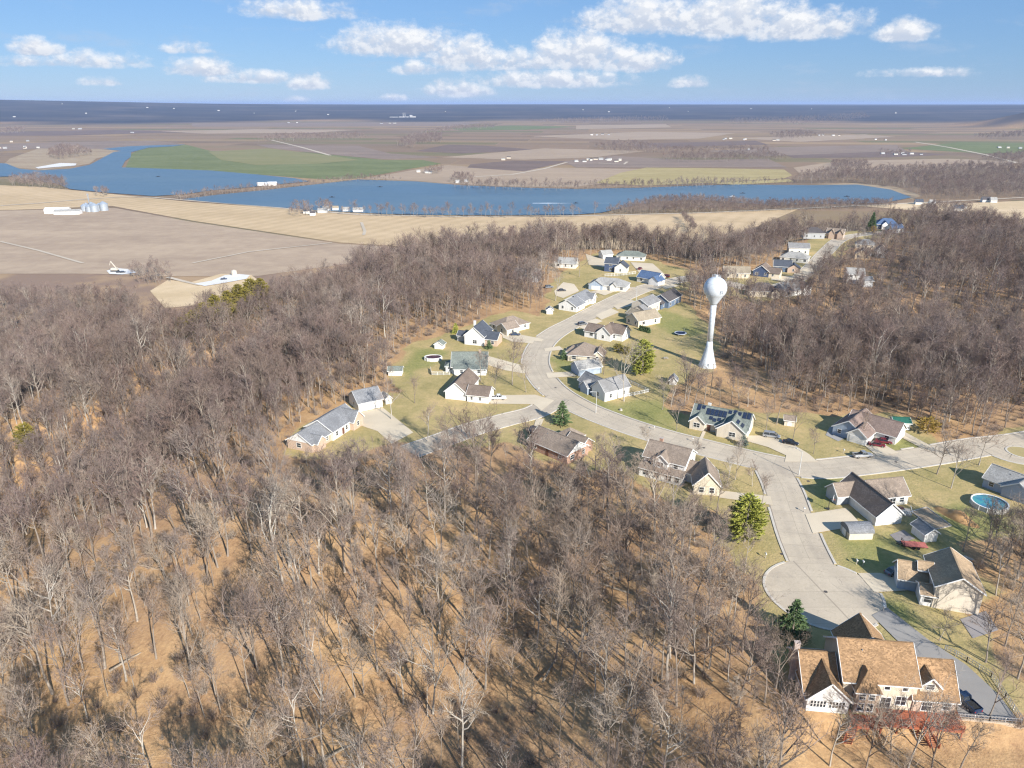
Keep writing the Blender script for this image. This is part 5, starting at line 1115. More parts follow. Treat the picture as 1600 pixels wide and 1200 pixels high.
# --- conifers
def needle_mat(name, a, b):
    m, t, bs = new_mat(name)
    oc = t.n('ShaderNodeTexCoord').outputs['Object']; n = t.noise(oc, 1.6, 3, .6)
    t.l(t.mix(t.mapr(n, .3, .7), a, b), bs.inputs['Base Color']); bs.inputs['Roughness'].default_value = .8; bs.inputs['Specular IOR Level'].default_value = .2
    return m
NEEDLE = {'pine': needle_mat('pine_needles', (0.25, 0.27, 0.055), (0.50, 0.50, 0.11)), 'spruce': needle_mat('spruce_needles', (0.075, 0.135, 0.055), (0.20, 0.27, 0.12)), 'blue': needle_mat('blue_spruce_needles', (0.102, 0.145, 0.123), (0.217, 0.275, 0.232)),
          'cedar': needle_mat('cedar_needles', (0.13, 0.125, 0.030), (0.34, 0.27, 0.06)), 'shrub': needle_mat('evergreen_shrub', (0.072, 0.102, 0.036), (0.189, 0.203, 0.072)), 'gold': needle_mat('golden_shrub', (0.319, 0.217, 0.043), (0.580, 0.406, 0.116))}
def conifer(seed, Ht, rad, kind, shape='cone'):
    rnd = random.Random(seed); tr, tw = MB(), MB()
    tube(tr, [Vector((0, 0, -.3)), Vector((0, 0, Ht * .5)), Vector((0, 0, Ht * .97))], [Ht * .02 + .03, Ht * .013 + .02, .01], 6)
    nw = max(8, int(Ht * 2.1))
    for i in range(nw):
        s = (i + rnd.random() * .5) / nw; z = Ht * (.06 + .93 * s)
        rr = rad * ((1 - s) ** .85 if shape == 'cone' else math.sin(math.pi * min(1, .18 + .82 * s)) ** .6 * (1.05 - .25 * s) if shape == 'round' else (1 - s ** 3))
        nb = max(5, int(9 * (rr / rad) + 4))
        for k in range(nb):
            a = 6.2832 * (k + rnd.random()) / nb; r_ = rr * rnd.uniform(.72, 1.12)
            d = Vector((math.cos(a), math.sin(a), rnd.uniform(-.12, .22) if shape != 'round' else rnd.uniform(.05, .5)))
            nc = max(3, int(r_ / .42))
            for c in range(nc):
                f = (c + 1) / nc
                if f < .34 and nc > 3: continue
                p = Vector((0, 0, z)) + d * (r_ * f)
                for _ in range(11):
                    dd = (d + Vector((rnd.gauss(0, .55), rnd.gauss(0, .55), rnd.gauss(.12, .45)))).normalized()
                    blade(tw, p - dd * .15, dd, rnd.uniform(.45, .85) * (.6 + Ht * .03), rnd.uniform(.24, .42) * (.6 + Ht * .03), rnd)
    return tr, tw
def plant_conifer(label, xy, Ht, rad, kind, shape, name='conifer', seed=[0], group=None):
    seed[0] += 1; tr, tw = conifer(700 + seed[0], Ht, rad, kind, shape)
    t_ = thing(name, label, 'shrub' if Ht < 3.2 else 'tree', (xy[0], xy[1], th(*xy)), 0, group)
    tr.build('trunk', BARK, t_); tw.build('crown', NEEDLE[kind], t_); return t_
plant_conifer('large bushy bright green pine on the tower lawn', (48.78, 254.40), 14.0, 4.6, 'pine', 'round')
plant_conifer('big rounded yellow-green pine left of the cul-de-sac stem', (54.07, 143.70), 12.5, 4.3, 'pine', 'round')
plant_conifer('dark green cone-shaped spruce at the lower edge of the turning circle', (53.52, 111.59), 8.6, 3.2, 'spruce', 'cone')
plant_conifer('dense green conifer at the left side-street corner', (15.86, 209.64), 8.2, 3.1, 'spruce', 'cone')
plant_conifer('small blue spruce in front of the solar-panel house', (68.75, 193.98), 4.0, 1.6, 'blue', 'cone')
plant_conifer('small dark evergreen beside the hip-roofed house', (20.63, 271.87), 4.2, 1.7, 'spruce', 'cone')
plant_conifer('young green fir at the wood edge behind the slate-roofed house', (-24.98, 307.13), 5.0, 1.9, 'pine', 'cone')
plant_conifer('evergreen bush against the tall white gabled house', (-9.58, 285.58), 4.0, 1.7, 'spruce', 'cone', 'evergreen_bush')
plant_conifer('olive-green bush left of the large pine', (43.59, 281.42), 3.6, 2.4, 'cedar', 'round', 'evergreen_bush')
plant_conifer('second olive-green bush touching the large pine', (46.12, 278.98), 3.3, 2.1, 'cedar', 'round', 'evergreen_bush')
plant_conifer('tall dark conifer beside the large navy roof on the far rise', (287.23, 583.67), 15.0, 4.0, 'spruce', 'cone')
plant_conifer('small golden conifer at the foot of the tall dark conifer', (284.48, 574.46), 5.5, 2.4, 'gold', 'round')
plant_conifer('golden-yellow shrub near the green-roofed shed', (128.45, 203.41), 5.0, 3.6, 'gold', 'round', 'golden_shrub')
for k in range(6):
    q = Vector((57.56, 311.99)).lerp(Vector((60.90, 308.09)), k / 5)
    plant_conifer('%s dark arborvitae in the row beside the cream house' % ['first', 'second', 'third', 'fourth', 'fifth', 'sixth'][k], q, 2.6, .8, 'spruce', 'cone', 'arborvitae', group='row of arborvitae')
for k, (cx, cy, s) in enumerate([(-148, 296, 9), (-147, 305, 10), (-145, 314, 11), (-142, 322, 11), (-140, 331, 12), (-137, 340, 13), (-131, 337, 13), (-140, 314, 10), (-134, 325, 11), (-150, 288, 8)]):
    plant_conifer(['lowest', 'second', 'third', 'fourth', 'fifth', 'sixth', 'topmost', 'inner lower', 'inner upper', 'outlying'][k] + ' olive-yellow cedar of the clump on the left bluff edge', (cx + 6, cy + 15), s * 1.25, s * .40, 'cedar', 'round', 'cedar_tree', group='cedars on the bluff edge')
plant_conifer('lone olive cedar at the left picture edge on the slope', (-152, 205), 10, 3.6, 'cedar', 'round', 'cedar_tree')

# --- trees standing in the yards: base, height, kind, label
YARD = [((0.00, 244.45), 16.1, '0', 'tall bare tree on the lawn left of the street bend'),
 ((4.97, 236.97), 9.4, '6', 'slender bare street tree at the kerb of the bend'),
 ((-5.90, 238.18), 8.7, '1', 'bare tree between the broad porch house and the drive'),
 ((-11.50, 247.69), 9.4, '3', 'bare tree in front of the white porch'),
 ((38.34, 228.72), 16.4, '9', 'tall double-stemmed bare tree before the white-gabled house'),
 ((51.24, 204.82), 8.4, '3', 'wide bare tree on the lawn left of the solar house'),
 ((39.40, 190.58), 7.2, '0', 'bare tree by the kerb behind the brick chimney'),
 ((52.23, 186.06), 5.3, '7', 'small bare tree at the corner of the two-storey house'),
 ((60.30, 173.17), 9.6, '1', 'thin bare tree at the near side of the junction'),
 ((87.73, 188.91), 7.0, '0', 'bare lawn tree opposite the street junction'),
 ((85.20, 198.37), 8.9, '3', 'bare tree between the minivan drive and the maroon roof'),
 ((79.16, 204.82), 9.3, '1', 'bare tree behind the silver minivan'),
 ((83.99, 209.64), 12.7, '2', 'tall bare tree behind the tiny beige shed'),
 ((116.84, 176.44), 12.6, '7', 'broad bare tree by the street shading the road'),
 ((116.30, 168.63), 10.9, '3', 'low-branched bare tree on the lawn right of the L-shaped house'),
 ((131.46, 181.72), 11.7, '0', 'symmetrical bare tree beside the right-hand junction'),
 ((102.28, 120.88), 14.5, '2', 'tall dark bare tree on the slope at the right edge'),
 ((81.12, 110.35), 6.8, '7', 'bare ornamental tree beside the long drive'),
 ((61.77, 83.53), 14.0, '9', 'tall bare tree in front of the deck'),
 ((42.85, 107.43), 15.2, '2', 'leaning bare tree left of the turning circle'),
 ((45.98, 98.42), 10.4, '1', 'bushy bare tree against the left end of the large house'),
 ((-33.09, 227.02), 7.9, '3', 'bare orchard-like tree on the ranch lawn'),
 ((-25.47, 197.04), 10.5, '4', 'pale bare tree beside the side street'),
 ((-18.94, 192.69), 9.9, '0', 'bare tree at the side street bend'),
 ((-38.85, 213.64), 12.2, '8', 'bare tree beside the ranch drive'),
 ((-11.36, 192.69), 8.3, '1', 'thin bare tree on the verge of the side street'),
 ((22.84, 176.07), 10.1, '0', 'bare tree at the wood edge right of the corner ranch'),
 ((27.72, 173.17), 11.5, '7', 'dense bare tree left of the two-storey house'),
 ((26.86, 187.68), 6.5, '4', 'bare tree in the gap between ranch and two-storey house'),
 ((39.92, 156.72), 10.8, '1', 'bare tree in front of the two-storey house'),
 ((30.75, 164.61), 11.7, '2', 'tall bare tree at the left front of the two-storey house'),
 ((51.10, 156.72), 9.9, '0', 'bare tree before the cream garage'),
 ((63.89, 169.66), 6.1, '7', 'low bare tree on the cul-de-sac corner'),
 ((63.27, 159.80), 7.3, '3', 'bare tree beside the drive behind the big pine'),
 ((34.44, 255.09), 10.1, '7', 'spreading bare tree beneath the large pine'),
 ((50.09, 221.50), 9.1, '1', 'bare tree at the picket fence end'),
 ((60.52, 229.87), 11.7, '2', 'bare tree on the lawn edge below the tower'),
 ((65.31, 227.02), 11.6, '0', 'bare tree below the tower foot'),
 ((39.62, 420.50), 14.0, '0', 'bare tree before the hidden grey roof'),
 ((22.49, 364.08), 15.1, '9', 'tall bare tree at the gravel drive'),
 ((150.51, 364.08), 13.4, '0', 'bare tree beside the far street'),
 ((191.53, 441.78), 13.8, '0', 'bare tree on the far street verge'),
 ((197.58, 432.68), 15.5, '7', 'dense bare tree right of the far street'),
 ((57.08, 169.66), 8.6, '4', 'bare sapling near the junction corner'),
 ((79.23, 92.07), 10.7, '1', 'bare tree below the retaining wall'),
 ((50.04, 84.47), 12.2, '4', 'pale bare tree below the sunroom'),
 ((54.74, 82.71), 12.1, '3', 'forked bare tree before the middle of the deck'),
 ((60.74, 86.90), 9.0, '7', 'small round bare tree close under the deck'),
 ((65.41, 83.29), 12.2, '1', 'bare tree before the right deck stairs'),
 ((69.04, 82.71), 10.9, '2', 'bare tree at the foot of the retaining wall'),
 ((89.63, 100.68), 13.9, '0', 'bare tree beyond the drive railing'),
 ((92.52, 108.79), 11.6, '3', 'bare tree on the brown slope past the railing'),
 ((115.13, 137.58), 13.2, '7', 'bare tree right of the beige house lawn'),
 ((108.34, 133.26), 12.3, '0', 'round bare tree on the slope behind the beige house'),
 ((100.29, 123.96), 12.5, '2', 'tall bare tree just right of the beige house'),
 ((108.33, 129.37), 12.7, '1', 'bare tree at the right edge above the beige house patio'),
 ((97.27, 110.53), 13.8, '5', 'tall bare tree at the right edge below the patio'),
 ((86.36, 104.62), 10.7, '7', 'bare tree between the patio and the drive railing'),
 ((105.17, 197.04), 8.4, '1', 'thin bare tree at the maroon-roofed house corner')]
for xy, Ht, k, lab in YARD:
    tm, cm, H0, stl = NEAR_T[int(k)][:4]
    t_ = thing('bare_tree', lab, 'tree', (xy[0], xy[1], th(*xy)), rng.uniform(0, 6.28), 'bare trees in the yards'); t_.scale = (1.18 * Ht / H0,) * 3
    obj('trunk', tm, t_); obj('crown', cm, t_)
# fallen logs on the forest floor
LOG = simple('log_bark', (0.30, 0.25, 0.19), .9, .3, 1.2)
for k, (x, y, a, l) in enumerate([(-30, 96, .6, 9), (-62, 128, 2.2, 8), (8, 110, 1.1, 10), (22, 128, 2.6, 7), (-10, 140, .2, 9), (34, 104, 2.0, 8), (-48, 104, 1.5, 7), (-78, 118, .9, 9)]):
    b = MB(); tube(b, [Vector((-l / 2, 0, .2)), Vector((0, .2, .3)), Vector((l / 2, 0, .22))], [.26, .22, .12], 6)
    tube(b, [Vector((l * .2, .1, .28)), Vector((l * .42, 1.1, .7))], [.1, .04], 5)
    o = b.build('fallen_log', LOG); o.location = (x, y, th(x, y)); o.rotation_euler = (0, 0, a)
    tag(o, '%s fallen grey log lying on leaf litter in the foreground wood' % ['long', 'short', 'longest', 'small forked', 'straight', 'right-hand', 'lower left', 'far left'][k], 'log', 'fallen logs')

# ---------------------------------------------------------------- water tower
def water_tower():
    m, t, bs = new_mat('tower_paint')
    oc = t.n('ShaderNodeTexCoord').outputs['Object']; x, y, z = t.xyz(oc)
    n = t.noise(t.cxyz(t.m('MULTIPLY', x, 1.2), t.m('MULTIPLY', y, 1.2), t.m('MULTIPLY', z, .12)), 1.0, 4, .6)
    t.l(t.mix(t.mapr(n, .42, .8, 0, .5), (0.60, 0.64, 0.67), (0.46, 0.49, 0.50)), bs.inputs['Base Color']); bs.inputs['Roughness'].default_value = .35
    T = thing('water_tower', 'tall white water tower with ball tank and flared foot', 'water tower', (75.8, 264.3, 0))
    MB().lathe([(3.45, -.3), (3.4, .1), (2.85, 1.9), (2.2, 4.2), (1.65, 6.4), (1.26, 8.2), (1.08, 10.2)], 32).build('flared_base', m, T, True)
    MB().lathe([(1.08, 10.15), (1.06, 18), (1.10, 24.6)], 28).build('stem', m, T, True)
    prof = [(1.1, 24.5), (1.5, 25.3), (2.3, 26.5), (3.05, 27.8)]; c, r = 30.9, 4.28
    prof += [(r * math.cos(a), c + r * math.sin(a)) for a in np.linspace(R(-40), R(87), 18)]
    MB().lathe(prof, 40).build('tank', m, T, True)
    dk = simple('antenna_metal', (0.33, 0.27, 0.25), .5, .1); b = MB()
    b.lathe([(.55, 35.0), (.55, 35.7), (.6, 35.7), (.6, 35.85)], 12).build('roof_hatch', m, T)
    b = MB(); b.bar((.2, 0, 35.1), (.2, 0, 38.6), .16).bar((-.6, .2, 35.0), (-.6, .2, 36.6), .1).bar((.9, -.3, 34.9), (.9, -.3, 36.2), .1); b.build('antenna', dk, T)
    b = MB()
    for k in range(14):
        a = 6.2832 * k / 14; b.bar((1.6 * math.cos(a), 1.6 * math.sin(a), 34.7), (1.6 * math.cos(a), 1.6 * math.sin(a), 35.7), .05)
        a2 = a + 6.2832 / 14; b.bar((1.6 * math.cos(a), 1.6 * math.sin(a), 35.7), (1.6 * math.cos(a2), 1.6 * math.sin(a2), 35.7), .05)
    b.build('guard_rail', m, T)
    ink = simple('tower_lettering', (0.03, 0.05, 0.09), .5, .05)
    cu = bpy.data.curves.new('lettering', 'FONT'); cu.body = 'EL'; cu.size = 1.75; cu.extrude = 0.0
    tmp = bpy.data.objects.new('tmp', cu); me = bpy.data.meshes.new_from_object(tmp)
    bm = bmesh.new(); bm.from_mesh(me); bmesh.ops.triangulate(bm, faces=bm.faces); bmesh.ops.subdivide_edges(bm, edges=bm.edges, cuts=2, use_grid_fill=True)
    vd = math.atan2(-264.3, -75.8)
    for v in bm.verts:
        ang = vd + R(24) + v.co.x / r; zz = -1.35 + v.co.y; rr = math.sqrt(max(.1, (r + .03) ** 2 - zz * zz)); v.co = (rr * math.cos(ang), rr * math.sin(ang), c + zz)
    bm.to_mesh(me); bm.free(); me.materials.append(ink); obj('lettering', me, T)
    bpy.data.objects.remove(tmp)
    b = MB()
    for k in range(9):
        zz = 10.4 + k * 1.55; b.lathe([(1.115, zz), (1.115, zz + .06)], 28, cap=False)
    for a in (-25, 5, 30): rr = r * math.cos(R(a)); b.lathe([(rr + .012, c + r * math.sin(R(a)) - .04), (rr + .012, c + r * math.sin(R(a)) + .04)], 40, cap=False)
    b.build('weld_seam', simple('seam_grey', (.5, .53, .55), .5, .1), T)
    b = MB(); la = vd + R(-55)
    for o_ in (-.2, .2): b.bar((1.2 * math.cos(la + o_ / 1.4), 1.2 * math.sin(la + o_ / 1.4), 10.4), (1.2 * math.cos(la + o_ / 1.4), 1.2 * math.sin(la + o_ / 1.4), 24.6), .05)
    b.build('ladder', dk, T)
    MB().box(-.5, -3.35, 0, .5, -2.6, 2.0).build('door', simple('tower_door', (.5, .52, .54), .4, .05), T)
water_tower()

# ---------------------------------------------------------------- vehicles
TYRE = simple('tyre_rubber', (0.02, 0.02, 0.02), .9, .2); RIM = simple('wheel_rim', (0.45, 0.45, 0.46), .35, .1, 3, .8); LAMP = simple('headlamp', (.75, .75, .72), .15, .02); TAIL = simple('tail_lamp', (.35, .02, .02), .3, .05)
def vehicle(kind, label, xy, rz, pm, cat, z=0.0):
    V = thing({'pickup': 'pickup_truck', 'suv': 'parked_suv', 'sedan': 'parked_car', 'van': 'parked_minivan'}[kind], label, cat, (xy[0], xy[1], z), rz)
    L, Wd = {'pickup': (5.7, 1.95), 'suv': (4.8, 1.9), 'sedan': (4.6, 1.8), 'van': (5.1, 1.95)}[kind]; h = Wd / 2
    # body: cross-sections along x (rear to front): x, half width, underside, belt line
    sec = {'pickup': [(-L / 2, .86, .45, 1.02), (-L / 2 + .2, .97, .38, 1.08), (-.2, 1, .36, 1.08), (1.0, 1, .36, 1.1), (1.5, .99, .36, 1.08), (L / 2 - .3, .95, .36, .98), (L / 2, .84, .42, .86)],
           'suv': [(-L / 2, .86, .4, .98), (-L / 2 + .2, .97, .34, 1.02), (0, 1, .32, 1.02), (.95, .99, .32, 1.0), (L / 2 - .3, .95, .34, .86), (L / 2, .82, .4, .74)],
           'sedan': [(-L / 2, .84, .38, .84), (-L / 2 + .25, .96, .3, .92), (-.4, 1, .28, .9), (.9, .99, .28, .88), (L / 2 - .3, .93, .3, .74), (L / 2, .8, .36, .62)],
           'van': [(-L / 2, .86, .4, .98), (-L / 2 + .2, .97, .32, 1.02), (0, 1, .3, 1.0), (1.3, .99, .3, .96), (L / 2 - .3, .94, .32, .8), (L / 2, .8, .38, .7)]}[kind]
    b = MB(); o = 0; n = 8
    for (x, w, z0, z1) in sec:
        w *= h; zm = z0 + .45 * (z1 - z0)
        b.v += [(x, -w * .86, z0), (x, -w, z0 + .12), (x, -w * 1.0, zm), (x, -w * .93, z1 - .04), (x, -w * .82, z1), (x, w * .82, z1), (x, w * .93, z1 - .04), (x, w, zm)]
        b.v += [(x, w, z0 + .12), (x, w * .86, z0)]
    n = 10
    for i in range(len(sec) - 1):
        for k in range(n): b.f.append((i * n + k, (i + 1) * n + k, (i + 1) * n + (k + 1) % n, i * n + (k + 1) % n)); b.mi.append(0)
    b.f += [tuple(range(n)), tuple(range((len(sec) - 1) * n, len(sec) * n))[::-1]]; b.mi += [0, 0]
    body = b.build('body', pm, V, False)
    # cabin: glass house with painted roof
    x0, x1, r0, r1, zb, zt = {'pickup': (-.55, 1.35, -.35, .75, 1.06, 1.78), 'suv': (-2.3, 1.2, -2.0, .55, .99, 1.70), 'sedan': (-1.75, 1.05, -1.05, .35, .87, 1.42), 'van': (-2.45, 1.75, -2.15, .75, .97, 1.76)}[kind]
    g = MB(); w0, w1 = h * .90, h * .74
    g.add([(x0, -w0, zb), (x1, -w0, zb), (x1, w0, zb), (x0, w0, zb), (r0, -w1, zt), (r1, -w1, zt), (r1, w1, zt), (r0, w1, zt)], [(0, 1, 5, 4), (1, 2, 6, 5), (2, 3, 7, 6), (3, 0, 4, 7)])
    g.build('window', GLASS, V)
    rf = MB(); rf.box(r0 - .03, -w1 - .03, zt - .02, r1 + .03, w1 + .03, zt + .05)
    for sx in (-1, 1):
        for (xa, xb) in ((x0, r0), (x1, r1), ((x0 + x1) / 2 - .1, (r0 + r1) / 2 - .1)): rf.bar((xa, sx * (w0 + .005), zb), (xb, sx * (w1 + .005), zt), .09, .05)
    rf.build('roof', pm, V)
    if kind == 'pickup':
        MB().box(-L / 2 + .15, -h * .80, 1.085, -.72, h * .80, 1.10).build('load_bed', simple('bed_liner', (.03, .03, .03), .8, .2), V)
        for sx in (-1, 1): MB().box(-L / 2 + .05, sx * h * .86 - .06, 1.05, -.62, sx * h * .86 + .06, 1.28).build('bed_side', pm, V)
        MB().box(-L / 2 + .02, -h * .86, 1.05, -L / 2 + .12, h * .86, 1.28).build('tailgate', pm, V)
    for wx in (-L * .31, L * .31):
        for sy in (-1, 1):
            w = MB(); w.lathe([(.34, -.11), (.36, -.06), (.36, .06), (.34, .11)], 14); rr = MB(); rr.lathe([(.2, -.118), (.21, .118)], 10)
            for m_ in (w, rr): m_.v = [(p[0] + wx, p[2] + sy * (h - .1), p[1] + .36) for p in m_.v]
            wo = w.build('wheel', TYRE, V); rr.build('rim', RIM, wo)
    for sy in (-1, 1):
        MB().box(L / 2 - .12, sy * h * .62 - .16, .60, L / 2 - .005 + .02, sy * h * .62 + .16, .74).build('headlight', LAMP, V)
        MB().box(-L / 2 - .02, sy * h * .70 - .1, .70, -L / 2 + .1, sy * h * .70 + .1, .95).build('tail_light', TAIL, V)
    return V
PW, PSIL, PRED, PBLU, PBLK, PGRY = paint('white_paint', (.75, .75, .74)), paint('silver_paint', (.5, .51, .52), .3, .6), paint('maroon_paint', (.16, .012, .022)), paint('dark_blue_paint', (.012, .03, .075)), paint('black_paint', (.015, .015, .018)), paint('grey_paint', (.2, .21, .23), .3, .4)
vehicle('pickup', 'white pickup truck parked in the drive of the brown-roofed white house', (-4.85, 230.45), 0.05, PW, 'pickup')
vehicle('van', 'silver minivan on the curved drive beside the solar-panel house', (79.20, 200.18), R(-20), PSIL, 'minivan')
vehicle('sedan', 'black car behind the silver minivan on the curved drive', (83.31, 195.28), R(-28), PBLK, 'car')
vehicle('pickup', 'silver pickup truck parked at the far kerb of the street', (100.96, 186.87), R(8), PSIL, 'pickup')
vehicle('sedan', 'dark red car nearer the street outside the maroon-roofed house', (108.55, 193.98), R(-22), PRED, 'car')
vehicle('sedan', 'dark red car tucked behind the other red car', (111.69, 196.16), R(-20), PRED, 'car')
vehicle('pickup', 'dark blue pickup truck parked beside the large house garage', (76.85, 95.10), R(104), PBLU, 'pickup')
vehicle('sedan', 'dark blue car in the drive of the tan hip-roofed house', (1.41, 304.28), R(5), PBLU, 'car')
vehicle('sedan', 'black car on the concrete pad left of the white house', (27.12, 384.61), R(10), PBLK, 'car')
vehicle('suv', 'dark grey SUV at the far left of the concrete pad', (20.52, 391.92), R(15), PGRY, 'SUV')
vehicle('suv', 'dark car in front of the white multi-gabled house', (32.39, 320.05), R(30), PGRY, 'SUV')
vehicle('sedan', 'red car behind the blue-roofed house', (78.68, 439.93), R(60), PRED, 'car')
vehicle('suv', 'dark red SUV parked near the blue-roofed house garage', (90.23, 418.82), R(150), PRED, 'SUV')
vehicle('sedan', 'grey car in the shaded drive of the beige house', (82.87, 131.40), R(20), PGRY, 'car')
vehicle('suv', 'black SUV beside the corner ranch house drive', (6.57, 204.35), R(60), PBLK, 'SUV')
# ---------------------------------------------------------------- yard things
def pool(label, xy, r, covered=None, sx=1.0):
    P = thing('swimming_pool', label, 'pool', (xy[0], xy[1], 0)); P.scale = (sx, 1, 1)
    MB().lathe([(r, -.1), (r, 1.25), (r - .06, 1.25), (r - .06, -.05)], 40, cap=False).build('pool_wall', SD('pale'), P)
    MB().lathe([(r + .1, 1.22), (r + .1, 1.32), (r - .25, 1.32), (r - .25, 1.22)], 40, cap=False).build('rim', WHITE, P)
    for k in range(14):
        a = 6.2832 * k / 14; b = MB(); b.box(-.07, -.07, 0, .07, .07, 1.3); b.v = [(p[0] + (r + .1) * math.cos(a), p[1] + (r + .1) * math.sin(a), p[2]) for p in b.v]; b.build('upright', WHITE, P)
    if covered is None:
        m, t, bs = new_mat('pool_water'); oc = t.n('ShaderNodeTexCoord').outputs['Object']; n = t.noise(oc, .35, 3, .5, dist=1.5)
        t.l(t.mix(t.mapr(n, .4, .62), (0.05, 0.19, 0.30), (0.07, 0.30, 0.31)), bs.inputs['Base Color']); bs.inputs['Roughness'].default_value = .08
        covered = m
    MB().lathe([(r - .05, .95), (r - .05, 1.0)], 40).build('water', covered, P); return P
pool('round above-ground swimming pool with turquoise water behind the blue house', (120.68, 159.49), 4.1)
pool('oval pool under a dark maroon winter cover on the left lawn', (-31.33, 271.87), 2.6, simple('pool_cover', (0.075, 0.035, 0.045), .6, .3), 1.3)
GREYW = simple('weathered_timber', (.42, .38, .33), .9, .25, 2.0)
def railing(label, pts, h=1.1, mat=WHITE, name='fence', cat='fence', step=2.0, picket=0.0, z=0.0, rails=(0.3, 1.0)):
    o = thing(name, label, cat, (pts[0][0], pts[0][1], z)); a0 = Vector(pts[0])
    for a, b in zip(pts, pts[1:]):
        a, b = Vector(a) - a0, Vector(b) - a0; L = (b - a).length; n = max(1, round(L / step))
        for k in range(n + 1):
            p = a.lerp(b, k / n); MB().box(p.x - .06, p.y - .06, -.3, p.x + .06, p.y + .06, h).build('post', mat, o)
        r = MB()
        for f in rails: r.bar((a.x, a.y, h * f), (b.x, b.y, h * f), .05, .09)
        if picket:
            m = int(L / picket)
            for k in range(m): p = a.lerp(b, (k + .5) / m); r.bar((p.x, p.y, .08), (p.x, p.y, h * .96), .09, .03)
        r.build('rail', mat, o)
    return o
railing('white picket fence round the yard of the white-gabled house', [(39.52, 251.68), (48.35, 236.97), (39.07, 232.19)], 1.2, WHITE, picket=.22)
railing('white panel fence round the small deck beside the covered pool', [(-31.10, 260.00), (-30.28, 254.40), (-23.31, 254.40)], 1.3, WHITE, picket=.2)
railing('long white fence behind the grey ranch at the far junction', [(54.72, 420.50), (64.39, 422.20), (73.93, 427.38)], 1.6, WHITE, picket=.3)
ALU = simple('aluminium_rail', (.55, .56, .57), .35, .1, 3, .6)
railing('metal pipe railing along the outer edge of the long drive', [(80.65, 107.77), (82.96, 104.78), (85.06, 100.99), (84.54, 96.24), (83.78, 90.74)], 1.15, ALU, 'railing', 'railing', 2.4, .6, 0.0, (.12, .55, 1.0))
railing('metal railing on top of the tan retaining wall', [(73.93, 91.53), (78.58, 91.00), (83.40, 90.47)], 1.15, ALU, 'railing', 'railing', 2.0, .5, 0.0, (.12, .55, 1.0))
def retaining_wall():
    m = simple('retaining_block', (.44, .35, .26), .95, .3, 1.6)
    o = thing('retaining_wall', 'tan block retaining wall holding up the drive beside the deck', 'wall', ((73.64, 91.40)[0], (73.64, 91.40)[1], 0)); a0 = Vector((73.64, 91.40)); b0 = Vector((83.54, 90.21)) - a0
    d = b0.normalized(); nrm = Vector((d.y, -d.x)); L = b0.length; rnd = random.Random(4)
    blk = MB(); blk.box(0, -.35, 0, .98, .0, .37); me = blk.mesh('block', m)
    for r in range(11):
        k = 0; s = -.5 if r % 2 else 0.0
        while s < L:
            q = d * max(0, s) - nrm * (.0 + .03 * r) + nrm * rnd.uniform(-.02, .02)
            ob = obj('block', me, o, (q.x, q.y, -3.9 + .38 * r), math.atan2(d.y, d.x)); s += 1.0
retaining_wall()
def lamp_post(label, xy, Ht, ang):
    o = thing('street_lamp', label, 'street lamp', (xy[0], xy[1], 0), ang); m = simple('lamp_pole', (.55, .55, .53), .5, .1)
    MB().lathe([(.14, 0), (.10, Ht * .5), (.08, Ht)], 8).build('pole', m, o); b = MB(); b.bar((0, 0, Ht - .1), (1.9, 0, Ht + .25), .09).build('arm', m, o); MB().box(1.7, -.14, Ht + .16, 2.4, .14, Ht + .32).build('lamp_head', m, o)
lamp_post('pale street lamp on the outer kerb by the white-gabled house', (27.63, 218.83), 7.5, R(200))
lamp_post('street lamp at the corner of the cul-de-sac street', (78.70, 176.07), 7.0, R(120))
lamp_post('street lamp at the far junction before the grey ranch', (63.76, 361.49), 6.7, R(100))
def wood_pole(label, xy, Ht):
    o = thing('utility_pole', label, 'pole', (xy[0], xy[1], 0)); MB().lathe([(.16, -.2), (.11, Ht)], 8).build('pole', LOG, o); MB().bar((-.9, 0, Ht - .5), (.9, 0, Ht - .5), .12).build('crossarm', LOG, o)
wood_pole('wooden pole standing just in front of the tower foot', (69.27, 233.96), 12)
MBX = simple('mailbox_white', (.7, .7, .68), .5, .05)
for i, (q, lab) in enumerate([((56.83, 137.09), 'left of the turning circle entrance'), ((76.13, 134.67), 'on the lawn right of the turning circle'), ((77.33, 134.20), 'second on the lawn right of the turning circle'), ((74.52, 118.89), 'at the mouth of the long drive'), ((9.53, 238.18), 'at the kerb of the street bend'), ((54.42, 197.04), 'beside the walk of the solar-panel house'), ((72.82, 156.72), 'by the drive of the L-shaped house'), ((96.66, 189.33), 'on the verge opposite the L-shaped house'), ((44.35, 205.29), 'at the kerb below the wide bare tree')]):
    o = thing('mailbox', 'white mailbox on a post ' + lab, 'mailbox', (q[0], q[1], 0)); b = MB(); b.box(-.06, -.06, -.2, .06, .06, 1.05).build('post', GREYW, o)
    n = 6; P = [(-.14, 1.05), (.14, 1.05)] + [(.14 * math.cos(math.pi * k / n), 1.22 + .12 * math.sin(math.pi * k / n)) for k in range(n + 1)]
    b = MB(); b.add([(x, -.28, z) for x, z in P] + [(x, .28, z) for x, z in P], [tuple(range(len(P))), tuple(range(2 * len(P) - 1, len(P) - 1, -1))] + [(k, (k + 1) % len(P), (k + 1) % len(P) + len(P), k + len(P)) for k in range(len(P))]); b.build('box', MBX, o)
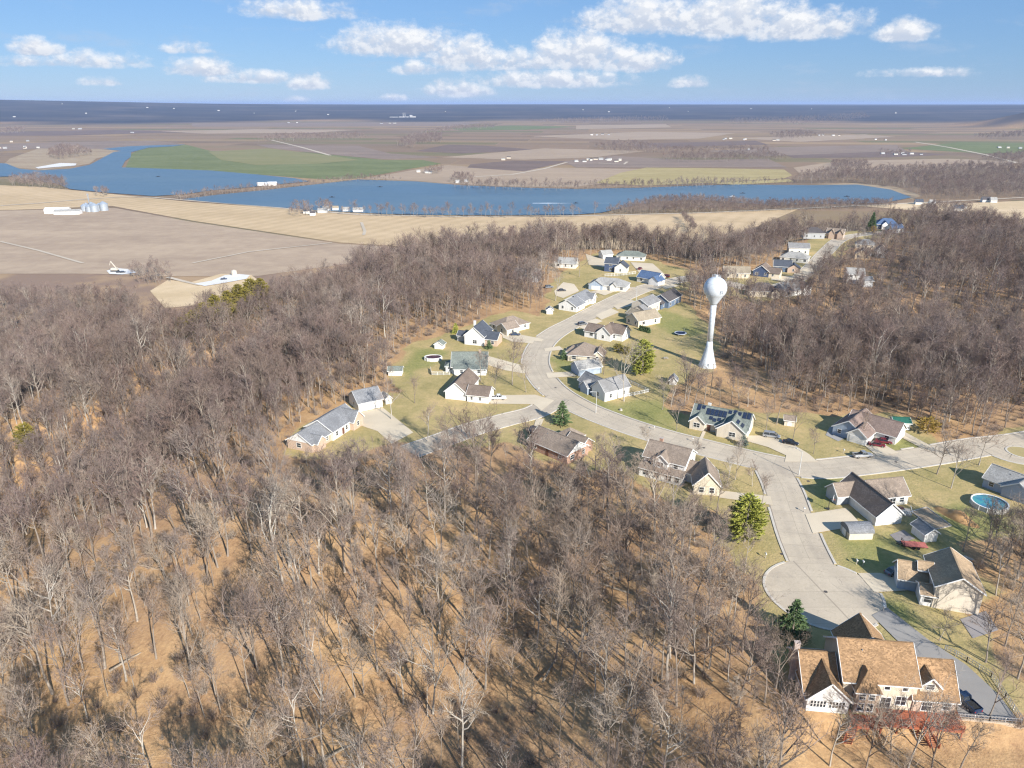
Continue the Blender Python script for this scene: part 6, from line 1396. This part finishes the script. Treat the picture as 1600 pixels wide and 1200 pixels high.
def trampoline():
    q = (74.23, 305.22); o = thing('trampoline', 'round trampoline with dark blue mat on the back lawn', 'trampoline', (q[0], q[1], 0)); r = 2.6
    MB().lathe([(r, .82), (r, .95), (r - .3, .96), (r - .3, .82)], 28, cap=False).build('pad', simple('trampoline_pad', (.55, .60, .66), .6, .1), o)
    MB().lathe([(r - .3, .88), (r - .32, .9)], 28).build('mat', simple('trampoline_mat', (.012, .022, .06), .7, .2), o)
    for k in range(6): a = k * 1.0472; MB().bar((2.5 * math.cos(a), 2.5 * math.sin(a), 0), (2.5 * math.cos(a), 2.5 * math.sin(a), .85), .07).build('leg', ALU, o)
    MB().bar((2.0, 1.4, 0), (2.0, 1.4, 2.6), .07).build('net_pole', ALU, o)
trampoline()
def hoop():
    q = (79.39, 157.94); o = thing('basketball_hoop', 'basketball hoop with white backboard beside the wide drive', 'basketball hoop', (q[0], q[1], .1), R(-30)); dk = simple('hoop_pole', (.05, .05, .05), .5, .1)
    MB().bar((0, 0, 0), (0, 0, 3.1), .14).bar((0, 0, 2.9), (.7, 0, 3.2), .1).build('pole', dk, o); MB().box(.7, -.9, 2.85, .76, .9, 3.9).build('backboard', MBX, o)
    MB().lathe([(.23, 3.02), (.25, 3.05), (.23, 3.08)], 12, 1.05, 0, cap=False).build('rim', simple('hoop_rim', (.6, .12, .03), .5, .1), o); MB().box(-.5, -.4, 0, .3, .4, .22).build('base', dk, o)
hoop()
def trailer():
    q = (92.46, 141.61); o = thing('flatbed_trailer', 'faded red flatbed trailer on the mown lawn', 'trailer', (q[0], q[1], 0), R(-8)); rd = simple('faded_red_boards', (.50, .16, .13), .85, .3, 2.5); dk = simple('trailer_frame', (.05, .03, .03), .7, .2)
    for k in range(9): MB().box(-2.6, -1.1 + k * .245, .62, 2.6, -1.1 + k * .245 + .225, .70).build('plank', rd, o)
    b = MB(); b.box(-2.6, -1.14, .48, 2.6, -1.04, .6).box(-2.6, 1.04, .48, 2.6, 1.14, .6).box(-2.6, -1.0, .46, -2.5, 1.0, .6).bar((-2.6, -.9, .5), (-4.0, 0, .5), .1).bar((-2.6, .9, .5), (-4.0, 0, .5), .1).build('chassis', dk, o)
    b = MB(); b.bar((-2.55, -1.05, .7), (-2.55, -1.05, 1.5), .08).bar((-2.55, 1.05, .7), (-2.55, 1.05, 1.5), .08).bar((-2.55, -1.05, 1.5), (-2.55, 1.05, 1.5), .08).bar((-2.55, -1.05, 1.1), (-2.55, 1.05, 1.1), .08).build('head_rack', dk, o)
    for wx in (-.5, .5):
        for sy in (-1, 1): w = MB(); w.lathe([(.33, -.1), (.33, .1)], 14); w.v = [(p[0] + wx, p[2] + sy * 1.27, p[1] + .33) for p in w.v]; w.build('wheel', TYRE, o)
trailer()
def garden():
    o = thing('raised_garden_bed', 'timber-edged garden bed of bare brown soil behind the L-shaped house', 'garden bed', ((103.79, 155.21)[0], (103.79, 155.21)[1], 0)); a0 = Vector((103.79, 155.21)); so = simple('garden_soil', (.36, .27, .18), .95, .3, 1.0)
    P = [Vector(q) - a0 for q in ((99.65, 156.72), (104.63, 158.86), (105.90, 150.27), (100.97, 148.58))]
    MB().slab([(p.x, p.y, .12) for p in P], .2).build('soil', so, o)
    for a, b in zip(P, P[1:] + P[:1]): MB().bar((a.x, a.y, .08), (b.x, b.y, .08), .3, .3).build('border_timber', GREYW, o)
    m, t, bs = new_mat('orange_clay'); n = t.noise(t.n('ShaderNodeTexCoord').outputs['Object'], .9, 5, .65); t.l(t.mix(t.mapr(n, .3, .7), (.40, .22, .09), (.52, .31, .14)), bs.inputs['Base Color']); bs.inputs['Roughness'].default_value = .95
    q = (109.46, 154.32); h = thing('earth_mound', 'long mound of orange clay beside the garden bed', 'earth mound', (q[0], q[1], 0), R(-62)); b = MB(); nx, ny = 26, 14
    rnd = random.Random(3)
    for j in range(ny):
        for i in range(nx):
            u, v = i / (nx - 1) * 2 - 1, j / (ny - 1) * 2 - 1; z = 1.5 * max(0, 1 - u * u - v * v * 1.0) ** .8 * (1 + .35 * math.sin(5 * u + 1) + .1 * rnd.random()) - .05
            b.v.append((u * 5.6, v * 2.0, z))
    b.f = [(j * nx + i, j * nx + i + 1, (j + 1) * nx + i + 1, (j + 1) * nx + i) for j in range(ny - 1) for i in range(nx - 1)]; b.mi = [0] * len(b.f); b.build('clay', m, h, True)
    g = thing('patio_set', 'white railed back patio with dark red furniture behind the L-shaped house', 'patio', ((96.78, 156.72)[0], (96.78, 156.72)[1], 0), R(-20))
    MB().box(-2.4, -1.6, 0, 2.4, 1.6, .5).build('platform', GREYW, g); b = MB()
    for k in range(13): b.box(-2.4 + k * .39, -1.62, .5, -2.3 + k * .39, -1.56, 1.4)
    b.box(-2.4, -1.64, 1.38, 2.4, -1.54, 1.46).box(2.32, -1.5, 1.38, 2.42, 1.5, 1.46).build('railing', WHITE, g); MB().lathe([(.05, .5), (.05, 1.15), (.8, 1.18), (.8, 1.24)], 14).build('table', DOORM, g)
garden()
def bench_set(label, xy, rz, mat, name='picnic_table'):
    o = thing(name, label, 'table', (xy[0], xy[1], th(*xy)), rz); b = MB()
    for k in range(4): MB().box(-.95, -.4 + k * .21, .72, .95, -.4 + k * .21 + .18, .77).build('plank', mat, o)
    for s in (-1, 1): MB().box(-.95, s * .8 - .13, .42, .95, s * .8 + .13, .47).build('bench', mat, o); MB().bar((s * .7, -.8, 0), (s * .7, .3, .72), .09).bar((s * .7, .8, 0), (s * .7, -.3, .72), .09).build('leg', mat, o)
bench_set('pale picnic table on the shaded lawn behind the beige house', (101.60, 136.12), R(-50), GREYW)
bench_set('wooden picnic table by the tower lawn', (61.29, 272.65), R(10), GREYW)
MB_STUMP = thing('tree_stump', 'pale sawn tree stump on the lawn before the white-gabled house', 'stump', ((36.16, 220.96)[0], (36.16, 220.96)[1], 0)); MB().lathe([(.7, -.2), (.5, .2), (.45, .55)], 10).build('stump', GREYW, MB_STUMP)
flat('patio', [(99.87, 207.21), (105.55, 210.13), (104.25, 201.55), (98.41, 197.04), (96.38, 201.55)], .09, field_mat('patio_grey', (.30, .29, .28), (.40, .38, .36)))
flat('patio', [(88.49, 116.38), (95.08, 118.89), (94.09, 113.21), (87.75, 110.88)], .09, field_mat('patio_stone', (.22, .20, .19), (.34, .31, .30)))
flat('patio', [(89.19, 146.38), (93.63, 148.58), (94.40, 144.76), (89.60, 142.65)], .085, MATS['patio_stone'])
# ---------------------------------------------------------------- the plain: farms, boats, far town
def ground_xy(p): return (p[0], p[1], th(*p))
ROOFW = simple('white_metal_roof', (.72, .73, .74), .4, .06); GALV = simple('galvanised_steel', (.50, .55, .60), .35, .12, .8, .5)
def barn(label, p, L, d, e, r, rz=0.0, wall=None, roof=None, group=None, name='farm_building', cat='farm building'):
    h = thing(name, label, cat, (p[0], p[1], FLOOD + .3), rz, group)
    wall_mesh(0, L, 0, d, -.6, e, r, 'x').build('wall', wall or SD('white'), h); roof_mesh(0, L, 0, d, e, r, 'x', .3)[0].build('roof', roof or ROOFW, h); return h
def bin_(label, p, r, e, group): 
    h = thing('grain_bin', label, 'grain bin', (p[0], p[1], FLOOD + .3), 0, group)
    MB().lathe([(r, -.5), (r, e)], 20).build('wall', GALV, h); MB().lathe([(r + .15, e - .05), (r * .3, e + r * .5), (.3, e + r * .6), (.3, e + r * .6 + .5)], 20).build('roof', GALV, h)
barn('long white shed at the back of the riverside grain farm', (-706, 1111), 34, 12, 5, 3, R(8)); barn('low white shed at the front of the riverside grain farm', (-684, 1098), 36, 11, 4.5, 2.5, R(8), None, RF('lgrey'))
for k, (a, b_, r, e) in enumerate([(133, 330, 5, 8), (140, 331, 5, 8), (148, 331, 6, 9.5), (156, 329, 5, 8), (163, 329, 6.5, 10), (136, 327, 4.5, 7), (144, 327, 5, 8)]):
    bin_(['leftmost', 'second', 'largest middle', 'fourth', 'rightmost', 'back left', 'back middle'][k] + ' steel grain bin of the riverside farm', [(-660, 1139), (-649, 1132), (-641, 1132), (-641, 1146), (-634, 1146), (-669, 1161), (-661, 1161)][k], r, e, 'grain bins of the riverside farm')
q = (-651, 1139); lg = thing('grain_elevator_leg', 'thin steel elevator leg rising above the grain bins', 'grain elevator', (q[0], q[1], FLOOD + .3)); MB().box(-.5, -.5, 0, .5, .5, 24).build('shaft', GALV, lg); MB().box(-1, -1, 24, 1, 1, 26).build('head', GALV, lg)
SMALL = [((-315, 1111), 'slate-roofed house', 12, 9, 'slate'), ((-300, 1091), 'dark sedan-sized shed', 8, 6, 'dark'), ((-295, 1118), 'white barn', 14, 9, 'lgrey'), ((-293, 1139), 'white house', 10, 9, 'lgrey'), ((-279, 1146), 'cream cabin', 9, 6, 'khaki'), ((-260, 1132), 'grey cabin', 9, 7, 'lgrey'), ((-243, 1125), 'long white cabin', 15, 8, 'lgrey')]
for p, lab, L, d, rf in SMALL: barn('%s of the lakeside cluster left of centre' % lab, p, L, d, 3.5, 3, R(5), SD('white'), RF(rf), 'lakeside cluster', 'lakeside_building', 'house')
for p, lab in [((-513, 1502), 'white boathouse on the causeway between the lakes'), ((-496, 1514), 'second white boathouse on the causeway')]: barn(lab, p, 18, 10, 4, 2.5, R(12), name='boathouse', cat='boathouse')
for p, lab, L, rf in [((705, 1168), 'steep tan barn right of the lake end', 14, 'khaki'), ((683, 1139), 'slate cottage beside the tan barn', 14, 'slate'), ((682, 1207), 'white cottage near the lake end', 9, 'lgrey'), ((793, 1248), 'dark-roofed farmhouse right of the tan barn', 14, 'dark'), ((802, 1240), 'pale shed by the dark-roofed farmhouse', 10, 'lgrey'), ((663, 1215), 'navy-roofed cottage at the lake end', 12, 'slate')]:
    barn(lab, p, L, 9, 4, 4.5, R(-10), SD('pale'), RF(rf), None, 'lakeside_building', 'house')
rn = random.Random(9)
FARMS = [(None, 4, 'white farm group beyond the lake centre'), (None, 4, 'farmstead with looped lane beyond the lake'), (None, 3, 'right half of the looped-lane farmstead'), (None, 6, 'white farm group above the left marsh'), (None, 2, 'small farm left above the marsh'), (None, 3, 'farmyard on the far lake shore'), (None, 2, 'shore cottage by the far bank'),
 (None, 6, 'pale farm group right of the tree clump'), (None, 2, 'white barn at the long track'), (None, 4, 'farm row in the upper right plain'), (None, 2, 'farm at the upper right hedge'), (None, 3, 'farm at the right green field'), (None, 4, 'farm in the upper middle plain'), (None, 2, 'farm in the upper left plain'), (None, 2, 'far left farm'), (None, 3, 'farm below the power station'), (None, 5, 'farm row at the right hedgerow'), (None, 2, 'farm left of the power station'), (None, 3, 'white yard in the far right plain'), (None, 3, 'farm near the far right hill'), (None, 1, 'cottage in the right-hand hedgerow'), (None, 2, 'barn pair at the dark field')]
FARM_XY = [(214, 2178, 2189), (271, 2204, 2220), (305, 2178, 2200), (-1831, 2860, 3396), (-2139, 3298, 3931), (-203, 1805, 1817), (-101, 1578, 1581), (1284, 2490, 2801), (1692, 3474, 3864), (1662, 3969, 4303), (1196, 3474, 3674), (1855, 2860, 3409), (475, 4051, 4079), (-2161, 4417, 4917), (-2834, 4977, 5727), (-1019, 6439, 6519), (1039, 3538, 3687), (-1884, 6655, 6917), (3612, 7689, 8495), (4217, 7402, 8519), (859, 2738, 2870), (-19, 2256, 2256)]
for (cx, cy, dist), (_, n, lab) in zip(FARM_XY, FARMS):
    for k in range(n):
        s = dist / 1800.0; L = rn.uniform(8, 14) * max(1, s * .5); p = (cx + (k - n / 2) * 17 * max(1, s * .8) + rn.uniform(-5, 5), cy + rn.uniform(-30, 30) * s)
        barn('%s building of the %s' % (['leftmost', 'second', 'third', 'fourth', 'fifth', 'sixth'][k] if n > 1 else 'lone', lab), p, L, L * .5, 3.4 * max(1, s * .3), 2.2 * max(1, s * .3), rn.uniform(-.3, .3), SD(rn.choice(['pale', 'beige', 'grey', 'grey'])), rn.choice([RF('lgrey'), RF('lgrey'), RF('grey'), RF('dark')]), lab)
# buildings of the far wooded bank
TOWN = [(-5719, 9850), (-5637, 9874), (-4456, 7982), (-4456, 8063), (-4857, 9968), (-4671, 9782), (-4559, 9652), (-4043, 8895), (-4272, 9608), (-4220, 9633), (-3994, 9660), (-3406, 8757), (-3586, 9417), (-3483, 9356), (-4418, 7054), (-4672, 7214), (-4471, 7287), (-4079, 9524), (-2734, 9736), (-2416, 9364), (-2188, 8822), (-2114, 8819), (-1741, 10012), (-1600, 9665), (-861, 9913), (-853, 11197), (81, 8125), (943, 10358), (987, 9539), (1043, 8999), (1209, 9738), (1345, 9244), (1840, 10109), (2284, 11268), (2973, 10264), (2733, 9051), (3303, 10737), (2311, 8072), (2386, 7986), (4063, 10508), (4041, 10131), (3378, 7680), (4395, 8854), (3921, 10760), (3334, 7886), (-2983, 8917), (-3182, 10410), (-624, 10770), (2251, 9901), (-3668, 7256)]
RANK = {k: i for i, k in enumerate(sorted((k for k in range(len(TOWN)) if k % 3 == 0), key=lambda k: TOWN[k][0] / TOWN[k][1]))}
for k, (x, y) in enumerate(TOWN):
    if k % 3: continue
    z = th(x, y); s = math.hypot(x, y) / 1000.0; L = rn.uniform(.9, 2.6) * s
    h = thing('town_building', 'pale far building, %s from left on the wooded bank at the horizon' % NTH(RANK[k]), 'building', (x, y, z), rn.uniform(-.2, .2), 'town buildings along the horizon'); hh = rn.uniform(.4, .7) * s
    wall_mesh(0, L, 0, L * .4, -6, hh, hh * .4, 'x').build('wall', SD('pale'), h); roof_mesh(0, L, 0, L * .4, hh, hh * .4, 'x', .3)[0].build('roof', RF('lgrey'), h)
def power_station():
    x, y = -1150, 8219; z = th(x, y); s = math.hypot(x, y) / 1130.0 * .62
    o = thing('power_station', 'far power station with two pale chimney stacks on the horizon', 'power station', (x, y, z)); m = simple('stack_concrete', (.40, .39, .38), .8, .1)
    for dx in (-2.2, 2.2): MB().lathe([(1.0 * s, -5), (.62 * s, 10.5 * s)], 12, dx * s, 0).build('chimney_stack', m, o)
    for (a, b_, w, h) in ((13, 0, 6, 5.5), (19, 0, 8, 2.8), (5, 0, 5, 2.2), (-12, 0, 14, 2.0), (-34, 4, 20, 1.4)): MB().box(a * s, 0, -5, (a + w) * s, 5 * s, h * s).build('hall', m, o)
power_station()
def boat(label, p, L, wake=False, mat=None):
    o = thing('boat', label, 'boat', (p[0], p[1], FLOOD + .95), 0); mat = mat or PBLK
    n = 5; b = MB()
    for (x, w, z) in ((-L / 2, .8, .6), (-L / 4, 1, .6), (L / 6, .9, .7), (L / 2, .05, .95)): b.v += [(x, -w * L * .16, z), (x, -w * L * .12, -.1), (x, w * L * .12, -.1), (x, w * L * .16, z)]
    for i in range(3): b.f += [(i * 4 + k, (i + 1) * 4 + k, (i + 1) * 4 + (k + 1) % 4, i * 4 + (k + 1) % 4) for k in range(4)]
    b.f += [(0, 1, 2, 3)]; b.mi = [0] * len(b.f); b.build('hull', mat, o); MB().box(-L * .15, -L * .1, .55, L * .12, L * .1, 1.5).build('cabin', mat, o)
    if wake:
        m = simple('wake_foam', (.55, .62, .68), .6, .3, .2); w = MB(); w.add([(-L * .4, 0, .02), (-L * 6, 5, .02), (-L * 9, 3, .02), (-L * 9, -3, .02), (-L * 6, -5, .02)], [(0, 1, 2, 3, 4)]); w.add([(L * .5, 0, .025), (L * 7, 2.5, .025), (L * 7, 1, .025)], [(0, 1, 2)]); w.build('wake', m, o)
boat('dark boat trailing a white wake in the middle of the lake', (106, 1228), 8, True)
boat('pale boat at the right of the lake', (392, 1321), 9, mat=PW)
for p, lab in [((-318, 1311), 'dark blind float in the near left of the big lake'), ((-262, 1480), 'dark blind float near the far shore'), ((596, 1321), 'dark float at the right lake end'), ((-801, 1696), 'dark float in the left lake'), ((-1065, 1696), 'dark float at the far left of the left lake'), ((425, 1370), 'small dark float right of the pale boat')]: boat(lab, p, 10)
# machinery on the gravel pads
def excavator():
    p = (-392, 706); o = thing('drilling_rig', 'cream crane rig with raised boom on the left gravel pad', 'crane', (p[0], p[1], FLOOD + .75)); y = simple('rig_paint', (.55, .50, .42), .6, .15)
    MB().box(-3, -1.6, 1.0, 3, 1.6, 3.4).build('cab', y, o); MB().bar((2, 0, 3), (-2.5, 0, 10), .7).build('boom', y, o); MB().bar((-2.5, 0, 10), (-4, 0, 6), .4).build('jib', y, o); MB().box(-3.4, -2.0, 0, 3.4, -1.1, 1.2).box(-3.4, 1.1, 0, 3.4, 2.0, 1.2).build('tracks', TYRE, o)
    for q, l in (((-385, 700), 'black SUV beside the crane rig'), ((-381, 700), 'second dark SUV beside the crane rig')): vehicle('suv', l, q, .3, PBLK, 'SUV', FLOOD + .75)
    q = (-268, 689); t_ = thing('storage_tank', 'cream storage tank on the right-hand gravel pad', 'tank', (q[0], q[1], FLOOD + .75)); MB().lathe([(2.6, 0), (2.6, 4.2), (.3, 5.2)], 18).build('shell', y, t_)
    vehicle('pickup', 'blue pickup truck on the right-hand gravel pad', (-271, 670), .4, PBLU, 'pickup', FLOOD + .75)
excavator()
IRON = simple('cast_iron', (.09, .08, .075), .7, .2)
for k, (q, lab) in enumerate([((79.96, 172.46), 'at the mouth of the cul-de-sac street'), ((61.07, 138.57), 'at the neck of the turning circle'), ((15.60, 241.28), 'in the street bend'), ((56.81, 192.69), 'in the street before the solar house'), ((65.43, 125.01), 'in the turning circle'), ((109.16, 183.67), 'in the street near the parked silver pickup')]):
    o = thing('manhole_cover', 'round iron manhole cover ' + lab, 'manhole cover', (q[0], q[1], .055 if k not in (4,) else .075)); MB().lathe([(.42, 0), (.40, .02)], 16).build('lid', IRON, o)
# ---------------------------------------------------------------- the air: even haze over the whole plain
def haze():
    b = MB(); b.box(-62000, -500, -64.0, 62000, 82000, 190.0)
    m = bpy.data.materials.new('haze_air'); m.use_nodes = True; m.node_tree.nodes.clear(); t = NT(m.node_tree)
    v = t.n('ShaderNodeVolumePrincipled'); v.inputs['Color'].default_value = HAZE_COL + (1,); v.inputs['Density'].default_value = HAZE_D; v.inputs['Anisotropy'].default_value = 0.0
    o = t.n('ShaderNodeOutputMaterial'); t.l(v.outputs[0], o.inputs['Volume'])
    tag(b.build('haze', m), kind='stuff')
HAZE_COL, HAZE_D = (0.50, 0.66, 1.0), 3.6e-5
haze()
